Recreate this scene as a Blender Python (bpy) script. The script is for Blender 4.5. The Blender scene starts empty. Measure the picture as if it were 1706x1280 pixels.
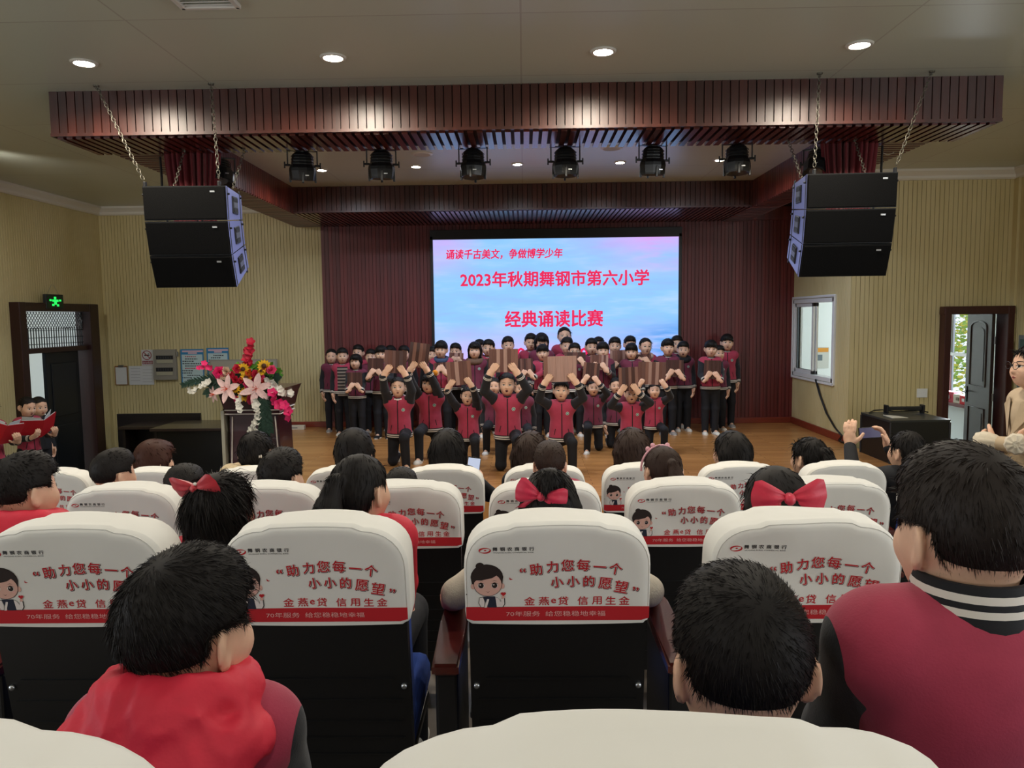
import bpy, bmesh, math, random
import numpy as np
from mathutils import Vector, Matrix
rnd = random.Random(7)
S = bpy.context.scene
COL = S.collection
PI = math.pi
R_ = math.radians

# ------------------------------------------------------------------ camera, light, exposure
CAMP = Vector((0, 0, 1.72))
FPX, PX0, PY0 = 1280.0, 853.0, 640.0
def _cam_axes(yaw=.94, pitch=4.91, roll=.7):
    y, p, r = R_(yaw), R_(pitch), R_(roll)
    f = Vector((-math.sin(y) * math.cos(p), math.cos(y) * math.cos(p), -math.sin(p)))
    rt = f.cross(Vector((0, 0, 1))).normalized()
    up = rt.cross(f)
    return rt * math.cos(r) - up * math.sin(r), up * math.cos(r) + rt * math.sin(r), f
CR, CU, CF = _cam_axes()
cam_data = bpy.data.cameras.new('camera')
cam = bpy.data.objects.new('camera', cam_data)
COL.objects.link(cam)
cam_data.sensor_fit = 'HORIZONTAL'
cam_data.sensor_width = 36.0
cam_data.lens = 36.0 * FPX / 1706.0
cam_data.clip_start = 0.02
cam_data.clip_end = 200
cam.matrix_world = Matrix(((CR.x, CU.x, -CF.x, CAMP.x), (CR.y, CU.y, -CF.y, CAMP.y), (CR.z, CU.z, -CF.z, CAMP.z), (0, 0, 0, 1)))
S.camera = cam

def px_ray(px, py):
    return CF + CR * ((px - PX0) / FPX) - CU * ((py - PY0) / FPX)
def atY(px, py, Y):
    d = px_ray(px, py)
    return CAMP + d * (Y / d.y)
def atX(px, py, X):
    d = px_ray(px, py)
    return CAMP + d * (X / d.x)
def atZ(px, py, Z):
    d = px_ray(px, py)
    return CAMP + d * ((Z - CAMP.z) / d.z)

S.view_settings.view_transform = 'Standard'
S.view_settings.look = 'None'
S.view_settings.exposure = 0.0
S.view_settings.gamma = 1.0
S.view_settings.use_curve_mapping = False
S.cycles.use_denoising = True
S.cycles.max_bounces = 7
S.cycles.diffuse_bounces = 4
S.cycles.glossy_bounces = 3
S.cycles.caustics_reflective = False
S.cycles.caustics_refractive = False
S.cycles.sample_clamp_indirect = 6.0

world = bpy.data.worlds.new('world')
S.world = world
world.use_nodes = True
_bg = world.node_tree.nodes['Background']
_bg.inputs[0].default_value = (0.80, 0.90, 1.0, 1)
_bg.inputs[1].default_value = 1.25

def area_light(name, loc, rot, sx, sy, power, color):
    l = bpy.data.lights.new(name, 'AREA')
    l.shape = 'RECTANGLE'; l.size = sx; l.size_y = sy; l.energy = power; l.color = color
    o = bpy.data.objects.new(name, l); COL.objects.link(o)
    o.location = loc; o.rotation_euler = rot
    return o
# daylight coming in through the hall's side and rear windows (the window units themselves are built below)
HALL_L, HALL_R, HALL_B = -6.75, 6.35, -7.0
WINDOWS_R = [(-4.6, 1.9), (-1.6, 1.9), (1.4, 1.9)]
WINDOWS_L = [(-4.6, 1.9), (-1.6, 1.9), (1.4, 1.9)]
P_DAY = 72
for k, (wy, ww) in enumerate(WINDOWS_R):
    area_light('daylight', (HALL_R - 0.04, wy, 1.75), (0, R_(90), 0), 1.7, ww, P_DAY, (0.90, 0.95, 1.0))
for k, (wy, ww) in enumerate(WINDOWS_L):
    area_light('daylight', (HALL_L + 0.04, wy, 1.75), (0, R_(-90), 0), 1.7, ww, P_DAY * .8, (0.90, 0.95, 1.0))

# ------------------------------------------------------------------ materials
def lin(c):
    if isinstance(c, str):
        c = [int(c[i:i + 2], 16) / 255 for i in (0, 2, 4)]
    return tuple((v / 12.92 if v <= .04045 else ((v + .055) / 1.055) ** 2.4) for v in c) + (1.0,)
class NT:
    def __init__(s, name):
        s.m = bpy.data.materials.new(name); s.m.use_nodes = True
        s.t = s.m.node_tree; s.b = s.t.nodes['Principled BSDF']
    def n(s, typ, **kw):
        x = s.t.nodes.new(typ)
        for k, v in kw.items():
            if hasattr(x, k): setattr(x, k, v)
            else: x.inputs[k.replace('_', ' ')].default_value = v
        return x
    def l(s, a, b): s.t.links.new(a, b)
    def coord(s, scale=(1, 1, 1), rot=(0, 0, 0)):
        tc = s.n('ShaderNodeTexCoord'); mp = s.n('ShaderNodeMapping')
        mp.inputs['Scale'].default_value = scale; mp.inputs['Rotation'].default_value = rot
        s.l(tc.outputs['Object'], mp.inputs['Vector']); return mp.outputs[0]
    def noise(s, vec, scale=5., detail=3., rough=.55):
        x = s.n('ShaderNodeTexNoise'); x.inputs['Scale'].default_value = scale
        x.inputs['Detail'].default_value = detail; x.inputs['Roughness'].default_value = rough
        s.l(vec, x.inputs['Vector']); return x.outputs['Fac']
    def ramp(s, fac, stops):
        x = s.n('ShaderNodeValToRGB'); e = x.color_ramp.elements
        while len(e) < len(stops): e.new(.5)
        for i, (p, c) in enumerate(stops): e[i].position = p; e[i].color = c
        s.l(fac, x.inputs[0]); return x.outputs[0]
    def bump(s, h, strength=.2, dist=.01):
        x = s.n('ShaderNodeBump'); x.inputs['Strength'].default_value = strength; x.inputs['Distance'].default_value = dist
        s.l(h, x.inputs['Height']); s.l(x.outputs[0], s.b.inputs['Normal'])
    def base(s, out): s.l(out, s.b.inputs['Base Color'])
MATS = {}
def mat(name, col, rough=.6, metal=0., spec=.5, var=0., vscale=(8, 8, 8), bump=0., bscale=60., coat=0., sheen=0., bstretch=None):
    if name in MATS: return MATS[name]
    k = NT(name); c = lin(col)
    k.b.inputs['Base Color'].default_value = c
    k.b.inputs['Roughness'].default_value = rough
    k.b.inputs['Metallic'].default_value = metal
    k.b.inputs['Specular IOR Level'].default_value = spec
    k.b.inputs['Coat Weight'].default_value = coat
    k.b.inputs['Sheen Weight'].default_value = sheen
    if var or bump:
        v = k.coord(vscale)
        f = k.noise(v, 1.0, 4)
        if var:
            lo = tuple(x * (1 - var) for x in c[:3]) + (1,); hi = tuple(min(1, x * (1 + var)) for x in c[:3]) + (1,)
            k.base(k.ramp(f, [(.3, lo), (.7, hi)]))
        if bump:
            v2 = k.coord(bstretch or (bscale,) * 3)
            k.bump(k.noise(v2, 1.0, 3), bump, .004)
    MATS[name] = k.m
    return k.m
def emit(name, col, strength):
    if name in MATS: return MATS[name]
    k = NT(name)
    k.b.inputs['Base Color'].default_value = (0, 0, 0, 1)
    k.b.inputs['Emission Color'].default_value = lin(col)
    k.b.inputs['Emission Strength'].default_value = strength
    MATS[name] = k.m
    return k.m
def wood(name, c0, c1, rough=.35, slat=.06, axis=0, grain=(40, 40, 2.2), coat=0., crough=.15):
    """wood with a tone per slat and grain along the slat"""
    k = NT(name)
    tc = k.n('ShaderNodeTexCoord'); sp = k.n('ShaderNodeSeparateXYZ'); k.l(tc.outputs['Object'], sp.inputs[0])
    d = k.n('ShaderNodeMath', operation='DIVIDE'); k.l(sp.outputs[axis], d.inputs[0]); d.inputs[1].default_value = slat
    fl = k.n('ShaderNodeMath', operation='FLOOR'); k.l(d.outputs[0], fl.inputs[0])
    wn = k.n('ShaderNodeTexWhiteNoise', noise_dimensions='1D'); k.l(fl.outputs[0], wn.inputs['W'])
    g = k.noise(k.coord(grain), 1.0, 5, .6)
    mx = k.n('ShaderNodeMath', operation='MULTIPLY_ADD'); k.l(wn.outputs['Value'], mx.inputs[0]); mx.inputs[1].default_value = .45
    gm = k.n('ShaderNodeMath', operation='MULTIPLY'); k.l(g, gm.inputs[0]); gm.inputs[1].default_value = .75
    k.l(gm.outputs[0], mx.inputs[2])
    k.base(k.ramp(mx.outputs[0], [(.2, lin(c0)), (.85, lin(c1))]))
    k.b.inputs['Roughness'].default_value = rough
    k.b.inputs['Coat Weight'].default_value = coat
    k.b.inputs['Coat Roughness'].default_value = crough
    MATS[name] = k.m
    return k.m

# ------------------------------------------------------------------ mesh helpers
class MB:
    """collects shapes that become ONE mesh object"""
    def __init__(s): s.v = []; s.f = []; s.m = []; s.sm = []
    def add(s, vs, fs, mi=0, smooth=False):
        o = len(s.v); s.v += [tuple(p) for p in vs]
        for f in fs: s.f.append(tuple(i + o for i in f)); s.m.append(mi); s.sm.append(smooth)
        return s
    def box(s, c, d, mi=0, rot=None, bev=0.):
        bm = bmesh.new(); bmesh.ops.create_cube(bm, size=1)
        for v in bm.verts: v.co = Vector((v.co.x * d[0], v.co.y * d[1], v.co.z * d[2]))
        if bev: bmesh.ops.bevel(bm, geom=bm.edges[:], offset=bev, segments=2, profile=.5, affect='EDGES')
        M = rot.to_matrix().to_4x4() if rot is not None and not isinstance(rot, Matrix) else (rot.to_4x4() if rot is not None else Matrix())
        for v in bm.verts: v.co = M @ v.co + Vector(c)
        s.bm(bm, mi, False); return s
    def bm(s, bm, mi=0, smooth=True):
        bm.verts.index_update()
        s.add([v.co for v in bm.verts], [[v.index for v in f.verts] for f in bm.faces], mi, smooth); bm.free(); return s
    def cyl(s, a, b, r0, r1=None, n=12, mi=0, caps=True, smooth=True):
        a, b = Vector(a), Vector(b); r1 = r0 if r1 is None else r1
        z = (b - a).normalized(); x = z.orthogonal().normalized(); y = z.cross(x)
        vs = []
        for p, r in ((a, r0), (b, r1)):
            for i in range(n):
                t = 2 * PI * i / n; vs.append(p + x * (r * math.cos(t)) + y * (r * math.sin(t)))
        s.add(vs, [(i, (i + 1) % n, n + (i + 1) % n, n + i) for i in range(n)], mi, smooth)
        if caps: s.add(vs[:n], [tuple(reversed(range(n)))], mi); s.add(vs[n:], [tuple(range(n))], mi)
        return s
    def tube(s, pts, r, n=8, mi=0, closed=False):
        pts = [Vector(p) for p in pts]; N = len(pts); rs = r if isinstance(r, (list, tuple)) else [r] * N
        vs = []; x = None
        for i, p in enumerate(pts):
            if closed: t = pts[(i + 1) % N] - pts[i - 1]
            else: t = pts[min(i + 1, N - 1)] - pts[max(i - 1, 0)]
            t = t.normalized() if t.length > 1e-9 else Vector((0, 0, 1))
            x = t.orthogonal().normalized() if x is None else (x - t * x.dot(t)).normalized()
            y = t.cross(x)
            for k in range(n):
                a = 2 * PI * k / n; vs.append(p + (x * math.cos(a) + y * math.sin(a)) * rs[i])
        fs = []
        for i in range(N if closed else N - 1):
            j = (i + 1) % N
            for k in range(n): fs.append((i * n + k, i * n + (k + 1) % n, j * n + (k + 1) % n, j * n + k))
        s.add(vs, fs, mi, True)
        if not closed: s.add(vs[:n], [tuple(reversed(range(n)))], mi); s.add(vs[-n:], [tuple(range(n))], mi)
        return s
    def lathe(s, prof, n=20, mi=0, M=None, mis=None, smooth=True):
        vs = []; M = M or Matrix()
        for r, z in prof:
            for i in range(n): t = 2 * PI * i / n; vs.append(M @ Vector((r * math.cos(t), r * math.sin(t), z)))
        for j in range(len(prof) - 1):
            s_m = mis[j] if mis else mi
            s.add([vs[j * n + i] for i in range(n)] + [vs[(j + 1) * n + i] for i in range(n)],
                  [(i, (i + 1) % n, n + (i + 1) % n, n + i) for i in range(n)], s_m, smooth)
        return s
    def ell(s, c, r, mi=0, u=16, v=10, M=None):
        bm = bmesh.new(); bmesh.ops.create_uvsphere(bm, u_segments=u, v_segments=v, radius=1)
        for q in bm.verts:
            p = Vector((q.co.x * r[0], q.co.y * r[1], q.co.z * r[2])); q.co = (M @ p if M is not None else p) + Vector(c)
        return s.bm(bm, mi, True)
    def prism(s, outline, depth, mi=0, M=None):
        """outline in XY, thickness along +Z"""
        n = len(outline); M = M or Matrix()
        lo = [M @ Vector((p[0], p[1], 0)) for p in outline]; hi = [M @ Vector((p[0], p[1], depth)) for p in outline]
        return s.add(lo + hi, [tuple(reversed(range(n))), tuple(range(n, 2 * n))] + [(i, (i + 1) % n, n + (i + 1) % n, n + i) for i in range(n)], mi)
    def build(s, name, mats, parent=None, weld=False):
        me = bpy.data.meshes.new(name)
        me.from_pydata(s.v, [], s.f)
        for m in (mats if isinstance(mats, (list, tuple)) else [mats]): me.materials.append(m)
        me.polygons.foreach_set('material_index', s.m); me.polygons.foreach_set('use_smooth', s.sm)
        me.update()
        if weld:
            bm = bmesh.new(); bm.from_mesh(me); bmesh.ops.remove_doubles(bm, verts=bm.verts, dist=1e-5); bmesh.ops.recalc_face_normals(bm, faces=bm.faces); bm.to_mesh(me); bm.free()
        return link(name, me, parent)
def link(name, me, parent=None):
    o = bpy.data.objects.new(name, me); COL.objects.link(o)
    if parent is not None: o.parent = parent
    return o
def tag(o, label, cat, group=None, kind=None):
    o['label'] = label; o['category'] = cat
    if group: o['group'] = group
    if kind: o['kind'] = kind
    return o
def thing(name, label, cat, loc=(0, 0, 0), rz=0., group=None):
    o = bpy.data.objects.new(name, None); COL.objects.link(o); o.empty_display_size = .1
    o.location = loc; o.rotation_euler = (0, 0, rz)
    return tag(o, label, cat, group)
def struct(o, label=None):
    o['kind'] = 'structure'
    if label: o['label'] = label
    return o
def copy_tree(o, parent=None):
    c = o.copy(); COL.objects.link(c)
    if parent is not None: c.parent = parent
    for ch in list(o.children): copy_tree(ch, c)
    return c
def text_mesh(body, size, offset=0., res=2, bold=0.):
    cu = bpy.data.curves.new('txt', 'FONT'); cu.body = body; cu.size = size; cu.resolution_u = res
    cu.align_x = 'CENTER'; cu.align_y = 'CENTER'; cu.offset = offset
    o = bpy.data.objects.new('txt', cu); COL.objects.link(o)
    bpy.context.view_layer.update()
    me = bpy.data.meshes.new_from_object(o.evaluated_get(bpy.context.evaluated_depsgraph_get()))
    vs = [v.co.copy() for v in me.vertices]; fs = [tuple(p.vertices) for p in me.polygons]
    bpy.data.objects.remove(o); bpy.data.curves.remove(cu); bpy.data.meshes.remove(me)
    if vs:   # centre on the ink
        x0 = (min(v.x for v in vs) + max(v.x for v in vs)) / 2; y0 = (min(v.y for v in vs) + max(v.y for v in vs)) / 2
        vs = [Vector((v.x - x0, v.y - y0, 0)) for v in vs]
    return vs, fs
# ------------------------------------------------------------------ bodies: blended solids turned into one continuous surface
class Solid:
    def __init__(s): s.p = []; s.cuts = []
    def ell(s, c, r, R=None, k=.02, i=0):
        s.p.append(('e', np.array(c, float), np.array(r, float), None if R is None else np.array(R, float), k, i)); return s
    def cone(s, a, b, ra, rb=None, k=.02, i=0, sx=None):
        s.p.append(('c', np.array(a, float), np.array(b, float), (ra, ra if rb is None else rb), k, i)); return s
    def sub(s, c, r, R=None, k=.01):
        s.p.append(('s', np.array(c, float), np.array(r, float), None if R is None else np.array(R, float), k, 0)); return s
    def cut(s, pt, n, rad=None):
        s.cuts.append((np.array(pt, float), np.array(n, float), rad)); return s
    def field(s, vs):
        lo = np.full(3, 1e9); hi = -lo
        boxes = []
        for t, a, b, c, k, i in s.p:
            if t == 'c': l = np.minimum(a - c[0], b - c[1]); h = np.maximum(a + c[0], b + c[1])
            else:
                rr = b if c is None else np.sqrt(((c * b[None, :]) ** 2).sum(1)); l = a - rr; h = a + rr
            boxes.append((l, h))
            if t != 's': lo = np.minimum(lo, l); hi = np.maximum(hi, h)
        lo = lo - 3 * vs; n = np.ceil((hi + 3 * vs - lo) / vs).astype(int) + 1
        s.lo, s.vs = lo, vs
        ax = [(lo[j] + vs * np.arange(n[j])).astype(np.float32) for j in range(3)]
        D = np.full(n, .5, np.float32); M = np.full(n, .5, np.float32); ID = np.zeros(n, np.int8); MS = [np.full(n, .5, np.float32) for _ in (0, 1)]
        for (t, a, b, c, k, i), (l, h) in zip(s.p, boxes):
            i0 = np.maximum(np.floor((l - k * 1.5 - 3 * vs - lo) / vs).astype(int), 0); i1 = np.minimum(np.ceil((h + k * 1.5 + 3 * vs - lo) / vs).astype(int) + 1, n)
            if np.any(i1 <= i0): continue
            sl = tuple(slice(i0[j], i1[j]) for j in range(3))
            X = ax[0][sl[0]][:, None, None] - a[0]; Y = ax[1][sl[1]][None, :, None] - a[1]; Z = ax[2][sl[2]][None, None, :] - a[2]
            if t == 'c':
                ba = b - a; L2 = max(float(ba @ ba), 1e-12)
                hh = np.clip((X * ba[0] + Y * ba[1] + Z * ba[2]) / L2, 0, 1)
                d = np.sqrt((X - hh * ba[0]) ** 2 + (Y - hh * ba[1]) ** 2 + (Z - hh * ba[2]) ** 2) - (c[0] + (c[1] - c[0]) * hh)
            else:
                if c is not None: X, Y, Z = (c[0, 0] * X + c[1, 0] * Y + c[2, 0] * Z, c[0, 1] * X + c[1, 1] * Y + c[2, 1] * Z, c[0, 2] * X + c[1, 2] * Y + c[2, 2] * Z)
                k0 = np.sqrt((X / b[0]) ** 2 + (Y / b[1]) ** 2 + (Z / b[2]) ** 2)
                k1 = np.sqrt((X / b[0] ** 2) ** 2 + (Y / b[1] ** 2) ** 2 + (Z / b[2] ** 2) ** 2)
                d = k0 * (k0 - 1) / np.maximum(k1, 1e-6)
            d = d.astype(np.float32); O = D[sl]
            if t == 's':
                h2 = np.clip(.5 - .5 * (O + d) / k, 0, 1); D[sl] = O * (1 - h2) - d * h2 + k * h2 * (1 - h2)
            else:
                h2 = np.clip(.5 + .5 * (O - d) / k, 0, 1); D[sl] = O * (1 - h2) + d * h2 - k * h2 * (1 - h2)
                m = M[sl]; w = d < m; m[w] = d[w]; ID[sl][w] = i; np.minimum(MS[i][sl], d, out=MS[i][sl])
        for p, nn, rad in s.cuts:
            X, Y, Z = ax[0][:, None, None] - p[0], ax[1][None, :, None] - p[1], ax[2][None, None, :] - p[2]
            pl = X * nn[0] + Y * nn[1] + Z * nn[2]
            if rad: pl = np.where(X * X + Y * Y + Z * Z - pl * pl < rad * rad, pl, -9)
            np.maximum(D, pl.astype(np.float32), out=D)
        s.D, s.ID, s.ax, s.MS = D, ID, ax, MS
        return s
    def value(s, P, A=None):
        q = (np.asarray(P, float) - s.lo) / s.vs; n = np.array(s.D.shape)
        A = s.D if A is None else A; q = np.clip(q, 0, n - 1.001); i = q.astype(int); f = q - i; r = 0
        for a in (0, 1):
            for b in (0, 1):
                for c in (0, 1):
                    w = (f[..., 0] if a else 1 - f[..., 0]) * (f[..., 1] if b else 1 - f[..., 1]) * (f[..., 2] if c else 1 - f[..., 2])
                    r = r + w * A[i[..., 0] + a, i[..., 1] + b, i[..., 2] + c]
        return r
    def hit(s, o, d, far, near=0.):
        """outermost surface along o + d*t, t in [near, far], found from the far end"""
        t = np.linspace(far, near, 160); v = s.value(np.asarray(o)[None, :] + t[:, None] * np.asarray(d)[None, :])
        w = np.nonzero(v < 0)[0]
        return float(t[w[0]]) if len(w) else None
    def mesh(s, name, mats, idmap=None, smooth=True, attr=None):
        D = s.D; ins = D < 0; n = np.array(D.shape)
        c = np.zeros(n - 1, np.int8)
        for a in (0, 1):
            for b in (0, 1):
                for e in (0, 1): c += ins[a:n[0] - 1 + a, b:n[1] - 1 + b, e:n[2] - 1 + e]
        cell = np.argwhere((c > 0) & (c < 8)); N = len(cell)
        idx = np.full(n - 1, -1, np.int32); idx[cell[:, 0], cell[:, 1], cell[:, 2]] = np.arange(N)
        cor = np.array([(a, b, e) for a in (0, 1) for b in (0, 1) for e in (0, 1)])
        V = np.stack([D[cell[:, 0] + q[0], cell[:, 1] + q[1], cell[:, 2] + q[2]] for q in cor], 1)
        acc = np.zeros((N, 3)); cnt = np.zeros(N)
        for i in range(8):
            for ax in range(3):
                if cor[i][ax] == 0:
                    j = i + (4, 2, 1)[ax]
                    x = (V[:, i] < 0) != (V[:, j] < 0)
                    t = np.where(x, V[:, i] / np.where(x, V[:, i] - V[:, j], 1), 0)
                    p = np.tile(cor[i].astype(float), (N, 1)); p[:, ax] += t
                    acc += p * x[:, None]; cnt += x
        P = (cell + acc / cnt[:, None]) * s.vs + s.lo
        F = []
        for ax in range(3):
            u, v = (ax + 1) % 3, (ax + 2) % 3
            sl0 = [slice(None)] * 3; sl1 = [slice(None)] * 3
            sl0[ax] = slice(0, n[ax] - 1); sl1[ax] = slice(1, n[ax])
            a, b = ins[tuple(sl0)], ins[tuple(sl1)]
            e = np.argwhere(a != b); e = e[(e[:, u] > 0) & (e[:, v] > 0) & (e[:, u] < n[u] - 1) & (e[:, v] < n[v] - 1)]
            fl = a[e[:, 0], e[:, 1], e[:, 2]]
            def g(du, dv):
                q = e.copy(); q[:, u] += du; q[:, v] += dv; return idx[q[:, 0], q[:, 1], q[:, 2]]
            Q = np.stack([g(-1, -1), g(0, -1), g(0, 0), g(-1, 0)], 1)
            Q[~fl] = Q[~fl][:, ::-1]
            F.append(Q)
        F = np.concatenate(F)
        me = bpy.data.meshes.new(name)
        me.vertices.add(N); me.vertices.foreach_set('co', P.astype(np.float32).ravel())
        nf = len(F); me.loops.add(nf * 4); me.loops.foreach_set('vertex_index', F.astype(np.int32).ravel())
        me.polygons.add(nf); me.polygons.foreach_set('loop_start', np.arange(0, nf * 4, 4, dtype=np.int32))
        me.polygons.foreach_set('use_smooth', np.full(nf, smooth))
        for m in mats: me.materials.append(m)
        if idmap is not None:
            ids = s.ID[cell[:, 0], cell[:, 1], cell[:, 2]].copy()
            me.polygons.foreach_set('material_index', np.array(idmap, np.int32)[ids[F[:, 0]]])
        me.update(); me.validate()
        if attr:
            at = me.attributes.new('sleeve', 'FLOAT', 'POINT'); at.data.foreach_set('value', attr(P).astype(np.float32))
        return me

def V3(*a): return np.array(a, float)
def unit(v): v = np.asarray(v, float); return v / (np.linalg.norm(v) + 1e-12)
def two_bone(a, c, l1, l2, pole):
    """elbow or knee between a and c, bent towards pole; returns (joint, end)"""
    a, c = np.asarray(a, float), np.asarray(c, float); d = c - a; L = np.linalg.norm(d)
    if L > (l1 + l2) * .998: d = d * ((l1 + l2) * .998 / L); L = np.linalg.norm(d); c = a + d
    x = d / L; t = (l1 * l1 - l2 * l2 + L * L) / (2 * L); hgt = math.sqrt(max(l1 * l1 - t * t, 0))
    p = np.asarray(pole, float); p = unit(p - x * (p @ x))
    return a + x * t + p * hgt, c
def rot_zxy(yaw, pitch, roll):
    """head rotation: yaw turns about Z, pitch nods (positive looks down) for a face along -Y, roll tilts"""
    return np.array((Matrix.Rotation(yaw, 3, 'Z') @ Matrix.Rotation(pitch, 3, 'X') @ Matrix.Rotation(roll, 3, 'Y')))

def add_head(so, c, R, h, i_skin=0, neck=None):
    q = lambda x, y, z: c + R @ V3(x, y, z) * h
    so.ell(q(0, .006, .012), V3(.0545, .066, .064) * h, R, .012 * h, i_skin)      # skull
    so.ell(q(0, -.012, -.022), V3(.0510, .050, .048) * h, R, .02 * h, i_skin)     # face
    so.ell(q(0, -.026, -.051), V3(.031, .026, .020) * h, R, .025 * h, i_skin)     # chin
    for sx in (-1, 1):
        so.ell(q(sx * .024, -.044, -.024), V3(.018, .014, .016) * h, R, .016 * h, i_skin)   # cheek
        Re = R @ np.array(Matrix.Rotation(-sx * R_(28), 3, 'Z'))       # ear, its back edge standing off the head
        so.ell(q(sx * .0575, .013, -.008), V3(.0050, .0155, .0235) * h, Re, .005 * h, i_skin); so.ell(q(sx * .0555, .008, -.026), V3(.0045, .008, .009) * h, Re, .005 * h, i_skin)
        so.sub(q(sx * .0615, .008, -.008), V3(.0035, .0085, .0125) * h, Re, .003 * h)
    so.cone(q(0, -.056, .004), q(0, -.0665, -.020), .0045 * h, .0080 * h, .010 * h, i_skin)   # nose
    for sx in (-1, 1):
        so.ell(q(sx * .008, -.060, -.021), V3(.005, .006, .005) * h, R, .006 * h, i_skin)
        so.sub(q(sx * .0215, -.0685, .001), V3(.012, .008, .006) * h, R, .010 * h)          # eye socket
    so.ell(q(0, -.055, -.0395), V3(.013, .008, .004) * h, R, .006 * h, i_skin)
    so.ell(q(0, -.054, -.046), V3(.011, .008, .004) * h, R, .006 * h, i_skin)

def add_hand(so, w, d, n, side, h, curl=.5, i=0, fr=.0066, spread=.35, thumb=None):
    """w wrist, d towards the knuckles, n out of the palm, side = +1/-1 where the thumb leaves along d x n"""
    d = unit(d); n = unit(n - d * (np.asarray(n) @ d)); s = np.cross(d, n) * side
    R = np.stack([s, n, d], 1)
    so.ell(w + d * .029 * h, V3(.0245, .0115, .034) * h, R, .010 * h, i)
    so.cone(w - d * .012 * h, w + d * .012 * h, .0165 * h, .0155 * h, .010 * h, i)
    for k, (off, ln) in enumerate(((.0185, .041), (.0065, .046), (-.0060, .043), (-.0175, .034))):
        b = w + d * (.056 * h) + s * (off * h)
        a1 = curl * .75; dir1 = unit(d * math.cos(a1) + n * math.sin(a1) + s * off * spread * 8)
        m1 = b + dir1 * ln * .45 * h
        a2 = curl * 1.9; dir2 = unit(d * math.cos(a2) + n * math.sin(a2) + s * off * spread * 6)
        m2 = m1 + dir2 * ln * .33 * h
        a3 = curl * 2.6; dir3 = unit(d * math.cos(a3) + n * math.sin(a3))
        m3 = m2 + dir3 * ln * .25 * h
        r = fr * h
        so.cone(b, m1, r * 1.08, r, .003 * h, i); so.cone(m1, m2, r, r * .93, .002 * h, i); so.cone(m2, m3, r * .93, r * .8, .002 * h, i)
    tb = w + d * .014 * h + s * .019 * h
    t1 = unit(s * .8 + d * .65 + n * .25) if thumb is None else unit(thumb)
    m = tb + t1 * .024 * h; t2 = unit(t1 * .8 + d * .5 + n * .25); e = m + t2 * .022 * h
    so.cone(tb, m, fr * 1.5 * h, fr * 1.15 * h, .006 * h, i); so.cone(m, e, fr * 1.12 * h, fr * .9 * h, .002 * h, i)

SKIN = mat('skin', 'e0b499', .55, var=.05, vscale=(30, 30, 30))
SKIN.node_tree.nodes['Principled BSDF'].inputs['Subsurface Weight'].default_value = .05
HAIRM = mat('hair_black', '15110f', .6, spec=.25, bump=.5, bstretch=(240, 240, 30))
HAIRB = mat('hair_brown', '2b1a12', .6, spec=.25, bump=.5, bstretch=(240, 240, 30))
MAROON = mat('maroon_fleece', 'a6344e', .85, var=.08, vscale=(18, 18, 18), bump=.15, bscale=300, sheen=.2)
MAROOND = mat('dark_maroon_fleece', '6c263f', .85, var=.08, vscale=(18, 18, 18), bump=.15, bscale=300)
REDN = mat('red_nylon', 'd02c42', .62, spec=.3, var=.06, vscale=(15, 15, 15), bump=.4, bscale=45)
NAVY = mat('black_knit', '14161d', .85, bump=.15, bscale=300)
TROU = mat('black_cloth', '10121a', .85, var=.1, vscale=(20, 20, 20))
TRIMW = mat('white_rib_knit', 'd9d4cc', .85)
TRIMB = mat('black_rib_knit', '121318', .85)
EYEW = mat('eye_white', 'd8d2cc', .35); EYEB = mat('eye_dark', '150c09', .25); LIP = mat('lip', 'b4655e', .5)
SHOEW = mat('white_leather', 'd8d6d0', .5); SHOEG = mat('grey_leather', '8d8a88', .55); SOLE = mat('shoe_sole', 'c9c5bd', .7)
EMBG = mat('emblem_green', '3f8f86', .5)

# --- shared face pieces, taken from the surface of one head (unit height 1.0)
_hs = Solid(); add_head(_hs, V3(0, 0, 0), np.eye(3), 1.4); _hs.field(.004)
def face_patch(pts_fn, nu, nv, off=.0012):
    vs = []; fs = []
    for a in range(nu + 1):
        for b in range(nv + 1):
            x, z = pts_fn(a / nu, b / nv); x *= 1.4; z *= 1.4
            t = _hs.hit(V3(x, 0, z), V3(0, -1, 0), .16) or .07
            vs.append(Vector((x, -t - off, z)))
    for a in range(nu):
        for b in range(nv): i = a * (nv + 1) + b; fs.append((i, i + nv + 1, i + nv + 2, i + 1))
    return vs, fs
def _eye(sx):
    m = MB()
    fn = lambda u, v: (sx * .0215 + (u - .5) * .0255, -.0002 + (v - .5) * .0105 * math.sin(PI * min(max(u, .06), .94)) + sx * (u - .5) * .002)
    m.add(*face_patch(fn, 10, 4), 0, True)
    ir = lambda u, v: (sx * .0215 + (v * .0052) * math.cos(2 * PI * u), .0008 + v * .0050 * math.sin(2 * PI * u))
    m.add(*face_patch(ir, 14, 2, .0022), 1, True)
    ld = lambda u, v: (sx * .0215 + (u - .5) * .026, -.0002 + .0050 * math.sin(PI * min(max(u, .05), .95)) + v * .0017 + sx * (u - .5) * .002)
    m.add(*face_patch(ld, 10, 1, .0028), 1, True)
    return m.build('eye', [EYEW, EYEB]).data
def _brow(sx):
    m = MB(); fn = lambda u, v: (sx * (.009 + u * .027), .0150 + .0035 * math.sin(PI * u * .8) - .002 * u + (v - .5) * .0034 * (1 - .5 * u))
    m.add(*face_patch(fn, 8, 2, .0015), 0, True); return m.build('eyebrow', [mat('brow_brown', '3a2a22', .7)]).data
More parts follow.
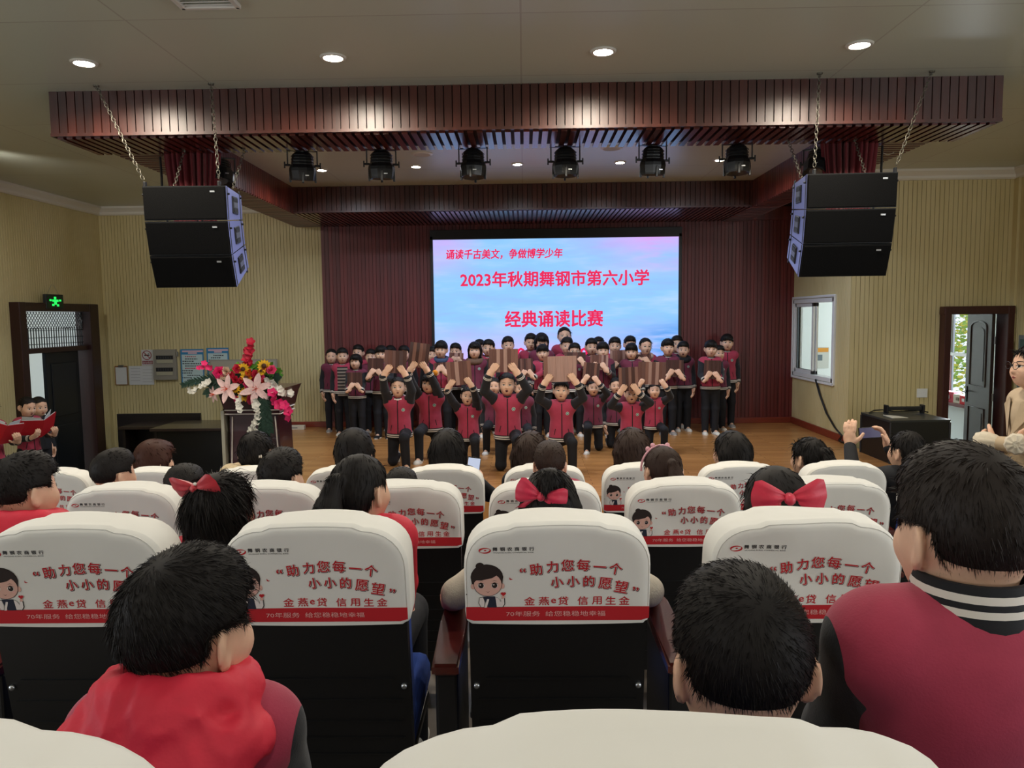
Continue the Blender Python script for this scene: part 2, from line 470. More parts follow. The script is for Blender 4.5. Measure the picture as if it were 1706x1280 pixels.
def _mouth(op):
    m = MB()
    fn = lambda u, v: ((u - .5) * .024, -.0415 + (v - .5) * (.0085 + op) * math.sin(PI * min(max(u, .08), .92)))
    m.add(*face_patch(fn, 10, 4, .0010), 0, True)
    g = lambda u, v: ((u - .5) * .020, -.0415 + (v - .5) * (.0016 + op) * math.sin(PI * min(max(u, .08), .92)))
    m.add(*face_patch(g, 8, 2, .0020), 1, True)
    return m.build('mouth', [LIP, mat('mouth_dark', '3a1414', .6)]).data
def _glasses():
    m = MB()
    for sx in (-1, 1):
        m.tube([(sx * .031 + .0225 * math.cos(t), -.103 + .004 * abs(math.cos(t)), .002 + .018 * math.sin(t)) for t in np.linspace(0, 2 * PI, 18)[:-1]], .0016, 6, closed=True)
        m.tube([(sx * .053, -.098, .006), (sx * .078, -.05, .006), (sx * .080, .02, .0), (sx * .079, .03, -.012)], .0015, 6)
    m.tube([(-.009, -.104, .005), (0, -.107, .007), (.009, -.104, .005)], .0015, 6)
    return m.build('glasses', [mat('black_plastic_frame', '141414', .35)]).data
def _steal(f, *a):
    me = f(*a)
    for o in [o for o in bpy.data.objects if o.data == me]: bpy.data.objects.remove(o)
    return me
EYES = {s: _steal(_eye, s) for s in (-1, 1)}; BROWS = {s: _steal(_brow, s) for s in (-1, 1)}
MOUTHS = [_steal(_mouth, o) for o in (.001, .006, .012)]
GLASSES = _steal(_glasses)

# --- hair pieces, head space of a 1.4 m child
def hair_mesh(style, mats, vs=.006, seed=0):
    h = 1.4; so = Solid()
    q = lambda x, y, z: V3(x, y, z) * h
    if style == 'short':      # boy: short back and sides
        so.ell(q(0, .007, .020), V3(.0600, .0715, .0640) * h)
        so.ell(q(0, -.018, .050), V3(.047, .046, .036) * h, None, .02 * h)
    elif style == 'bangs':    # boy with a fuller fringe
        so.ell(q(0, .006, .020), V3(.0625, .0735, .067) * h)
        so.ell(q(0, -.030, .046), V3(.046, .042, .030) * h, None, .015 * h)
    elif style == 'bob':
        so.ell(q(0, .008, .018), V3(.0640, .0740, .068) * h)
        for sx in (-1, 1): so.cone(q(sx * .050, .006, .0), q(sx * .051, .002, -.060), .020 * h, .015 * h, .02 * h)
        so.ell(q(0, .040, -.030), V3(.050, .034, .050) * h, None, .03 * h)
        so.ell(q(0, -.030, .044), V3(.046, .042, .030) * h, None, .015 * h)
    elif style in ('tied', 'ponytail', 'loose', 'longtail'):
        so.ell(q(0, .008, .016), V3(.0590, .0700, .0650) * h)
        so.ell(q(0, .036, -.008), V3(.044, .040, .048) * h, None, .02 * h)
        if style in ('ponytail', 'longtail'):
            so.ell(q(0, .080, .034), V3(.017, .017, .017) * h, None, .008 * h)
            L = .13 if style == 'ponytail' else .17
            so.cone(q(0, .088, .034), q(0, .112, -.02), .017 * h, .029 * h, .006 * h)
            so.cone(q(0, .112, -.02), q(.004, .100, -L), .029 * h, .011 * h, .006 * h)
        if style == 'loose':
            so.cone(q(0, .040, .0), q(0, .050, -.14), .052 * h, .040 * h, .03 * h)
            for sx in (-1, 1): so.cone(q(sx * .040, .030, -.01), q(sx * .044, .036, -.14), .028 * h, .022 * h, .02 * h)
    so.field(vs)
    X, Y, Z = so.ax[0][:, None, None] / h, so.ax[1][None, :, None] / h, so.ax[2][None, None, :] / h
    # face opening: hairline in front, sides above the ears, nape behind
    zf = {'short': .044, 'bangs': .026, 'bob': .026, 'tied': .052, 'ponytail': .052, 'longtail': .052, 'loose': .050}[style]
    jag = .004 * np.sin(X * 420 + seed) + .003 * np.sin(X * 910 + 2 * seed)
    if style in ('short', 'bangs'):
        zs, zb = .004, -.048
        side = np.clip((Y - .000) / .030, 0, 1); low = zs + (zb - zs) * side
        face = np.minimum((-.030 - Y), (zf + jag - .22 * np.abs(X) - Z))
        D = np.maximum(so.D, face * h); D = np.maximum(D, (low + .25 * jag - Z) * h)
        ear = np.minimum(np.minimum(.024 - np.abs(Y - .004), .012 - Z), np.abs(X) - .040)
        D = np.maximum(D, ear * h)
    elif style == 'bob':
        face = np.minimum(np.minimum(-.016 - Y, .046 - np.abs(X)), (zf + jag - Z))
        D = np.maximum(so.D, face * h)
        D = np.maximum(D, (-.078 - Z) * h)
    else:
        face = np.minimum((-.022 - Y), (zf - .35 * np.abs(X) - Z))
        D = np.maximum(so.D, face * h)
        ear = np.minimum(np.minimum(.020 - np.abs(Y - .006), .014 - Z), np.abs(X) - .040)
        if style != 'loose':
            D = np.maximum(D, ear * h)
            D = np.maximum(D, np.minimum((-.052 - Z), .075 - Y) * h)
        else: D = np.maximum(D, np.minimum((-.010 - Y), -.02 - Z) * h)
    so.D = D.astype(np.float32)
    return so.mesh('hair', mats)
# close hair: many fine tapered strands combed away from the crown
def strands(base, n, L, seed, crown=(.0, .05, .10), lift=.45, width=.0010, wild=None, flop=.35, jit=.10):
    r = np.random.RandomState(seed); me = base; nv = len(me.vertices); co = np.empty(nv * 3, np.float32); me.vertices.foreach_get('co', co); co = co.reshape(-1, 3)
    no = np.empty(nv * 3, np.float32); me.vertices.foreach_get('normal', no); no = no.reshape(-1, 3)
    ctr = co.mean(0); out = ((co - ctr) * no).sum(1) > 0
    idx = r.choice(np.nonzero(out)[0], n); p = co[idx] + r.normal(0, .002, (n, 3)); nn = no[idx]
    cr = np.array(crown); away = p - cr; away /= np.linalg.norm(away, axis=1)[:, None] + 1e-6
    swirl = np.cross(nn, away) * .35
    t = away + swirl; t -= nn * (t * nn).sum(1)[:, None]; t /= np.linalg.norm(t, axis=1)[:, None] + 1e-6
    Ls = L * r.uniform(.55, 1.15, n)[:, None]; lf = lift * r.uniform(.5, 1.5, n)[:, None]
    if wild is not None: w = wild(p)[:, None]; lf = lf + w * r.uniform(.3, 1.0, (n, 1)); Ls = Ls * (1 + .5 * w)
    d0 = t + nn * lf + r.normal(0, jit, (n, 3)); d0 /= np.linalg.norm(d0, axis=1)[:, None]
    d1 = d0 + np.array([0, 0, -flop]) + r.normal(0, jit, (n, 3)); d1 /= np.linalg.norm(d1, axis=1)[:, None]
    root = p - nn * .004; mid = root + d0 * Ls * .55; tip = mid + d1 * Ls * .45
    s = np.cross(d0, r.normal(0, 1, (n, 3)) + nn * .5); s /= np.linalg.norm(s, axis=1)[:, None] + 1e-6; s *= width
    V = np.stack([root - s, root + s, mid - s * .75, mid + s * .75, tip], 1).reshape(-1, 3)
    b = np.arange(n)[:, None] * 5; nb_ = len(co)
    quads = np.concatenate([b, b + 1, b + 3, b + 2], 1); tris = np.concatenate([b + 2, b + 3, b + 4], 1)
    out_me = bpy.data.meshes.new('hair')
    bf = [tuple(q.vertices) for q in me.polygons]
    out_me.from_pydata(np.concatenate([co, V]).tolist(), [], bf + (quads + nb_).tolist() + (tris + nb_).tolist())
    out_me.polygons.foreach_set('use_smooth', [True] * len(out_me.polygons))
    for q in me.materials: out_me.materials.append(q)
    out_me.update(); return out_me
HAIRS = {}
def get_hair(style, m, vs=.006, seed=0):
    k = (style, m.name, vs, seed)
    if k not in HAIRS:
        HAIRS[k] = hair_mesh(style, [m], vs, seed)
        if style in ('short', 'bangs'): HAIRS[k] = strands(HAIRS[k], 1600, .016, 5, lift=.22, width=.0022, flop=.3, crown=(0, .03, .11))
        elif style in ('tied', 'bob'): HAIRS[k] = strands(HAIRS[k], 1400, .045, 5, lift=.02, width=.0022, flop=.2 if style == 'tied' else .9, jit=.03, crown=(0, -.10, .07) if style == 'tied' else (0, .02, .11))
    return HAIRS[k]

def ring_part(name, so, c, ax, u, v, offs, mats, mis, parent, far=.3, grow=.004, n=36):
    """a knitted band around a garment: radii are read off the garment's own surface"""
    m = MB(); rows = []
    c = np.asarray(c, float); ax = unit(ax)
    base = []
    for i in range(n):
        t = 2 * PI * i / n; d = unit(u) * math.cos(t) + unit(v) * math.sin(t)
        base.append((d, so.hit(c, d, far)))
    ok = [b for _, b in base if b]
    if not ok: return None
    med = sorted(ok)[len(ok) // 2]
    base = [(d, min(b, med * 1.7) if b else med) for d, b in base]
    for o, g in offs: rows.append([Vector(c + ax * o + d * (b + g)) for d, b in base])
    for j in range(len(rows) - 1):
        m.add(rows[j] + rows[j + 1], [(i, (i + 1) % n, n + (i + 1) % n, n + i) for i in range(n)], mis[j], True)
    return m.build(name, mats, parent)

def shoe_mesh(h, mats):
    so = Solid(); k = h
    so.cone(V3(0, .018, .030) * k, V3(0, -.075, .022) * k, .027 * k, .024 * k, .012 * k, 0)
    so.cone(V3(0, .020, .055) * k, V3(0, .012, .030) * k, .025 * k, .027 * k, .015 * k, 0)
    so.ell(V3(0, -.070, .018) * k, V3(.030, .038, .022) * k, None, .012 * k, 0)
    so.ell(V3(0, -.030, .010) * k, V3(.033, .085, .012) * k, None, .004 * k, 1)
    so.cut((0, 0, 0), (0, 0, -1)); so.field(.0055)
    return so.mesh('shoe', mats, [0, 1])
SHOES = {'w': shoe_mesh(1.4, [SHOEW, SOLE]), 'g': shoe_mesh(1.4, [SHOEG, SOLE]), 'k': shoe_mesh(1.4, [TRIMB, SHOEW])}

def two_tone(a, b):
    """body cloth a with sleeves of cloth b; the seam follows the armhole"""
    if a is b: return a
    key = (a.name, b.name)
    if key in MATS: return MATS[key]
    k = NT('%s_with_%s_sleeves' % key); ca, cb = (x.node_tree.nodes['Principled BSDF'].inputs['Base Color'].default_value for x in (a, b))
    at = k.n('ShaderNodeAttribute', attribute_name='sleeve'); g = k.n('ShaderNodeMath', operation='GREATER_THAN'); g.inputs[1].default_value = 0; k.l(at.outputs['Fac'], g.inputs[0])
    f = k.noise(k.coord((18, 18, 18)), 1.0, 4); mx = k.n('ShaderNodeMixRGB'); k.l(g.outputs[0], mx.inputs[0])
    k.l(k.ramp(f, [(.3, tuple(x * .92 for x in ca[:3]) + (1,)), (.7, tuple(x * 1.08 for x in ca[:3]) + (1,))]), mx.inputs[1]); mx.inputs[2].default_value = tuple(cb)
    k.base(mx.outputs[0]); k.b.inputs['Roughness'].default_value = .85; k.b.inputs['Sheen Weight'].default_value = .12; k.bump(k.noise(k.coord((300,) * 3), 1.0, 3), .15, .004)
    MATS[key] = k.m
    return k.m
def make_person(label, loc, rz, h, pose, hair='short', hairm=None, jacket=None, sleeve=None, vs=.009, hs=1.22, group=None, shoe='w', mouth=1,
                badge=True, zipc=True, trims=True, glasses=False, collar=None, face=True, trou=None, loose=1.0, hood=None, hairobj=None, extras=None, striped=None, jvs=None, neck=.018, collar_h=.026, collar_tilt=13):
    jacket = jacket or MAROON; sleeve = sleeve or NAVY; hairm = hairm or HAIRM; trou = trou or TROU
    root = thing('person', label, 'person', loc, rz, group)
    P = pose; pel = V3(*P.get('pel', (0, 0, .52))) * h
    sp = unit(P.get('spine', (0, 0, 1))); side = unit(P.get('side', (1, 0, 0))); fwd = np.cross(sp, side) * -1.0
    fwd = -unit(np.cross(sp, side)); side = unit(np.cross(sp, fwd)) * -1 if False else side
    Rt = np.stack([side, -fwd, sp], 1)             # torso frame: columns x, back(+y), up
    chest = pel + sp * .205 * h; nb = pel + sp * .294 * h; sh = pel + sp * .256 * h
    yaw, pit, rol = P.get('head', (0, 0, 0))
    Rh = rot_zxy(yaw, pit, rol)
    hc = nb + unit(sp * .8 + V3(0, 0, .5) + fwd * .12) * (neck + .078 * hs) * h + Rh @ V3(0, -.010, .0) * h * hs
    J = {}
    for sx, nm in ((-1, 'R'), (1, 'L')):
        s0 = sh + side * sx * .086 * h; A = P[nm]
        el, wr = two_bone(s0, pel + (Rt @ V3(*A['w'])) * h if not A.get('abs') else V3(*A['w']), .155 * h, .145 * h, A.get('pole', (sx * .4, .6, -1)))
        J[nm] = (s0, el, wr)
        hp = pel + side * sx * .050 * h; Lg = P[nm + 'l']
        if 'knee' in Lg: kn = V3(*Lg['knee']) * h; an = V3(*Lg['ankle']) * h
        else: kn, an = two_bone(hp, V3(*Lg['ankle']) * h, .242 * h, .238 * h, Lg.get('pole', (sx * .15, -1, 0)))
        J[nm + 'l'] = (hp, kn, an)
    # --- body
    b = Solid()
    b.ell(pel, V3(.082, .062, .070) * h, Rt, .03 * h, 0); b.ell(pel + sp * .10 * h, V3(.074, .056, .085) * h, Rt, .03 * h, 0)
    b.ell(chest, V3(.078, .056, .078) * h, Rt, .03 * h, 0)
    b.cone(J['R'][0], J['L'][0], .034 * h, None, .03 * h, 0)
    b.cone(nb - sp * .02 * h, hc + Rh @ V3(0, .012, -.04) * h * hs, .036 * h, .033 * h, .018 * h, 0)
    add_head(b, hc, Rh, h * hs)
    for nm, sx in (('R', -1), ('L', 1)):
        s0, el, wr = J[nm]; A = P[nm]
        b.cone(s0, el, .028 * h, .022 * h, .02 * h, 0); b.cone(el, wr, .022 * h, .015 * h, .01 * h, 0)
        d = A.get('d'); d = unit(wr - el) if d is None else V3(*d)
        n_ = V3(*A.get('n', (-sx, 0, 0)))
        ts = 1 if (np.cross(unit(d), n_) @ V3(*A.get('t', (0, -1, 0)))) > 0 else -1
        add_hand(b, wr, d, n_, ts, h * 1.14, A.get('curl', .45), thumb=A.get('thumb'))
        hp, kn, an = J[nm + 'l']
        b.cone(hp, kn, .052 * h, .034 * h, .03 * h, 0); b.cone(kn, an, .034 * h, .021 * h, .012 * h, 0)
        fd = V3(*P[nm + 'l'].get('foot', (0, -1, 0))); b.cone(an, an + unit(fd) * .055 * h - V3(0, 0, .012 * h), .021 * h, .016 * h, .012 * h, 0)
    b.field(vs); link('body', b.mesh('body', [SKIN]), root)
    # --- head: hair, eyes, brows, mouth
    Mh = Matrix.Translation(Vector(hc)) @ Matrix([list(r) for r in Rh]).to_4x4() @ Matrix.Scale(h * hs / 1.4, 4)
    def on_head(name, me):
        o = link(name, me, root); o.matrix_local = Mh; return o
    if hairobj is None: hairobj = get_hair(hair, hairm)
    if hairobj: on_head('hair', hairobj)
    if face:
        for sx in (-1, 1): on_head('eye', EYES[sx]); on_head('eyebrow', BROWS[sx])
        on_head('mouth', MOUTHS[mouth])
        if glasses: on_head('glasses', GLASSES)
    # --- jacket
    j = Solid(); g = .012 * h * loose
    hem = pel - sp * (.040 * h)
    j.ell(pel - sp * .020 * h, V3(.088, .072, .120) * h + g, Rt, .03 * h, 0); j.ell(pel + sp * .10 * h, V3(.078, .062, .09) * h + g, Rt, .04 * h, 0)
    j.ell(chest, V3(.080, .062, .082) * h + g, Rt, .03 * h, 0)
    j.cone(sh + side * -.07 * h, sh + side * .07 * h, .040 * h + g, None, .03 * h, 0)
    j.cone(nb - sp * .03 * h, nb - sp * .016 * h, .046 * h + g * .6, .036 * h, .02 * h, 0)
    for nm, sx in (('R', -1), ('L', 1)):
        s0, el, wr = J[nm]; e2 = wr - unit(wr - el) * .012 * h
        j.cone(s0 + (el - s0) * .02, el, .033 * h + g * .5, .027 * h + g * .5, .02 * h, 1); j.cone(el, e2, .027 * h + g * .5, .022 * h + g * .4, .010 * h, 1)
    j.cut(hem, -sp, .114 * h); j.field(jvs or vs)
    jo = link('jacket', j.mesh('jacket', [two_tone(jacket, sleeve)], attr=lambda P: np.minimum(j.value(P, j.MS[0]) - j.value(P, j.MS[1]), np.maximum(np.abs((P - sh) @ side) - .078 * h, (P - sh) @ sp - .030 * h))), root)
    if trims:
        sv = [.0, .10, .22, .34, .46, .58, .70, 1.0]
        for nm in ('R', 'L'):
            s0, el, wr = J[nm]; ax = unit(wr - el); u = unit(np.cross(ax, V3(.3, .5, .8))); w = np.cross(ax, u); r = .0185 * h + g * .35; L = .034 * h
            m = MB(); Mx = Matrix((( u[0], w[0], ax[0], 0), (u[1], w[1], ax[1], 0), (u[2], w[2], ax[2], 0), (0, 0, 0, 1))); Mx.translation = Vector(wr - ax * (L * .85))
            pr = [(r * 1.35, 0), (r * 1.33, L * .15), (r * 1.28, L * .34), (r * 1.24, L * .48), (r * 1.20, L * .67), (r * 1.15, L), (r * .8, L * .98)]
            m.lathe(pr, 18, 0, Mx, [1, 0, 1, 0, 1, 1]); m.build('cuff', [TRIMW, TRIMB], jo)
        hh = .040 * h
        ring_part('hem', j, hem + sp * hh * .5, sp, side, fwd, [(-hh * .55, -.012), (-hh * .5, .002), (-hh * .28, .005), (-hh * .06, .006), (hh * .12, .006), (hh * .34, .005), (hh * .5, .003), (hh * .55, -.004)],
                  [TRIMW, TRIMB], [1, 1, 0, 1, 0, 1, 1], jo)
        cr = .050 * h; m = MB(); ch = collar_h * h
        for_ = [(cr * 1.05, -.22 * ch), (cr * 1.03, .05 * ch), (cr * 1.01, .24 * ch), (cr * .99, .42 * ch), (cr * .97, .58 * ch), (cr * .955, .78 * ch), (cr * .94, 1.0 * ch), (cr * .87, 1.02 * ch), (cr * .85, -.2 * ch)]
        Mx = Matrix(((side[0], -fwd[0], sp[0], 0), (side[1], -fwd[1], sp[1], 0), (side[2], -fwd[2], sp[2], 0), (0, 0, 0, 1))); Mx.translation = Vector(nb - sp * .006 * h + fwd * .002 * h)
        m.lathe(for_, 28, 0, Mx @ Matrix.Rotation(R_(collar_tilt), 4, 'X'), [1, 1, 0, 1, 0, 1, 1, 1]); m.build('collar', [collar or TRIMW, TRIMB if collar is None else collar], jo)
    def front(x, z, off=.003):
        o = pel + side * x * h + sp * z * h; t = j.hit(o, fwd, .3)
        return Vector(o + fwd * ((t or .1) + off))
    if zipc:
        m = MB(); n = 14; L = [];
        for i in range(n + 1):
            z = -.028 + (.285 + .028) * i / n
            L.append((front(-.0042, z), front(.0042, z)))
        for i in range(n): m.add([L[i][0], L[i][1], L[i + 1][1], L[i + 1][0]], [(0, 1, 2, 3)], 0, True)
        m.build('zip', [TRIMB], jo)
        for sx in (-1, 1):
            m = MB(); a = [front(sx * (.050 + .012 * t), .075 - .05 * t, .002) for t in np.linspace(0, 1, 5)]; c2 = [front(sx * (.0555 + .012 * t), .077 - .05 * t, .002) for t in np.linspace(0, 1, 5)]
            for i in range(4): m.add([a[i], c2[i], c2[i + 1], a[i + 1]], [(0, 1, 2, 3)], 0, True)
            m.build('pocket_slit', [TRIMB], jo)
    if badge:
        m = MB(); c0 = (.047, .205); n = 14
        for k2, (ra, rb, mi) in enumerate(((.0, .0145, 0), (.0, .0115, 1), (.0, .0045, 0))):
            ring = [front(c0[0] + rb * math.cos(2 * PI * i / n), c0[1] + rb * math.sin(2 * PI * i / n), .003 + .0012 * k2) for i in range(n)]
            m.add([front(c0[0], c0[1], .0035 + .0012 * k2)] + ring, [(0, 1 + i, 1 + (i + 1) % n) for i in range(n)], mi)
        m.build('badge', [TRIMW, EMBG], jo)
    # --- trousers and shoes
    t = Solid(); g2 = .010 * h
    t.ell(pel - sp * .010 * h, V3(.078, .060, .070) * h + g2 * .2, Rt, .03 * h, 0)
    for nm, sx in (('R', -1), ('L', 1)):
        hp, kn, an = J[nm + 'l']
        t.cone(hp, kn, .048 * h + g2 * .6, .036 * h + g2 * .6, .03 * h, 0); t.cone(kn, an, .036 * h + g2 * .6, .028 * h + g2 * .8, .014 * h, 0)
    t.cut(pel + sp * .05 * h, sp); t.field(vs); link('trousers', t.mesh('trousers', [trou]), root)
    if P.get('shoes', True):
        for nm in ('R', 'L'):
            hp, kn, an = J[nm + 'l']; fd = V3(*P[nm + 'l'].get('foot', (0, -1, 0)))
            up = P[nm + 'l'].get('up', (0, 0, 1)); y = Vector(-unit(fd)); z = Vector(up); x = y.cross(z).normalized(); z = x.cross(y).normalized()
            o = link('shoe', SHOES[shoe], root)
            o.matrix_local = Matrix.Translation(Vector(an) - z * .050 * h) @ Matrix(((x.x, y.x, z.x, 0), (x.y, y.y, z.y, 0), (x.z, y.z, z.z, 0), (0, 0, 0, 1))) @ Matrix.Scale(h / 1.4, 4)
    info = dict(root=root, J=J, hc=hc, Rh=Rh, nb=nb, sp=sp, side=side, fwd=fwd, pel=pel, jacket=jo, jf=j, Mh=Mh, h=h, front=front, on_head=on_head)
    if extras: extras(info)
    return info

ARM_DOWN = {'R': dict(w=(-.122, -.01, -.030), n=(1, 0, 0), curl=.35, pole=(-.3, 1, 0), d=(.05, -.1, -1)), 'L': dict(w=(.122, -.01, -.030), n=(-1, 0, 0), curl=.35, pole=(.3, 1, 0), d=(-.05, -.1, -1))}
STAND_LEGS = {'Rl': dict(ankle=(-.052, 0, .036), foot=(-.15, -1, 0)), 'Ll': dict(ankle=(.052, 0, .036), foot=(.15, -1, 0))}
def pose_stand(head=(0, 0, 0), arms=None, spine=(0, .02, 1)):
    p = dict(pel=(0, 0, .515), spine=spine, head=head); p.update(arms or ARM_DOWN); p.update(STAND_LEGS); return p
def grip_arms(xl, xr, y, z, pel, inward=.8, low=False):
    """both hands on the lower corners of a board; x, y, z in units of body height from the feet"""
    o = {}
    for nm, sx, x in (('R', -1, xl), ('L', 1, xr)):
        o[nm] = dict(w=(x - pel[0], y - pel[1], z - pel[2]), d=(-sx * inward * .75, 0.05, .8), n=(0, 1, 0), t=(-sx * .5, .4, -.5), curl=.16, pole=(sx * 1.0, -.1, -.35), thumb=(-sx * .5, .75, .5))
        if low: o[nm]['pole'] = (sx * .35, .0, -1)
    return o
def pose_kneel(up_side='L', head=(0, 0, 0), arms=None, spine=(0, -.02, 1)):
    """one knee on the floor, the other foot planted in front"""
    p = dict(pel=(0, .02, .285), spine=spine, head=head); p.update(arms or ARM_DOWN)
    for nm, sx in (('R', -1), ('L', 1)):
        if nm == up_side: p[nm + 'l'] = dict(knee=(sx * .075, -.215, .268), ankle=(sx * .080, -.175, .036), foot=(sx * .2, -1, 0))
        else: p[nm + 'l'] = dict(knee=(sx * .058, -.02, .046), ankle=(sx * .060, .205, .052), foot=(0, .25, -1), up=(0, 1, .2))
    return p
# ------------------------------------------------------------------ the room
STAGE_Y0, BACK_Y, STAGE_L, RET_X, ALC_Y = 7.3, 12.3, -3.95, 4.27, 10.15
CEIL, FLOOR = 3.55, -.60
ROWY = {'A': .50, 'B': 1.90, 'C': 3.11, 'D': 4.30}
ROWZ = {'A': .408, 'B': .205, 'C': .03, 'D': -.135}

def cream_mat():
    k = NT('cream_slat_panel')
    f = k.noise(k.coord((3, 3, .6)), 1.0, 3)
    k.base(k.ramp(f, [(.3, lin('c2b482')), (.7, lin('cfc294'))]))
    k.b.inputs['Roughness'].default_value = .5
    return k.m
CREAM = cream_mat()
CREAMD = mat('cream_groove', 'a5986b', .7)
WOODP = wood('dark_red_wall_wood', '47171a', '702a2a', .42, .058, 0, (50, 50, 2))
WOODG = mat('wood_groove', '280e0d', .7)
WOODB = wood('beam_wood', '2b110b', '4d2016', .45, .068, 0, (45, 45, 2), coat=.30, crough=.34)
WOODBY = wood('beam_wood_side', '3d1810', '66291c', .32, .068, 1, (45, 45, 2), coat=.2)
WOODS = wood('soffit_wood', '3a130d', '5e241a', .25, .075, 0, (45, 3, 45), coat=.2)
BASEW = mat('baseboard_red_wood', '7a3020', .4, var=.15, vscale=(2, 30, 30))
WHITEP = mat('white_paint', 'dcdad2', .6)
UPVC = mat('white_upvc', 'dfe3e4', .35)

def slats(m, M, w, z0, z1, pitch=.05, gap=.006, depth=.005, mf=0, mg=1):
    """vertical boards on a w wide wall strip; M maps (u along wall, out of wall, z)"""
    n = max(1, round(w / pitch)); p = w / n
    for i in range(n):
        a, b = i * p, (i + 1) * p; g = gap / 2
        pr = [(a, 0), (a + g * .6, 0), (a + g, depth), (b - g, depth), (b - g * .6, 0), (b, 0)]
        vs = [M @ Vector((u, d, z0)) for u, d in pr] + [M @ Vector((u, d, z1)) for u, d in pr]
        m.add(vs, [(k, k + 1, 7 + k, 6 + k) for k in (1, 2, 3)], mf); m.add(vs, [(0, 1, 7, 6), (4, 5, 11, 10)], mg)
def wall_map(p0, p1, flip=False):
    """u runs from p0 to p1, out of the wall to the left of that direction (or right if flip)"""
    d = Vector((p1[0] - p0[0], p1[1] - p0[1], 0)).normalized(); o = Vector((-d.y, d.x, 0)) * (-1 if flip else 1)
    return Matrix(((d.x, o.x, 0, p0[0]), (d.y, o.y, 0, p0[1]), (0, 0, 1, 0), (0, 0, 0, 1)))
def slat_wall(name, p0, p1, z0, z1, holes=(), flip=False, pitch=.05, mats=None, thick=.16):
    """a wall faced with vertical boards, with rectangular openings (u0, u1, za, zb)"""
    m = MB(); M = wall_map(p0, p1, flip); W = (Vector(p1) - Vector(p0)).length
    us = sorted({0, W, *[h[0] for h in holes], *[h[1] for h in holes]})
    for a, b in zip(us[:-1], us[1:]):
        zs = [(z0, z1)]
        for h in holes:
            if h[0] <= a + 1e-6 and h[1] >= b - 1e-6:
                zs = [q for s0, s1 in zs for q in ((s0, min(s1, h[2])), (max(s0, h[3]), s1)) if q[1] - q[0] > 1e-4]
        for s0, s1 in zs:
            Mu = M @ Matrix.Translation((a, 0, 0))
            slats(m, Mu, b - a, s0, s1, pitch)
            c = Mu @ Vector(((b - a) / 2, -thick / 2, (s0 + s1) / 2))
            m.box(c, (b - a, thick, s1 - s0), 0, Mu.to_3x3())
    return struct(m.build(name, mats or [CREAM, CREAMD]))

# stage floor of narrow boards running across
def plank_mat(name, c0, c1, rough):
    k = NT(name); v = k.coord((1, 1, 1))
    br = k.n('ShaderNodeTexBrick'); k.l(v, br.inputs['Vector'])
    br.inputs['Scale'].default_value = 1.0; br.inputs['Brick Width'].default_value = 1.1; br.inputs['Row Height'].default_value = .085
    br.inputs['Mortar Size'].default_value = .0016; br.offset = .37
    br.inputs['Color1'].default_value = lin(c0); br.inputs['Color2'].default_value = lin(c1); br.inputs['Mortar'].default_value = lin('7d5630')
    g = k.noise(k.coord((3, 60, 1)), 1.0, 5, .65)
    mx = k.n('ShaderNodeMixRGB', blend_type='MULTIPLY'); mx.inputs[0].default_value = .6
    k.l(br.outputs['Color'], mx.inputs[1]); k.l(k.ramp(g, [(.25, (.62, .58, .55, 1)), (.75, (1.1, 1.1, 1.1, 1))]), mx.inputs[2])
    k.base(mx.outputs[0]); k.b.inputs['Roughness'].default_value = rough
    return k.m
PLANK = plank_mat('stage_planks', 'c48e56', 'b07c48', .25)
m = MB(); m.prism([(-3.72, BACK_Y), (-3.25, 8.8), (-3.25, STAGE_Y0), (RET_X, STAGE_Y0), (RET_X, BACK_Y)], -FLOOR, 0, Matrix.Translation((0, 0, FLOOR)))
struct(m.build('floor_stage', PLANK), 'raised stage floor of narrow orange brown boards')
FLOORM = mat('hall_floor_vinyl', '6f6760', .4, var=.12)
m = MB(); m.box((-.2, 2.8, FLOOR - .05), (13.4, 20.4, .1))
struct(m.build('floor', FLOORM), 'grey hall floor')
m = MB()
edges = [(-7.0, ROWZ['A']), (1.42, ROWZ['B']), (2.63, ROWZ['C']), (3.82, ROWZ['D']), (5.35, -.30), (7.05, None)]
for (ya, za), (yb, _) in zip(edges[:-1], edges[1:]):
    m.box((-.2, (ya + yb) / 2, (za + FLOOR) / 2), (13.1, yb - ya, za - FLOOR))
m.box((-5.55, 8.2, (-.30 + FLOOR) / 2), (2.35, 2.3, -.30 - FLOOR))
struct(m.build('floor_terrace', FLOORM), 'stepped floor carrying the seat rows')

# ceiling with faint panel joints
def ceil_mat():
    k = NT('ceiling_panels'); br = k.n('ShaderNodeTexBrick'); k.l(k.coord((1, 1, 1)), br.inputs['Vector'])
    br.inputs['Scale'].default_value = 1; br.inputs['Brick Width'].default_value = 2.4; br.inputs['Row Height'].default_value = 1.2; br.offset = .0
    br.inputs['Mortar Size'].default_value = .006; br.inputs['Color1'].default_value = lin('c2c7b8'); br.inputs['Color2'].default_value = lin('bec3b4'); br.inputs['Mortar'].default_value = lin('aaa99c')
    k.base(br.outputs['Color']); k.b.inputs['Roughness'].default_value = .33
    return k.m
m = MB(); m.box((-.2, 2.8, CEIL + .05), (13.6, 20.8, .1))
struct(m.build('ceiling', ceil_mat()), 'off-white panelled ceiling')

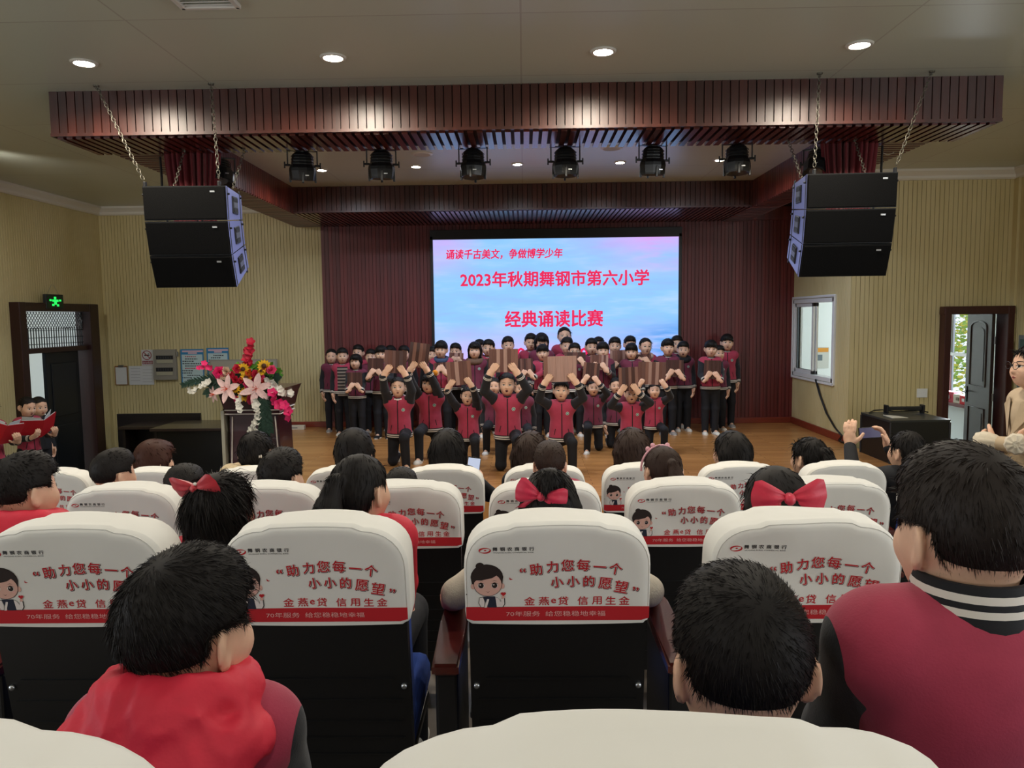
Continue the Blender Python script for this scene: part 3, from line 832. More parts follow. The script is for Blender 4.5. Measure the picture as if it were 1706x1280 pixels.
# outer walls
lw_holes = [(wy - ww / 2 + 7.0, wy + ww / 2 + 7.0, .9, 2.6) for wy, ww in WINDOWS_L]
DOORL = (10.02, 11.90)     # the double door in the left wall
slat_wall('wall_left', (HALL_L, HALL_B), (HALL_L, BACK_Y), FLOOR, CEIL, lw_holes + [(DOORL[0] + 7.0, DOORL[1] + 7.0, FLOOR, 2.01)], flip=True)
rw_holes = [(wy - ww / 2 + 7.0, wy + ww / 2 + 7.0, .9, 2.6) for wy, ww in WINDOWS_R]
slat_wall('wall_right', (HALL_R, HALL_B), (HALL_R, ALC_Y), FLOOR, CEIL, rw_holes)
m = MB(); m.box((-.2, HALL_B - .08, 1.5), (13.4, .16, 4.3)); struct(m.build('wall_rear', mat('cream_paint', 'c4b791', .6)))
slat_wall('wall_stage_left', (HALL_L, BACK_Y), (-3.2, BACK_Y), FLOOR, CEIL, flip=True)
slat_wall('wall_stage', (-3.2, BACK_Y - .03), (RET_X, BACK_Y - .03), 0, 3.4, flip=True, pitch=.058, mats=[WOODP, WOODG])
m = MB(); m.box((.5, BACK_Y + .07, 1.6), (7.6, .14, 4.2)); struct(m.build('wall_behind_stage', WOODG))
WIN_U = (10.65, 12.26)     # control room window in the return wall
slat_wall('wall_return', (RET_X, ALC_Y), (RET_X, BACK_Y), 0, CEIL, [(WIN_U[0] - ALC_Y, WIN_U[1] - ALC_Y, .77, 1.95)], thick=.12)
m = MB(); m.box((RET_X + .06, (ALC_Y + BACK_Y) / 2, FLOOR / 2), (.12, BACK_Y - ALC_Y, -FLOOR)); struct(m.build('wall_return_base', CREAM))
DR = (5.43, 6.32, 1.78)    # the door in the right front wall
slat_wall('wall_front_right', (RET_X, ALC_Y), (HALL_R + .5, ALC_Y), FLOOR, CEIL, [(DR[0] - RET_X, DR[1] - RET_X, FLOOR, DR[2])], flip=True, pitch=.058, thick=.14)
m = MB(); m.box((HALL_R + .012, ALC_Y - .05, 1.5), (.1, .1, 4.1)); struct(m.build('trim_1', CREAM))

# baseboards and cove
m = MB(); m.box((.5, BACK_Y - .05, .045), (7.5, .03, .09), bev=.006); m.box((-3.56, BACK_Y - .02, .045), (.74, .035, .09), bev=.006); struct(m.build('baseboard_stage', BASEW), 'low red wood baseboard along the stage wall')
m = MB(); m.box((RET_X - .02, (ALC_Y + BACK_Y) / 2, .05), (.03, BACK_Y - ALC_Y, .10), bev=.006); struct(m.build('baseboard_right', BASEW))
m = MB()
pr = [(0, 0), (.03, 0), (.05, .02), (.05, .05), (.11, .10), (.11, .13), (0, .13)]
def cove(p0, p1, flip):
    M = wall_map(p0, p1, flip); L = (Vector(p1) - Vector(p0)).length; n = len(pr)
    vs = [M @ Vector((u, d, CEIL - .13 + z)) for u in (0, L) for d, z in pr]
    m.add(vs, [(i, (i + 1) % n, n + (i + 1) % n, n + i) for i in range(n)])
cove((HALL_L, HALL_B), (HALL_L, BACK_Y), True); cove((HALL_L, BACK_Y), (-3.95, BACK_Y), True); cove((HALL_R, HALL_B), (HALL_R, ALC_Y), False); cove((RET_X, ALC_Y), (HALL_R, ALC_Y), True)
struct(m.build('trim_2', WHITEP), 'white cove moulding under the ceiling')

# hall side windows, behind the photographer and beside the rows
GLASS = NT('window_glass'); GLASS.b.inputs['Base Color'].default_value = (1, 1, 1, 1); GLASS.b.inputs['Transmission Weight'].default_value = 1; GLASS.b.inputs['Roughness'].default_value = 0; GLASS.b.inputs['IOR'].default_value = 1.01
GLASS = GLASS.m
def window_unit(name, M, u0, u1, z0, z1, cols=2, fr=.05, dep=.07, glass=True):
    m = MB(); box = lambda a, b, c, d: m.box(M @ Vector(((a + b) / 2, 0, (c + d) / 2)), (b - a, dep, d - c), 0, M.to_3x3(), bev=.004)
    box(u0, u1, z0, z0 + fr); box(u0, u1, z1 - fr, z1); box(u0, u0 + fr, z0, z1); box(u1 - fr, u1, z0, z1)
    for k in range(1, cols): c = u0 + (u1 - u0) * k / cols; box(c - fr / 2, c + fr / 2, z0, z1)
    o = struct(m.build(name, UPVC))
    if glass:
        g = MB(); g.box(M @ Vector(((u0 + u1) / 2, 0, (z0 + z1) / 2)), (u1 - u0 - fr, .006, z1 - z0 - fr), 0, M.to_3x3()); g.build('pane', GLASS, o)
    return o
wi = 1
for X, ws, s in ((HALL_L - .08, WINDOWS_L, 1), (HALL_R + .08, WINDOWS_R, 1)):
    for wy, ww in ws:
        window_unit('window_%d' % wi, wall_map((X, wy - ww / 2), (X, wy + ww / 2)), 0, ww, .9, 2.6); wi += 1

# ------------------------------------------------------------------ wooden ceiling canopy over the stage
FX, FY0, FY1, FZ = 3.74, 6.2, 6.82, 3.2
m = MB()
m.box((0, (FY0 + FY1) / 2 + .01, (FZ + CEIL) / 2 + .01), (2 * FX - .02, FY1 - FY0 - .03, CEIL - FZ - .02), 1)
n = 110
for i in range(n):
    w = 2 * FX / n; x = -FX + w * (i + .5)
    m.box((x, FY0 + .006, (FZ + CEIL) / 2 + .012), (w - .008, .014, CEIL - FZ - .024), 0)
m.box((0, FY0 + .002, FZ + .012), (2 * FX, .03, .024), 0)
for sx in (-1, 1): m.box((sx * (FX - .005), (FY0 + FY1) / 2, (FZ + CEIL) / 2), (.014, FY1 - FY0, CEIL - FZ), 0)
n = 100
for i in range(n):
    w = 2 * (FX - .02) / n; x = -FX + .02 + w * (i + .5)
    m.box((x, (FY0 + FY1) / 2 + .01, FZ - .004), (w * .62, FY1 - FY0 - .02, .022), 2)
struct(m.build('ceiling_beam_front', [WOODB, WOODG, WOODS]), 'broad red wood fascia beam across the front of the stage')
for nm, s in (('left', -1), ('right', 1)):
    m = MB(); xa, xb, ya, yb = 3.14, 3.52, FY1, BACK_Y - .02
    if s < 0: xa, xb = 3.16, 3.57
    m.box((s * (xa + xb) / 2, (ya + yb) / 2, (FZ + CEIL) / 2), (xb - xa - .02, yb - ya, CEIL - FZ), 1)
    k = int((10.7 - ya) / .068)
    for i in range(k): m.box((s * (xa + .004), ya + .034 + i * .068, (FZ + CEIL) / 2), (.016, .060, CEIL - FZ), 0)
    k = int((yb - ya) / .068)
    for i in range(k): m.box((s * (xb - .004), ya + .034 + i * .068, (FZ + CEIL) / 2), (.016, .060, CEIL - FZ), 0)
    k = int((yb - ya) / .085)
    for i in range(k): m.box((s * (xa + xb) / 2, ya + .04 + i * .085, FZ - .002), (xb - xa, .052, .02), 0)
    struct(m.build('ceiling_beam_' + nm, [WOODBY, WOODG]))
m = MB(); RY = 10.7
m.box((0, (RY + BACK_Y) / 2, (FZ + CEIL) / 2 + .01), (2 * 3.5, BACK_Y - RY - .03, CEIL - FZ - .02), 1)
n = 104
for i in range(n):
    w = 7.0 / n; x = -3.5 + w * (i + .5)
    m.box((x, RY + .006, (FZ + CEIL) / 2), (w - .008, .014, CEIL - FZ), 0)
    m.box((x, (RY + BACK_Y) / 2, FZ), (w * .62, BACK_Y - RY - .04, .02), 2)
m.box((0, RY, FZ + .008), (7.0, .03, .022), 0)
struct(m.build('ceiling_beam_rear', [WOODB, WOODG, WOODS]))
m = MB(); m.box((.5, BACK_Y - .06, 3.3), (7.4, .06, .2)); struct(m.build('trim_3', WOODP))

# ------------------------------------------------------------------ left double door with lattice transom
DWD = mat('dark_door_wood', '2a100e', .4, var=.2, vscale=(30, 30, 3))
DLEAF = mat('dark_blue_door', '0d1319', .45)
ml = MB(); X = HALL_L
y0, y1 = DOORL
ml.box((X + .02, y0 + .07, (FLOOR + 2.01) / 2), (.24, .14, 2.01 - FLOOR), bev=.01); ml.box((X + .02, y1 - .12, (FLOOR + 2.01) / 2), (.24, .24, 2.01 - FLOOR), bev=.01)
ml.box((X + .02, (y0 + y1) / 2, 1.95), (.225, y1 - y0 - .02, .115), bev=.01); ml.box((X, (y0 + y1) / 2, 1.35), (.18, y1 - y0 - .2, .07), bev=.005)
door1 = struct(ml.build('door_1', DWD), 'tall dark wood doorway with lattice transom in the left wall')
mt = MB(); ty0, ty1, tz0, tz1 = y0 + .14, y1 - .24, 1.385, 1.885
for i in range(26):
    y = ty0 + (ty1 - ty0) * (i + .5) / 26
    mt.box((X + .01, y, tz0 + .14), (.012, .009, .28))
for z in (tz0 + .05, tz0 + .14, tz0 + .24): mt.box((X + .01, (ty0 + ty1) / 2, z), (.012, ty1 - ty0, .009))
for s in (-1, 1):
    for i in range(-3, 27):
        a = ty0 + (ty1 - ty0) * i / 24
        mt.tube([(X + .01, min(max(a + s * (t - .5) * .22, ty0), ty1), tz0 + .26 + t * .24) for t in (0, .5, 1)], .005, 5)
mt.build('transom_lattice', mat('black_iron', '17181a', .5), door1)
mg = MB(); mg.box((X - .02, (ty0 + ty1) / 2, (tz0 + tz1) / 2), (.006, ty1 - ty0, tz1 - tz0)); mg.build('pane', GLASS, door1)
mf = MB(); mf.box((X - .01, y0 + .14 + .55 + .39, (FLOOR + 1.31) / 2), (.05, .80, 1.31 - FLOOR), bev=.006)
for z0, z1 in ((-.4, .25), (.38, 1.15)): mf.box((X + .02, y0 + 1.08, (z0 + z1) / 2), (.02, .58, z1 - z0), bev=.009)
mf.build('leaf', DLEAF, door1)
mf = MB(); mf.box((X - .38, y0 + .19, (FLOOR + 1.31) / 2), (.7, .05, 1.31 - FLOOR), bev=.006); mf.build('leaf', DLEAF, door1)
# corridor beyond the left door with a white-framed window
m = MB(); m.box((X - 1.55, 11.2, 1.2), (.1, 4.6, 3.6)); mw = None
CW = X - 1.6
m = MB(); M = wall_map((CW, 9.0), (CW, 16.0), True)
for a, b, c, d in ((0, 2.1, FLOOR, 2.6), (3.1, 7.0, FLOOR, 2.6), (2.1, 3.1, FLOOR, .55), (2.1, 3.1, 2.3, 2.6)):
    m.box(M @ Vector(((a + b) / 2, -.05, (c + d) / 2)), (b - a, .1, d - c), 0, M.to_3x3())
m.box((CW + .75, 12.5, 2.65), (1.7, 7.0, .1)); m.box((CW + .75, 12.5, FLOOR - .05), (1.7, 7.0, .1))
struct(m.build('wall_corridor', mat('corridor_paint', 'cfd2cf', .6)))
window_unit('window_7', M, 2.1, 3.1, .55, 2.3, 2, .06)

# ------------------------------------------------------------------ control room behind the right wall
m = MB(); RX1 = 6.95; RY1 = 13.3
RW = mat('white_room_paint', 'd5dcda', .6)
m.box((RX1 + .06, 11.0, 1.5), (.12, 1.7, 4.2)); m.box((RX1 + .06, 13.1, 1.5), (.12, .7, 4.2))
m.box((RX1 + .06, 12.3, -.15), (.12, .95, .9)); m.box((RX1 + .06, 12.3, 2.9), (.12, .95, 1.3))
m.box((RX1 / 2 + RET_X / 2, RY1, 1.5), (RX1 - RET_X + .2, .12, 4.2))
m.box((RET_X - .03, (BACK_Y + RY1) / 2 + .08, 1.5), (.12, RY1 - BACK_Y - .1, 4.2))
m.box((5.68, 11.78, 2.75), (2.6, 3.0, .1))
struct(m.build('wall_control_room', RW))
window_unit('window_8', wall_map((RX1 + .06, 11.85), (RX1 + .06, 12.75)), 0, .9, .30, 2.25, 1, .06)
m = MB(); m.box((RX1 + .03, 12.3, 1.05), (.06, .9, .05), bev=.004); struct(m.build('trim_4', UPVC))
m = MB(); m.box((RX1 - .10, 12.25, .28), (.26, 1.2, .05), bev=.006); struct(m.build('window_8_sill', mat('dark_red_sill', '5d1d1c', .4)))
m = MB(); 
for i in range(9): m.cyl((RX1 - .05 + .015 * (i % 2), 12.86 + i * .035, .36), (RX1 - .05 + .015 * (i % 2), 12.86 + i * .035, 2.4), .026, n=8)
tag(m.build('window_curtain', mat('red_curtain', '7d2730', .8)), 'dark red curtain gathered beside the control room window', 'curtain')
area_light('daylight', (RX1 - .02, 12.3, 1.3), (0, R_(90), 0), 1.8, .85, 75, (.88, .96, 1.0))
area_light('daylight', (CW + .04, 11.6, 1.4), (0, R_(-90), 0), 1.6, .9, 60, (.88, .96, 1.0))
# window in the return wall: one sliding sash with glass in front, the other half open
M = wall_map((RET_X + .05, WIN_U[0]), (RET_X + .05, WIN_U[1]))
w = window_unit('window_9', M, 0, WIN_U[1] - WIN_U[0], .77, 1.95, 1, .06, .14, glass=False)
def sash(u0, u1, off):
    m = MB(); f = .055
    for a, b, c, d in ((u0, u1, .83, .83 + f), (u0, u1, 1.89 - f, 1.89), (u0, u0 + f, .83, 1.89), (u1 - f, u1, .83, 1.89)):
        m.box(M @ Vector(((a + b) / 2, off, (c + d) / 2)), (b - a, .03, d - c), 0, M.to_3x3(), bev=.003)
    s = m.build('sash', UPVC, w); g = MB(); g.box(M @ Vector(((u0 + u1) / 2, off, 1.36)), (u1 - u0 - .09, .006, .97), 0, M.to_3x3()); g.build('pane', GLASS, s)
sash(.80, 1.56, .035); sash(.775, 1.535, -.005)
m = MB(); m.box((RET_X - .012, (WIN_U[0] + WIN_U[1]) / 2, .745), (.04, 1.68, .035), bev=.006); m.box((RET_X - .012, (WIN_U[0] + WIN_U[1]) / 2, 1.975), (.04, 1.68, .035), bev=.006)
for y in (WIN_U[0] - .03, WIN_U[1] + .0): m.box((RET_X - .012, y, 1.36), (.04, .035, 1.25), bev=.006)
struct(m.build('window_9_frame', UPVC))
# notice on the control room's far wall seen through that window
m = MB(); c = atY(1368, 596, RY1 - .066); m.box(c, (.26, .006, .36), 0); m.box(c + Vector((0, -.004, .13)), (.24, .003, .07), 1); m.box(c + Vector((-.03, -.004, .0)), (.10, .003, .10), 2)
tag(m.build('wall_notice', [mat('paper_grey', 'b9bcb4', .6), mat('paper_orange', 'c98a2a', .6), mat('paper_dark', '5d6a70', .6)]), 'paper notice with an orange heading seen through the open window', 'notice')
# right door: frame, and a moulded leaf swung into the room
m = MB(); f = .085
for sx in (DR[0] + f / 2, DR[1] - f / 2): m.box((sx, ALC_Y, (FLOOR + DR[2]) / 2), (f, .26, DR[2] - FLOOR), bev=.008)
m.box(((DR[0] + DR[1]) / 2, ALC_Y, DR[2] - f / 2 + .010), (DR[1] - DR[0] + .02, .245, f + .02), bev=.008)
door2 = struct(m.build('door_2', mat('dark_red_door_frame', '3a1512', .4, var=.15, vscale=(30, 30, 3))), 'dark red wood doorway in the right front wall')
hx, hy, W = DR[1] - f - .075, ALC_Y + .05, .72
ang = R_(97)
L = Matrix.Translation((hx, hy, 0)) @ Matrix.Rotation(PI - ang, 4, 'Z')       # leaf runs along local +X from the hinge
LEAFM = mat('door_leaf_brown', '2c1a18', .35, coat=.2)
m = MB(); bx = lambda c, d, b=.0: m.box(L @ Vector(c), d, 0, L.to_3x3(), bev=b)
bx((W / 2, 0, (FLOOR + DR[2] - f) / 2 + .01), (W, .042, DR[2] - f - FLOOR - .02), .004)
leaf = m.build('leaf', LEAFM, door2)
for s in (-1, 1):
    m = MB()
    for z0, z1, arch in ((.72, 1.52, True), (-.42, .42, False)):
        a, b = .13, W - .13
        pts = [(a, z0), (b, z0), (b, z1)] + ([((a + b) / 2 + (b - a) / 2 * math.cos(t), z1 + .08 * math.sin(t)) for t in np.linspace(0, PI, 9)[1:-1]] if arch else []) + [(a, z1)]
        m.tube([L @ Vector((p[0], s * .024, p[1])) for p in pts], .012, 6, closed=True)
        ins = [((a + b) / 2 + (p[0] - (a + b) / 2) * .72, (z0 + z1) / 2 + (p[1] - (z0 + z1) / 2) * .84) for p in pts]
        m.add([L @ Vector((p[0], s * .027, p[1])) for p in ins], [tuple(range(len(ins)))], 0)
    m.build('moulding', LEAFM, leaf)
    m = MB(); c = (W - .06, s * .025, .58)
    m.box(L @ Vector(c), (.04, .012, .22), 0, L.to_3x3(), bev=.004); m.tube([L @ Vector(p) for p in ((W - .06, s * .03, .62), (W - .06, s * .075, .62), (W - .17, s * .08, .615))], .009, 8)
    m.build('handle', mat('black_steel', '101113', .3, metal=.7), leaf)
for z in (-.2, .6, 1.35):
    m = MB(); m.cyl((hx + .012, hy - .02, z - .05), (hx + .012, hy - .02, z + .05), .012); m.build('hinge', mat('steel', '8a8c8e', .35, metal=.9), door2)
# green board on the right wall
m = MB(); p0 = atX(1688, 590, HALL_R - .03); m.box((HALL_R - .03, 9.18, .95), (.04, 1.45, .95), 0, bev=.006); m.box((HALL_R - .055, 9.18, .95), (.012, 1.35, .85), 1)
tag(m.build('wall_board', [mat('grey_frame', '5c5f60', .5), mat('dark_green_board', '24403a', .6)]), 'dark green framed board on the right side wall behind the teacher', 'board')
# ------------------------------------------------------------------ auditorium seats with printed white covers
BLUEF = mat('blue_seat_fabric', '1d3f8f', .9, var=.1, vscale=(30, 30, 30), bump=.2, bscale=400)
SHELL = mat('black_moulded_plastic', '0e0e0f', .38, bump=.12, bscale=700)
ARMW = wood('armrest_wood', '3a120e', '5c2018', .22, .3, 0, (60, 4, 60), coat=.5)
PANELB = mat('black_side_panel', '0f0d0d', .5)
STEEL = mat('bolt_steel', 'b0b2b4', .3, metal=.9)
COVERM = NT('white_cover_cloth')
_v = COVERM.coord((1, 1, 1)); _n1 = COVERM.noise(COVERM.coord((9, 9, 4)), 1.0, 2, .5)
COVERM.bump(_n1, .35, .012); COVERM.b.inputs['Base Color'].default_value = lin('dedcd6'); COVERM.b.inputs['Roughness'].default_value = .85; COVERM.b.inputs['Sheen Weight'].default_value = .15
COVERM = COVERM.m
INKR = mat('red_print', 'b81722', .8); INKD = mat('dark_print', '3a1216', .8); INKK = mat('black_print', '201c1e', .8); INKW = mat('white_print', 'e2d8d4', .8)
INKH = mat('brown_black_print', '241611', .8); INKS = mat('skin_print', 'd9ab9c', .8); INKN = mat('navy_print', '1b2033', .8); INKP = mat('pink_print', 'e3a9a5', .8)
CMATS = [COVERM, INKR, INKD, INKK, INKW, INKH, INKS, INKN, INKP]
CW_, CH_, CT_ = .458, .262, .135       # cover width, height, thickness front to back
TILT = R_(9)

def cover_disp(seed):
    r = random.Random(seed); ws = [(r.uniform(8, 26), r.uniform(-16, 16), r.uniform(0, 6), r.uniform(.0006, .0018)) for _ in range(5)]
    if seed % 3 == 2: ws.append((14, 30, 1.0, .0032)); ws.append((40, -18, .3, .0016))
    def f(u, v):
        e = max(0, min(1, (v - .02) / .08))
        return sum(a * math.sin(k * u + l * v + p) for k, l, p, a in ws) * e
    return f
_text_cache = {}
def _txt(*k):
    if k not in _text_cache: _text_cache[k] = text_mesh(*k)
    return _text_cache[k]
def make_cover(seed):
    m = MB(); dsp = cover_disp(seed); hw = CW_ / 2
    # outline of the back panel, open at the bottom: u, v from bottom left round the top to bottom right
    rc = .105; out = [(-hw + .002, 0), (-hw, .02), (-hw, .04), (-hw, .06), (-hw, .08), (-hw, .10)]
    for t in np.linspace(PI, PI / 2, 9): out.append((-hw + rc + rc * math.copysign(abs(math.cos(t)) ** .92, math.cos(t)), CH_ - .012 - rc + rc * math.sin(t) ** .92))
    for x in np.linspace(-hw + rc, hw - rc, 13)[1:-1]: out.append((x, CH_ - .012 + .012 * math.cos(x / hw * PI / 2)))
    for t in np.linspace(PI / 2, 0, 9): out.append((hw - rc + rc * math.copysign(abs(math.cos(t)) ** .92, math.cos(t)), CH_ - .012 - rc + rc * math.sin(t) ** .92))
    out += [(hw, .10), (hw, .08), (hw, .06), (hw, .04), (hw, .02), (hw - .002, 0)]
    bott = [(x, -.004 * (1 - (x / hw) ** 2)) for x in np.linspace(hw, -hw, 27)[1:-1]]
    loop = out + bott; N = len(loop); NO = len(out); c = (0, .11)
    def S_(u, v, w): return Vector((u, w, v))
    # back panel at w = 0 (towards the viewer, -Y), front at w = CT_
    rings = []
    for s, w in ((.1, 0), (.2, 0), (.3, 0), (.4, 0), (.5, 0), (.6, 0), (.7, 0), (.78, 0), (.85, 0), (.90, .0005), (.955, .004), (.985, .011), (1.0, .024)):
        row = []
        for i, p in enumerate(loop):
            u, v = c[0] + (p[0] - c[0]) * s, c[1] + (p[1] - c[1]) * s
            row.append(S_(u, v, (w if i < NO else 0) - dsp(u, v)))
        rings.append(row)
    cen = S_(c[0], c[1], -dsp(*c))
    m.add([cen] + rings[0], [(0, 1 + (i + 1) % N, 1 + i) for i in range(N)], 0, True)
    vs = sum(rings, []); fs = []
    for k in range(len(rings) - 1):
        for i in range(N): fs.append((k * N + i, k * N + (i + 1) % N, (k + 1) * N + (i + 1) % N, (k + 1) * N + i))
    m.add(vs, fs, 0, True)
    # gusset over the top and sides, then the front lip
    gr = [[Vector(r) for r in rings[-1][:NO]]]
    for s, w in ((1.0, .05), (1.0, CT_ - .035), (.985, CT_ - .012), (.95, CT_ - .002), (.86, CT_), (.5, CT_)):
        row = []
        for i, p in enumerate(out):
            q = (c[0] + (p[0] - c[0]) * s, c[1] + (p[1] - c[1]) * s) if p[1] > .03 else (p[0] * s, p[1])
            row.append(S_(q[0], q[1] - .010 * max(0, (w - .02)) / CT_ * (p[1] / CH_) + .003 * math.sin(seed + p[0] * 21 + w * 60) * (p[1] / CH_), w))
        gr.append(row)
    vs = sum(gr, []); fs = [(k * NO + i, k * NO + i + 1, (k + 1) * NO + i + 1, (k + 1) * NO + i) for k in range(len(gr) - 1) for i in range(NO - 1)]
    m.add(vs, fs, 0, True)
    m.tube([S_(c[0] + (p[0] - c[0]) * .975, c[1] + (p[1] - c[1]) * .975, .0075 - dsp(c[0] + (p[0] - c[0]) * .975, c[1] + (p[1] - c[1]) * .975)) for p in out[2:-2]], .0014, 5)
    # --- the print, laid on the back panel
    def put(pts, fs, mi, off): m.add([S_(u, v, -dsp(u, v) - off) for u, v in pts], fs, mi)
    def poly(pts, mi, off): put(pts, [tuple(range(len(pts)))], mi, off)
    def disc(u, v, ru, rv, mi, off, a0=0, a1=2 * PI, n=20): 
        pts = [(u + ru * math.cos(t), v + rv * math.sin(t)) for t in np.linspace(a0, a1, n + 1)[:-1 if a1 - a0 > 6.28 else None]]; poly(pts, mi, off)
    def word(s, size, u, v, mi, off, rot=0., grow=0., du=0., dv=0., sx=1.):
        tv, tf = _txt(s, size, grow, 2)
        ca, sa = math.cos(rot), math.sin(rot); put([(u + du + (p.x * ca * sx - p.y * sa), v + dv + (p.x * sa * sx + p.y * ca)) for p in tv], tf, mi, off)
    k = .0003; U = lambda x: (x - 910) * k; V = lambda y: (838 - y) * k * .99
    # red band in strips so that it follows the cloth
    nb = 24; b0, b1 = .0075, .0455
    lft = [(-hw + .004 + (CW_ - .008) * i / nb) for i in range(nb + 1)]
    put([(x, b0 + (.006 if i in (0, nb) else 0)) for i, x in enumerate(lft)] + [(x, b1) for x in lft], [(i, i + 1, nb + 2 + i, nb + 1 + i) for i in range(nb)], 1, .0008)
    word('70年服务  给您稳稳地幸福', .0150, U(895), .0265, 8, .0014, grow=0.0, sx=1.42)
    # emblem and bank name
    for a0, s in ((R_(20), 1), (R_(200), 1)):
        ts = np.linspace(a0, a0 + R_(205), 16); o_ = [(U(325) + .0150 * math.cos(t), .197 + .0076 * math.sin(t)) for t in ts]; i_ = [(U(325) + (.0150 - .0062 * math.sin((t - a0) / R_(205) * PI)) * math.cos(t), .197 + (.0076 - .0034 * math.sin((t - a0) / R_(205) * PI)) * math.sin(t)) for t in ts]
        put(o_ + i_, [(i, i + 1, 17 + i, 16 + i) for i in range(15)], 1, .0009)
    disc(U(328), .1975, .0030, .0018, 1, .0009)
    for i, ch in enumerate('舞钢农商银行'): [word(ch, .0112, U(408 + i * 59), .2010, 3, .0009, 0, 0, q, q, sx=1.15) for q in (-.00025, .00025)]
    word('WUGANG RURAL COMMERCIAL BANK', .0046, U(556), .1915, 3, .0009, sx=1.22)
    # slogan in outlined letters along two arcs
    for ch, x, y, a, sz in (('“', 628, 352, 0, .040), ('助', 735, 345, 8, .0325), ('力', 868, 322, 5, .0315), ('您', 990, 308, 2, .0325), ('每', 1118, 308, -2, .0325), ('一', 1252, 326, -5, .0325), ('个', 1380, 346, -9, .0325),
                            ('小', 905, 460, 8, .031), ('小', 1035, 455, 4, .031), ('的', 1165, 455, 0, .0315), ('愿', 1297, 476, -6, .0335), ('望', 1428, 508, -10, .0345), ('”', 1545, 528, -12, .040)):
        r = R_(a)
        for q in range(6):
            c6, s6 = math.cos(q * PI / 3), math.sin(q * PI / 3)
            word(ch, sz, U(x), V(y), 2, .0006, r, 0, .0011 + .0019 * c6, -.0014 + .0019 * s6); word(ch, sz, U(x), V(y), 4, .0010, r, 0, .0016 * c6, .0016 * s6)
        for q in range(4): word(ch, sz, U(x), V(y), 1, .0015, r, 0, .0006 * math.cos(q * PI / 2), .0006 * math.sin(q * PI / 2))
    for ch, x, sz in (('金', 682, .0245), ('燕', 800, .0245), ('e', 878, .026), ('贷', 957, .0245), ('信', 1118, .0245), ('用', 1232, .0245), ('生', 1345, .0245), ('金', 1455, .0245)):
        for q in (-.0004, .0004): word(ch, sz, U(x), V(634), 1, .0009, 0, 0, q, q, sx=1.12)
    # small clerk drawing: head with a bun, waistcoat, raised hands
    D = lambda x, y, rx, ry, mi, off, **kw: disc(U(x), V(y), rx * k, ry * k, mi, off, **kw)
    P = lambda pts, mi, off: poly([(U(x), V(y)) for x, y in pts], mi, off)
    D(283, 315, 36, 34, 5, .0008)
    D(337, 415, 133, 118, 5, .0010)
    D(222, 495, 18, 26, 6, .0009); D(462, 495, 18, 26, 6, .0009)
    D(343, 478, 117, 108, 2, .0012); D(343, 478, 113, 104, 6, .0014)
    P([(214, 478), (205, 400), (240, 330), (337, 298), (430, 330), (470, 405), (462, 478), (447, 430), (420, 395), (380, 420), (300, 438), (250, 440)], 5, .0017)
    for x in (288, 398):
        D(x, 488, 27, 25, 4, .0017); D(x, 488, 22, 23, 5, .0019); D(x - 6, 480, 6, 6, 4, .0021, n=8)
        P([(x - 32, 474), (x, 458), (x + 32, 474), (x, 465)], 5, .0021); P([(x - 26, 448), (x, 440), (x + 26, 448), (x, 444)], 5, .0019)
    P([(326, 538), (343, 548), (360, 538), (343, 553)], 2, .0019)
    D(270, 520, 14, 8, 8, .0017); D(418, 520, 14, 8, 8, .0017)
    P([(302, 588), (398, 588), (410, 690), (338, 690)], 7, .0012)
    for pts in ([(302, 590), (272, 598), (264, 650), (284, 690), (310, 690), (318, 640)], [(396, 590), (420, 600), (448, 640), (452, 606), (478, 606), (480, 660), (462, 690), (408, 690)]):
        P([(x + (x - 345) * .015, y) for x, y in pts], 3, .0010); cx_ = sum(p[0] for p in pts) / len(pts); cy_ = sum(p[1] for p in pts) / len(pts)
        P([(cx_ + (x - cx_) * .86, cy_ + (y - cy_) * .90) for x, y in pts], 4, .0013)
    P([(338, 600), (310, 690), (330, 690), (352, 615)], 4, .0015)
    D(345, 603, 22, 8, 7, .0017); D(466, 594, 13, 16, 6, .0015)
    D(459, 562, 12, 11, 1, .0016, n=10); D(478, 562, 12, 11, 1, .0016, n=10); P([(448, 568), (489, 568), (468, 586)], 1, .0016)
    P([(520, 415), (530, 430), (548, 434), (532, 441), (520, 436)], 1, .0010); P([(166, 560), (174, 566), (170, 574), (163, 568)], 3, .0010)
    o = m.build('seat_cover', CMATS)
    me = o.data; bpy.data.objects.remove(o); return me
COVERS = [make_cover(s) for s in (0, 1, 2)]

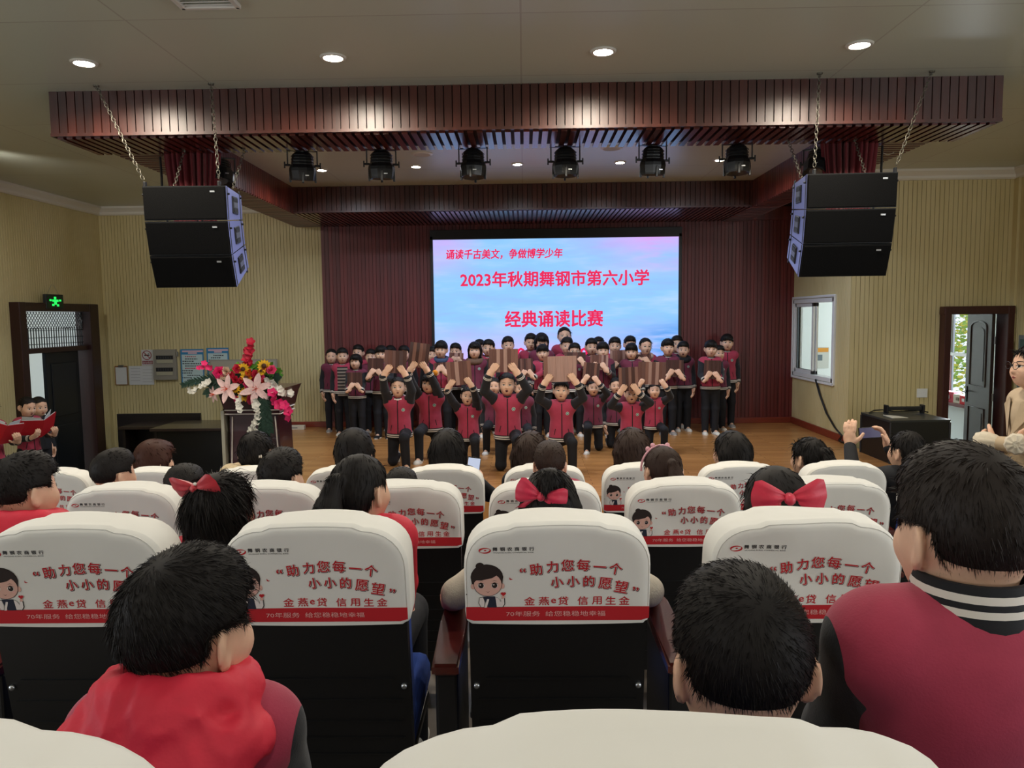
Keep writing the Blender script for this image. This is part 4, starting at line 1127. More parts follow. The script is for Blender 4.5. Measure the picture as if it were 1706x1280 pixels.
def rounded_panel(m, w, h, t, r, mi=0, M=None, top_only=True, n=7):
    pts = [(-w / 2, 0)] + [(-w / 2 + r + r * math.cos(a), h - r + r * math.sin(a)) for a in np.linspace(PI, PI / 2, n)] + [(w / 2 - r + r * math.cos(a), h - r + r * math.sin(a)) for a in np.linspace(PI / 2, 0, n)] + [(w / 2, 0)]
    M = (M or Matrix()) @ Matrix(((1, 0, 0, 0), (0, 0, 1, 0), (0, 1, 0, 0), (0, 0, 0, 1)))
    m.prism(pts[::-1], t, mi, M)
BT = Matrix.Translation((0, 0, .40)) @ Matrix.Rotation(TILT, 4, 'X')      # backrest frame: leans back towards -Y
COVER_Z = .366       # the cover's lower edge along the backrest
def make_seat():
    root = thing('auditorium_seat', 'seat', 'seat')
    m = MB(); rounded_panel(m, .440, .81, .030, .09, 0, BT @ Matrix.Translation((0, .012, -.21)))
    for z in (-.25, -.16, -.07, .02, .11, .225): m.box(BT @ Vector((0, .010, z * .55 + .02)), (.40, .006, .004), 0, BT.to_3x3())
    m.box(BT @ Vector((0, .0095, .205)), (.36, .007, .005), 0, BT.to_3x3())
    m.build('back_shell', SHELL, root)
    m = MB(); rounded_panel(m, .425, .59, .075, .085, 0, BT @ Matrix.Translation((0, .045, 0))); o = m.build('back_cushion', BLUEF, root)
    m = MB(); m.box((0, .245, .41), (.43, .42, .11), 0, Matrix.Rotation(R_(3), 3, 'X'), bev=.035); m.build('seat_cushion', BLUEF, root)
    m = MB(); m.box((0, .24, .335), (.42, .38, .04), 0, bev=.012); m.build('seat_pan', SHELL, root)
    for sx in (-1, 1):
        m = MB(); c = BT @ Vector((sx * .205, .008, .185)); m.ell(c, (.008, .006, .008), 0, 10, 6); m.build('bolt', STEEL, root)
    return root
def arm_parts(root, x):
    m = MB(); pts = [(-.035, -.03), (.035, -.03), (.037, .20), (.036, .36), (.026, .405), (0, .415), (-.026, .405), (-.036, .36), (-.037, .20)]
    Mx = Matrix.Translation((x, .03, .600)) @ Matrix.Rotation(R_(4), 4, 'X')
    bm = bmesh.new(); lo = [bm.verts.new(Mx @ Vector((p[0], p[1], 0))) for p in pts]; hi = [bm.verts.new(Mx @ Vector((p[0], p[1], .032))) for p in pts]; n = len(pts)
    bm.faces.new(lo[::-1]); bm.faces.new(hi)
    for i in range(n): bm.faces.new((lo[i], lo[(i + 1) % n], hi[(i + 1) % n], hi[i]))
    bmesh.ops.bevel(bm, geom=[e for e in bm.edges if abs(e.verts[0].co.z - e.verts[1].co.z) < .02], offset=.007, segments=2, affect='EDGES'); m.bm(bm, 0, False)
    m.build('armrest', ARMW, root)
    m = MB(); m.box((x, .20, .30), (.058, .36, .60), 0, bev=.008); m.box((x, .16, .014), (.075, .30, .028), 0, bev=.006); m.build('arm_panel', PANELB, root)

SEAT_P = make_seat(); arm_parts(SEAT_P, -.2865)
PITCH = .573
# row: x of seat centres (as surveyed), which of them are only partly in view
ROWX = {'A': [-1.055, -.478, .092, .672], 'B': [-1.70, -1.12, -.52, .075, .680], 'C': [-2.22, -1.645, -1.06, -.487, .078, .637, 1.232], 'D': [-2.69, -2.12, -1.55, -1.01, -.463, .107, .662, 1.205, 1.775, 2.348]}
SEAT_WORD = {'A': 'nearest row', 'B': 'second row', 'C': 'third row', 'D': 'front row by the stage'}
WHERE = {('A', 0): None, ('A', 1): 'lower left corner', ('A', 2): 'bottom middle', ('A', 3): 'bottom right',
         ('B', 0): None, ('B', 1): 'far left', ('B', 2): 'left of centre', ('B', 3): 'centre, its whole print clear', ('B', 4): 'right, creased',
         ('C', 0): None, ('C', 1): 'left', ('C', 2): 'behind the long-haired red bow girl', ('C', 3): 'wrinkled, left of centre', ('C', 4): 'below the girl with bow and bun', ('C', 5): 'right of centre below the pink headband girl', ('C', 6): 'right, behind the large flat red bow',
         ('D', 0): 'farthest left by the dark door', ('D', 1): 'below the brown-haired person', ('D', 2): 'left, under a low dark head', ('D', 3): 'left of the high ponytail girl', ('D', 4): 'below the long-haired girl with phone', ('D', 5): 'centre, half behind the bun girl', ('D', 6): 'below the white flower clip', ('D', 7): 'right, below the half-tied hair girl', ('D', 8): 'right, below the low ponytail girl', ('D', 9): 'farthest right, below the filming woman'}
SEATS = {}
first = True
for row, xs in ROWX.items():
    for i, x in enumerate(xs):
        o = SEAT_P if first else copy_tree(SEAT_P); first = False
        o.location = (x, ROWY[row], ROWZ[row])
        w = WHERE[(row, i)] or ('partly cut by the picture edge at left')
        tag(o, 'blue and black auditorium seat, %s, %s' % (SEAT_WORD[row].replace(' from the camera', ''), w), 'seat', 'auditorium seats in rows')
        if i == len(xs) - 1: arm_parts(o, .2865)
        SEATS[(row, i)] = o
        k = 2 if (row, i) in (('C', 3), ('B', 4)) else (i + ord(row)) % 2
        c = link('seat_cover', COVERS[k]); M = Matrix.Translation(o.location) @ BT @ Matrix.Translation((0, .002, COVER_Z))
        c.matrix_world = M
        tag(c, 'white printed cover, %s, %s' % (SEAT_WORD[row].replace(' from the camera', ''), w), 'seat cover', 'white printed seat covers')
# ------------------------------------------------------------------ lamps and ceiling fittings
LAMPRING = mat('lamp_ring_white', 'd8d6d0', .4); LAMPON = emit('lamp_glow', 'fff3d8', 95.0)
def downlight(x, y, z, label, power, r=.075, spot=168, col=(1, .90, .74), group='recessed ceiling downlights', blend=.6):
    t = thing('downlight', label, 'ceiling light', (x, y, z), 0, group)
    m = MB(); m.lathe([(r * .86, -.001), (r * .90, -.012), (r * 1.12, -.012), (r * 1.22, -.004), (r * 1.22, 0)], 24); m.build('ring', LAMPRING, t)
    m = MB(); m.lathe([(0, -.006), (r * .5, -.006), (r * .88, -.004)], 24); m.build('diffuser', LAMPON, t)
    l = bpy.data.lights.new('lamp', 'SPOT'); l.energy = power; l.spot_size = R_(spot); l.spot_blend = blend; l.color = col; l.shadow_soft_size = r * .8
    o = bpy.data.objects.new('lamp', l); COL.objects.link(o); o.location = (x, y, z - .03)
    return t
FRONT = [(-3.076, 5.536), (-1.311, 5.516), (.568, 5.492), (2.308, 5.452)]
P_FRONT, P_COFFER, P_HALL = 135, 92, 62
for (x, y), w in zip(FRONT, ('leftmost of the four big glowing downlights before the canopy', 'big glowing downlight second from left before the canopy', 'big glowing downlight third from left before the canopy', 'rightmost of the four big glowing downlights before the canopy')):
    downlight(x, y, CEIL, w, P_FRONT, spot=169, blend=.5)
for (px, py), w in zip([(536, 283), (693, 277), (862, 273), (1033, 270), (1199, 266)], ('small recessed downlight over the stage beside the leftmost stage lamp', 'small recessed downlight second from left over the stage', 'small recessed downlight over the middle of the stage', 'small recessed downlight fourth from left over the stage', 'small recessed downlight beside the rightmost stage lamp')):
    p = atZ(px, py, CEIL); downlight(p.x, p.y, CEIL, w, P_COFFER, .06, col=(.78, .86, 1.0), group='small downlights over the stage')
# further lamps of the same kind continue over the seats and the side aisles, outside the picture; the aimed pair is added for the walls
def unseen_lamp(x, y, power, aim=None, size=150):
    m = MB(); r = .075; m.lathe([(r * .86, -.001), (r * .90, -.012), (r * 1.12, -.012), (r * 1.22, -.004), (r * 1.22, 0)], 20, 0); m.lathe([(0, -.006), (r * .88, -.004)], 20, 1)
    f = m.build('unseen_ceiling_lamp', [LAMPRING, LAMPON]); f.location = (x, y, CEIL); f['kind'] = 'structure'
    l = bpy.data.lights.new('lamp', 'SPOT'); l.energy = power; l.spot_size = R_(size); l.spot_blend = .65; l.color = (1, .95, .87); l.shadow_soft_size = .10
    o = bpy.data.objects.new('lamp', l); COL.objects.link(o); o.location = (x, y, CEIL - .03)
    if aim: o.rotation_euler = (Vector(aim) - o.location).to_track_quat('-Z', 'Y').to_euler()
for x in (-4.9, -1.9, .6, 3.2, 5.2):
    for y in (2.3, -1.0, -4.2): unseen_lamp(x, y, P_HALL)
unseen_lamp(-5.7, 8.0, P_HALL * 1.9, (-4.9, 12.3, 1.3), 95); unseen_lamp(5.75, 6.4, P_HALL * 1.1, (5.3, 10.15, 1.4), 95)  # aimed pair added out of view to brighten the cream front walls
unseen_lamp(-5.9, 6.2, P_HALL * .3); unseen_lamp(5.6, 5.4, P_HALL * .3)
for px, py, w in ((703, 256, 'round off-white ceiling speaker left of centre over the stage'), (1019, 246, 'round off-white ceiling speaker right of centre over the stage')):
    p = atZ(px, py, CEIL); t = thing('ceiling_speaker', w, 'ceiling speaker', p, 0, 'round ceiling speakers')
    m = MB(); m.lathe([(.095, -.016), (.105, -.014), (.12, -.006), (.122, 0)], 28); m.build('rim', LAMPRING, t)
    m = MB(); m.lathe([(0, -.012), (.05, -.013), (.096, -.015)], 28); m.build('grille', mat('grille_beige', 'b9b2a2', .7), t)
p = atZ(345, 2, CEIL); t = thing('ceiling_vent', 'white rectangular ceiling vent cut by the top edge of the picture', 'vent', (p.x, p.y - .1, CEIL))
m = MB()
for s in (-1, 1): m.box((s * .16, 0, -.012), (.03, .32, .024), bev=.004); m.box((0, s * .15, -.012), (.34, .03, .024), bev=.004)
m.build('frame', LAMPRING, t)
m = MB()
for i in range(7): m.box((0, -.115 + i * .038, -.012), (.30, .026, .004), 0, Matrix.Rotation(R_(30), 3, 'X'))
m.build('louvre', LAMPRING, t)

# ------------------------------------------------------------------ LED screen
def screen_mat():
    k = NT('screen_picture'); tc = k.n('ShaderNodeTexCoord'); sp = k.n('ShaderNodeSeparateXYZ'); k.l(tc.outputs['Object'], sp.inputs[0])
    n1 = k.noise(k.coord((.55, 1, 2.2)), 1.0, 3, .55); n2 = k.noise(k.coord((.9, 1, 5.0)), 1.0, 3, .6)
    sky = k.ramp(n2, [(.30, lin('8fb9f2')), (.5, lin('8cc4fa')), (.72, lin('a9cdfb'))])
    def mrange(sock, a, b, c=0., d=1.):
        x = k.n('ShaderNodeMapRange'); k.l(sock, x.inputs[0]); x.inputs[1].default_value = a; x.inputs[2].default_value = b; x.inputs[3].default_value = c; x.inputs[4].default_value = d; return x.outputs[0]
    def math_(op, a, b):
        x = k.n('ShaderNodeMath', operation=op)
        for i, q in enumerate((a, b)):
            if isinstance(q, (int, float)): x.inputs[i].default_value = q
            else: k.l(q, x.inputs[i])
        return x.outputs[0]
    def mix(f, a, b):
        x = k.n('ShaderNodeMixRGB'); k.l(f, x.inputs[0])
        for i, q in ((1, a), (2, b)):
            if isinstance(q, tuple): x.inputs[i].default_value = q
            else: k.l(q, x.inputs[i])
        return x.outputs[0]
    X, Z = sp.outputs['X'], sp.outputs['Z']
    top = mrange(Z, .35, 1.0); right = mrange(X, -.1, 1.7); left = mrange(X, -1.1, -1.9)
    f1 = math_('MULTIPLY', math_('MULTIPLY', top, math_('MAXIMUM', right, left)), mrange(n1, .3, .6))
    c = mix(f1, sky, lin('d8a5ee'))
    f2 = math_('MULTIPLY', math_('MULTIPLY', mrange(X, 1.2, 1.9), mrange(Z, .45, .95)), mrange(n2, .48, .62))
    c = mix(f2, c, lin('e77ddd'))
    low = math_('MULTIPLY', mrange(Z, -.25, -.85), mrange(n1, .25, .6)); c = mix(low, c, lin('c9b4f3'))
    f3 = math_('MULTIPLY', math_('MULTIPLY', mrange(X, .7, 1.8), mrange(Z, -.15, -.5)), mrange(n2, .40, .55)); c = mix(f3, c, lin('4f9ae6'))
    k.b.inputs['Base Color'].default_value = (0, 0, 0, 1); k.b.inputs['Roughness'].default_value = .5; k.l(c, k.b.inputs['Emission Color']); k.b.inputs['Emission Strength'].default_value = 1.12
    return k.m
SX0, SX1, SZ0, SZ1 = -1.42, 2.44, .90, 2.96; SY = BACK_Y - .09
scx, scz = (SX0 + SX1) / 2, (SZ0 + SZ1) / 2
scr = thing('led_screen', 'large LED screen with red Chinese title on sky blue picture', 'screen', (scx, SY, scz))
m = MB(); bw = .045; W, H = SX1 - SX0, SZ1 - SZ0
m.box((0, .03, H / 2 + .075), (W + 2 * bw, .08, .15), bev=.004); m.box((0, .03, -H / 2 - bw / 2), (W + 2 * bw, .08, bw), bev=.004)
for s in (-1, 1): m.box((s * (W / 2 + bw / 2), .03, 0), (bw, .08, H + .1), bev=.004)
m.build('bezel', mat('screen_bezel', '121214', .4), scr)
m = MB(); m.box((0, .035, 0), (W, .03, H)); m.build('picture', screen_mat(), scr)
def line(s, size, px, py, grow, wide, italic=0., rot=0.):
    p = atY(px, py, SY); tv, tf = text_mesh(s, size, 0, 2); w = max(v.x for v in tv) - min(v.x for v in tv); k = wide / w
    m = MB()
    for q in range(6): m.add([Vector((p.x - scx + v.x * k + v.y * italic + grow * math.cos(q * PI / 3), .014 - q * .0001, p.z - scz + v.y + grow * math.sin(q * PI / 3))) for v in tv], tf)
    m.build('title_line', emit('screen_red_text', 'f51457', .95), scr)
mpp = SY / FPX
line('2023年秋期舞钢市第六小学', .255, 924, 464, .0065, 311 * mpp)
line('经典诵读比赛', .275, 923, 531, .0075, 162 * mpp)
line('诵读千古美文，争做博学少年', .16, 840, 423, .004, 192 * mpp, .12)
for px in (868, 973, 1008): line('0', .24, px, 589, .006, 13 * mpp)

# ------------------------------------------------------------------ hung loudspeakers, stage lamps, curtains
CHAINM = mat('chain_steel', '77746a', .45, metal=.8); CABM = mat('speaker_black_paint', '101113', .45); GRM = mat('speaker_grille', '050506', .7, spec=.12, bump=.4, bscale=220)
SIDEM = mat('speaker_side_screen_tint', '6872ae', .32)  # blue tint paints the LED screen's light spill into the cabinet sides
def chain_mesh(m, a, b, link_=.042, r=.0027):
    a, b = Vector(a), Vector(b); L = (b - a).length; n = max(2, int(L / (link_ * .72))); d = (b - a).normalized(); x = d.orthogonal().normalized(); y = d.cross(x)
    for i in range(n):
        c = a + d * (L * (i + .5) / n); w = x if i % 2 else y; hl = link_ / 2
        m.tube([c + d * (hl * math.cos(t)) + w * (link_ * .30 * math.sin(t)) for t in np.linspace(0, 2 * PI, 9)[:-1]], r, 4, closed=True)
def speaker_box(label, M, s, w=.70, h=.262, d=.42):
    o = thing('loudspeaker', label, 'speaker', (0, 0, 0), 0, 'hanging loudspeaker boxes'); o.matrix_world = M
    m = MB(); z0, z1 = -h, 0; tp = .035; hw = w / 2; wb = hw - .02        # cabinet: wedge in side view, narrower at the back
    f = [(-hw, 0, z0), (hw, 0, z0), (hw, 0, z1), (-hw, 0, z1)]; bk = [(-wb, d, z0 + tp), (wb, d, z0 + tp), (wb, d, z1 - tp), (-wb, d, z1 - tp)]
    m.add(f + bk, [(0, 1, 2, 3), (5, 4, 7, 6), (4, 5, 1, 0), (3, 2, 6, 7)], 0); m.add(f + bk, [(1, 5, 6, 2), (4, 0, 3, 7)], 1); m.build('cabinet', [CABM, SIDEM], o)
    m = MB(); m.box((0, -.008, (z0 + z1) / 2), (w - .012, .02, h - .012), bev=.006); m.build('grille', GRM, o)
    for q in (-1, 1):
        sd = Vector((q * hw, 0, -h / 2)).lerp(Vector((q * wb, d, -h / 2)), .5); ax = Vector((q * (wb - hw), d, 0)).normalized(); nn = Vector((q * ax.y, -q * ax.x, 0)); nn = nn if nn.x * q > 0 else -nn
        Rm = Matrix((ax, nn, Vector((0, 0, 1)))).transposed()
        m = MB(); m.box(sd + nn * .004, (.135, .012, .135), 0, Rm, bev=.004); m.box(sd + nn * .011, (.11, .004, .04), 1, Rm); m.box(sd + nn * .011 + Vector((0, 0, .04)), (.11, .004, .028), 2, Rm); m.box(sd + nn * .011 - Vector((0, 0, .04)), (.11, .004, .028), 2, Rm)
        m.build('handle', [CABM, mat('speaker_handle_grey', '4a4f60', .4), mat('speaker_recess', '06070a', .6)], o)
        for yy in (.03, d - .05): m = MB(); m.cyl(Vector((q * (hw - .02 - (.02) * yy / d), yy, -.06)), Vector((q * (hw + .018 - (.02) * yy / d), yy, -.06)), .008, n=8); m.box((q * (hw - .004 - .02 * yy / d), yy, -h / 2), (.012, .022, h * .96), 0, bev=.003); m.build('rigging_bar', CABM, o)
    m = MB(); m.box((hw - .10, -.020, -.045), (.035, .004, .012), 0); m.build('maker_plate', mat('plate_silver', 'c9ccd0', .3, metal=.6), o)
    return o
for s, nm in ((-1, 'left'), (1, 'right')):
    if s < 0: p = atY(238, 313, 6.02); q = atY(375, 309, 6.02); c = (p + q) / 2 + Vector((.0, 0, .0)); top = c.z + .005; yaw = R_(2)
    else: p = atY(1346, 291, 6.02); q = atY(1495, 288, 6.02); c = (p + q) / 2; top = c.z + .005; yaw = R_(-2)
    M = Matrix.Translation((c.x, 6.02, top)) @ Matrix.Rotation(yaw, 4, 'Z'); tilt = R_(3)
    wbox = (q - p).length
    for k, w in enumerate(('top', 'middle', 'bottom')):
        Mk = M @ Matrix.Rotation(tilt, 4, 'X')
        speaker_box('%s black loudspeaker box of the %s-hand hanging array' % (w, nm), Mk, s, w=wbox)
        M = Mk @ Matrix.Translation((0, .0, -.268)); tilt = R_(9)
    # rigging frame and four chains
    M0 = Matrix.Translation((c.x, 6.02, top)) @ Matrix.Rotation(yaw, 4, 'Z')
    hw = wbox / 2
    if s < 0: tops = [atZ(180, 153, CEIL), atZ(353, 140, CEIL)]; tops[0].y = tops[1].y = 6.06; 
    else: tops = [atZ(1365, 122, CEIL), atZ(1553, 118, CEIL)]; tops[0].y = tops[1].y = 6.06
    ends = [M0 @ Vector((-hw + .01, .03, .03)), M0 @ Vector((hw - .06, .03, .03))] if s < 0 else [M0 @ Vector((-hw + .06, .03, .03)), M0 @ Vector((hw - .01, .03, .03))]
    bk_e = [M0 @ Vector((-hw + .08, .38, .02)), M0 @ Vector((hw - .08, .38, .02))]
    bk_t = [Vector((bk_e[0].x - .02, 6.70, FZ)), Vector((bk_e[1].x + .02, 6.70, FZ))]
    for k, (a, b, w) in enumerate(((tops[0], ends[0], 'front left'), (tops[1], ends[1], 'front right'), (bk_t[0], bk_e[0], 'rear left'), (bk_t[1], bk_e[1], 'rear right'))):
        t = thing('hanging_chain', '%s steel chain holding the %s-hand loudspeaker array' % (w, nm), 'chain', (0, 0, 0), 0, 'loudspeaker chains')
        m = MB(); chain_mesh(m, a, b + (a - b).normalized() * .03); m.build('links', CHAINM, t)
        m = MB(); m.cyl((a.x, a.y, a.z - .012), (a.x, a.y, a.z), .022 if k < 2 else .03, n=12); m.cyl((a.x, a.y, a.z - .03), (a.x, a.y, a.z - .01), .006, n=8); m.build('anchor', CHAINM, t)
        m = MB(); m.box(b + Vector((0, 0, -.02)), (.02, .03, .06), 0, bev=.004); m.build('shackle', CABM, t)
LBODY = mat('lamp_black_metal', '0d0e10', .4)
def stage_lamp(label, x, y, rz=0., tilt=0.):
    t = thing('stage_lamp', label, 'stage light', (x, y, FZ), rz, 'black stage lamps under the canopy')
    m = MB(); m.tube([(-.125, 0, -.005), (-.125, 0, -.135)], .006, 6); m.tube([(.125, 0, -.005), (.125, 0, -.135)], .006, 6); m.box((0, 0, -.012), (.26, .035, .008), 0); m.cyl((0, 0, -.03), (0, 0, 0), .02); m.build('yoke', LBODY, t)
    A = Matrix.Translation((0, 0, -.135)) @ Matrix.Rotation(tilt, 4, 'X')
    m = MB(); m.lathe([(0, .115), (.06, .112), (.085, .09), (.092, .05), (.095, .01), (.112, -.02), (.116, -.045), (.108, -.11), (.104, -.125), (.094, -.118), (.0, -.07)], 10, 0, A, smooth=False)
    for k in range(3): m.lathe([(.093, .02 + .025 * k), (.099, .024 + .025 * k), (.093, .03 + .025 * k)], 20, 0, A)
    m.build('housing', LBODY, t)
    for q in (-1, 1):
        m = MB(); m.cyl((q * .10, 0, -.135), (q * .145, 0, -.135), .010, n=8); m.box((q * .150, 0, -.135), (.012, .012, .055), bev=.003); m.build('clamp_knob', LBODY, t)
    m = MB()
    for a in (0, PI / 2, PI, 1.5 * PI): m.box(A @ Vector((.106 * math.cos(a), .106 * math.sin(a), -.10)), (.018, .018, .09), 0, A.to_3x3() @ Matrix.Rotation(a, 3, 'Z'), bev=.003)
    m.build('gel_frame', LBODY, t)
    m = MB(); m.lathe([(0, -.085), (.09, -.108)], 20, 0, A); m.build('lens', mat('lens_grey', '50555c', .15), t)
    m = MB(); m.box(A @ Vector((.035, -.108, -.085)), (.03, .004, .008), 0, A.to_3x3()); m.build('rating_plate', mat('plate_silver', 'c9ccd0', .3), t)
    return t
for (px, py), w, tl in zip([(508, 267), (638, 265), (789, 262), (941, 260), (1085, 253), (1224, 251)], ('leftmost', 'second from left', 'third from left', 'third from right', 'second from right', 'rightmost'), (8, 5, -4, 0, 6, -3)):
    p = atY(px, py, 6.88); stage_lamp('%s of the six black stage lamps hung in a row' % w, p.x, 6.80, R_(tl * 2), R_(tl))
p = atY(372, 268, 7.1); stage_lamp('black stage lamp hung beside the left red curtain', p.x, 7.02, R_(30), R_(-25))
p = atY(1357, 250, 7.1); stage_lamp('black stage lamp hung beside the right red curtain', p.x, 7.02, R_(-40), R_(-28))
VELVET = mat('dark_red_velvet', '6d0d1a', .75, var=.2, vscale=(14, 14, 2), sheen=.4)
for px, w, sx in ((320, 'left', -1), (1415, 'right', 1)):
    p = atY(px, 262, 6.92); m = MB(); n = 180; rows = []
    for z, sc in ((FZ + .02, 1.12), (FZ - .10, 1.08), (FZ - .25, 1.0), (FZ - .42, .90), (FZ - .60, .84), (FZ - .72, .86)):
        rows.append([Vector((p.x + (.20 * sc) * math.cos(t) * (1 + .10 * math.sin(24 * t + z) + .05 * math.sin(41 * t)), 6.92 + .10 * sc * math.sin(t) * (1 + .34 * math.sin(24 * t + z) + .15 * math.sin(41 * t)), z)) for t in np.linspace(0, 2 * PI, n + 1)[:-1]])
    for a, b in zip(rows[:-1], rows[1:]): m.add(a + b, [((i + 1) % n, i, n + i, n + (i + 1) % n) for i in range(n)], 0, True)
    m.add(rows[-1], [tuple(range(n))], 0)
    tag(m.build('stage_curtain', VELVET), 'bunched dark red curtain behind the %s-hand loudspeaker array' % w, 'curtain', 'bunched stage curtains')
    m = MB(); x = p.x + sx * .30; m.tube([(x, 6.95, FZ + .02), (x - sx * .01, 6.94, FZ - .2), (x, 6.95, FZ - .47)], .011, 8)
    tag(m.build('hanging_rod', mat('rod_dark', '1a1414', .4)), 'thin dark rod hanging beside the %s-hand curtain bunch' % w, 'rod', 'rods beside the curtain bunches')
m = MB(); pts = [atY(px, py, 7.25) for px, py in ((1478, 226), (1488, 238), (1492, 248), (1488, 255), (1479, 258), (1468, 254), (1460, 246))]; m.tube(pts, .005, 6)
tag(m.build('loose_cable', mat('cable_white', 'b8b0a2', .6)), 'thin pale cable looping below the right end of the canopy', 'cable')

# ------------------------------------------------------------------ left wall: exit sign, papers, cabinet, posters
PAPER = mat('paper_white', 'cfd3d6', .7)
p = atX(89, 503, HALL_L + .12); t = thing('exit_sign', 'green running-man exit sign hung over the left door', 'exit sign', p, 0)
m = MB(); m.box((0, 0, 0), (.05, .40, .21), bev=.008); m.build('case', mat('sign_case', '1d2022', .5), t)
EXG = emit('exit_green', '22d455', 1.6)
m = MB(); xx = .027
def pl(pts): m.add([Vector((xx, -a, b)) for a, b in pts], [tuple(range(len(pts)))])
m.box((xx, 0, 0), (.002, .36, .16)); m.build('panel', mat('sign_dark_green', '08351a', .5), t)
m = MB(); xx = .030
for a, b, w, h in ((-.005, .052, .05, .035), (0, .015, .14, .03), (0, -.01, .06, .06), (-.055, -.045, .05, .03), (.055, -.05, .05, .03), (.11, .02, .05, .025), (-.11, .02, .05, .025)): m.box((xx, a, b), (.002, w, h))
m.build('pictogram', EXG, t)
m = MB()
for s in (-1, 1): m.tube([(0, s * .14, .10), (0, s * .02, .24)], .0025, 5)
m.build('hanger', mat('steel', '8a8c8e'), t)
WY = BACK_Y - .012
def wpos(px, py): q = atY(px, py, WY); return q
def wrect(m, x0, y0, x1, y1, mi, off=0., th=.006):
    a, b = wpos(x0, y0), wpos(x1, y1); m.box(((a.x + b.x) / 2, WY - off - th / 2, (a.z + b.z) / 2), (abs(b.x - a.x), th, abs(b.z - a.z)), mi)
m = MB(); wrect(m, 191.5, 610, 214, 641.5, 0, .004, .01); wrect(m, 193, 612, 213, 640.5, 1, .014, .003)
o = tag(m.build('clipboard', [mat('clipboard_wood', '8a5a30', .6), PAPER]), 'clipboard with a white sheet at the left end of the wall papers', 'clipboard')
m = MB(); wrect(m, 198, 608.5, 207, 612, 0, .016, .008); m.build('clip', STEEL, o)
m = MB(); wrect(m, 214.5, 610, 257.5, 641, 0, .004, .003); 
for k in range(5): wrect(m, 218 + k % 2, 614 + k * 5, 234, 614.5 + k * 5, 1, .007, .001); wrect(m, 238, 616 + k * 5, 254, 616.4 + k * 5, 1, .007, .001)
tag(m.build('wall_paper_sheet', [PAPER, mat('pencil_grey', 'a3a8ad', .7)]), 'wide white paper sheet pinned right of the clipboard', 'paper')
m = MB(); wrect(m, 235.5, 583, 256.5, 609, 0, .004, .004)
c = wpos(245, 592); r0 = 8.0 * WY / FPX
def disc(cx, cz, r, mi, off, n=28, hole=0.):
    o_ = [Vector((cx + r * math.cos(t), WY - off, cz + r * math.sin(t))) for t in np.linspace(0, 2 * PI, n + 1)[:-1]]
    if hole: i_ = [Vector((cx + hole * math.cos(t), WY - off, cz + hole * math.sin(t))) for t in np.linspace(0, 2 * PI, n + 1)[:-1]]; m.add(o_ + i_, [(i, (i + 1) % n, n + (i + 1) % n, n + i) for i in range(n)], mi)
    else: m.add(o_, [tuple(range(n))], mi)
disc(c.x, c.z, r0, 1, .010, hole=r0 * .84)
m.box((c.x, WY - .0105, c.z), (r0 * 1.8, .001, r0 * .16), 1, Matrix.Rotation(R_(45), 3, 'Y')); m.box((c.x, WY - .0098, c.z), (r0 * 1.1, .001, r0 * .24), 2); m.box((c.x + r0 * .4, WY - .0098, c.z + r0 * .28), (r0 * .3, .001, r0 * .12), 2)
wrect(m, 237.5, 601.5, 255, 606.8, 3, .008, .001)
tv, tf = text_mesh('请勿吸烟', .040); c = wpos(246, 604.2); m.add([Vector((c.x + v.x * 1.0, WY - .0095, c.z + v.y)) for v in tv], tf, 0)
tag(m.build('no_smoking_sign', [PAPER, mat('sign_red', '8f2a33', .6), mat('ink_black', '1c1a1c', .6), mat('sign_red_band', '8a3038', .6)]), 'white no-smoking sign with a red ring above the papers', 'sign')
t = thing('electrical_cabinet', 'grey electrical cabinet with two breaker windows on the left wall', 'cabinet', (0, 0, 0))
m = MB(); wrect(m, 257, 582.5, 297, 632.5, 0, .0, .05); m.build('body', mat('cabinet_grey', '8f8b80', .5), t)
for y in (592, 612):
    m = MB(); wrect(m, 262, y, 292.5, y + 13.5, 0, .05, .006); wrect(m, 262.5, y + .5, 291, y + 6.5, 1, .056, .003); wrect(m, 263.5, y + 7.5, 290.5, y + 12.5, 2, .056, .003)
    for k in range(6): wrect(m, 266 + k * 4, y + 2, 268 + k * 4, y + 5.5, 3, .059, .004)
    m.build('breaker_window', [mat('cabinet_grey', '8f8b80'), mat('window_dark', '1f2023', .3), mat('strip_cream', 'a9a68f', .6), mat('switch_grey', '3c3f44', .5)], t)
m = MB(); wrect(m, 296, 586, 298.5, 594, 0, .03, .03); m.build('latch', STEEL, t)
BLUE = mat('poster_blue', '2a80b4', .5); POSTW = mat('poster_pale', 'bcd4d6', .6); INK2 = mat('poster_ink', '38434a', .7); INKR2 = mat('poster_red_ink', 'b04a50', .7); PINKW = mat('poster_pink', 'd9b9c6', .6)
def poster(x0, y0, x1, y1, label, red):
    m = MB(); wrect(m, x0, y0, x1, y1, 0, .003, .005); wrect(m, x0 + 2.5, y0 + 9, x1 - 2, y1 - 2, 1, .008, .001); wrect(m, x0 + 3, y0 + 2.2, x1 - 3, y0 + 4.6, 4, .0085, .001); wrect(m, x0 + 13, y0 + 5.3, x1 - 13, y0 + 7.6, 4, .0085, .001)
    r = random.Random(int(x0)); y = y0 + 11.5
    while y < y1 - 4:
        a = x0 + 4 + r.choice((0, 0, 4, 8)); b = r.uniform(a + 10, x1 - 4); x = a
        mi = 3 if red and 20 < y - y0 + 10 < 46 and r.random() < .35 else 2
        while x < b:
            w = r.uniform(1.4, 3.4); wrect(m, x, y, min(x + w, x1 - 3.5), y + 1.7, mi, .009, .0006); x += w + .8
        y += 3.9
    tag(m.build('wall_poster', [BLUE, POSTW, INK2, INKR2, PINKW]), label, 'poster', 'blue-framed notices')
poster(300.5, 582, 341.5, 640, 'blue-framed notice with red lines, left of the pair above the flowers', True)
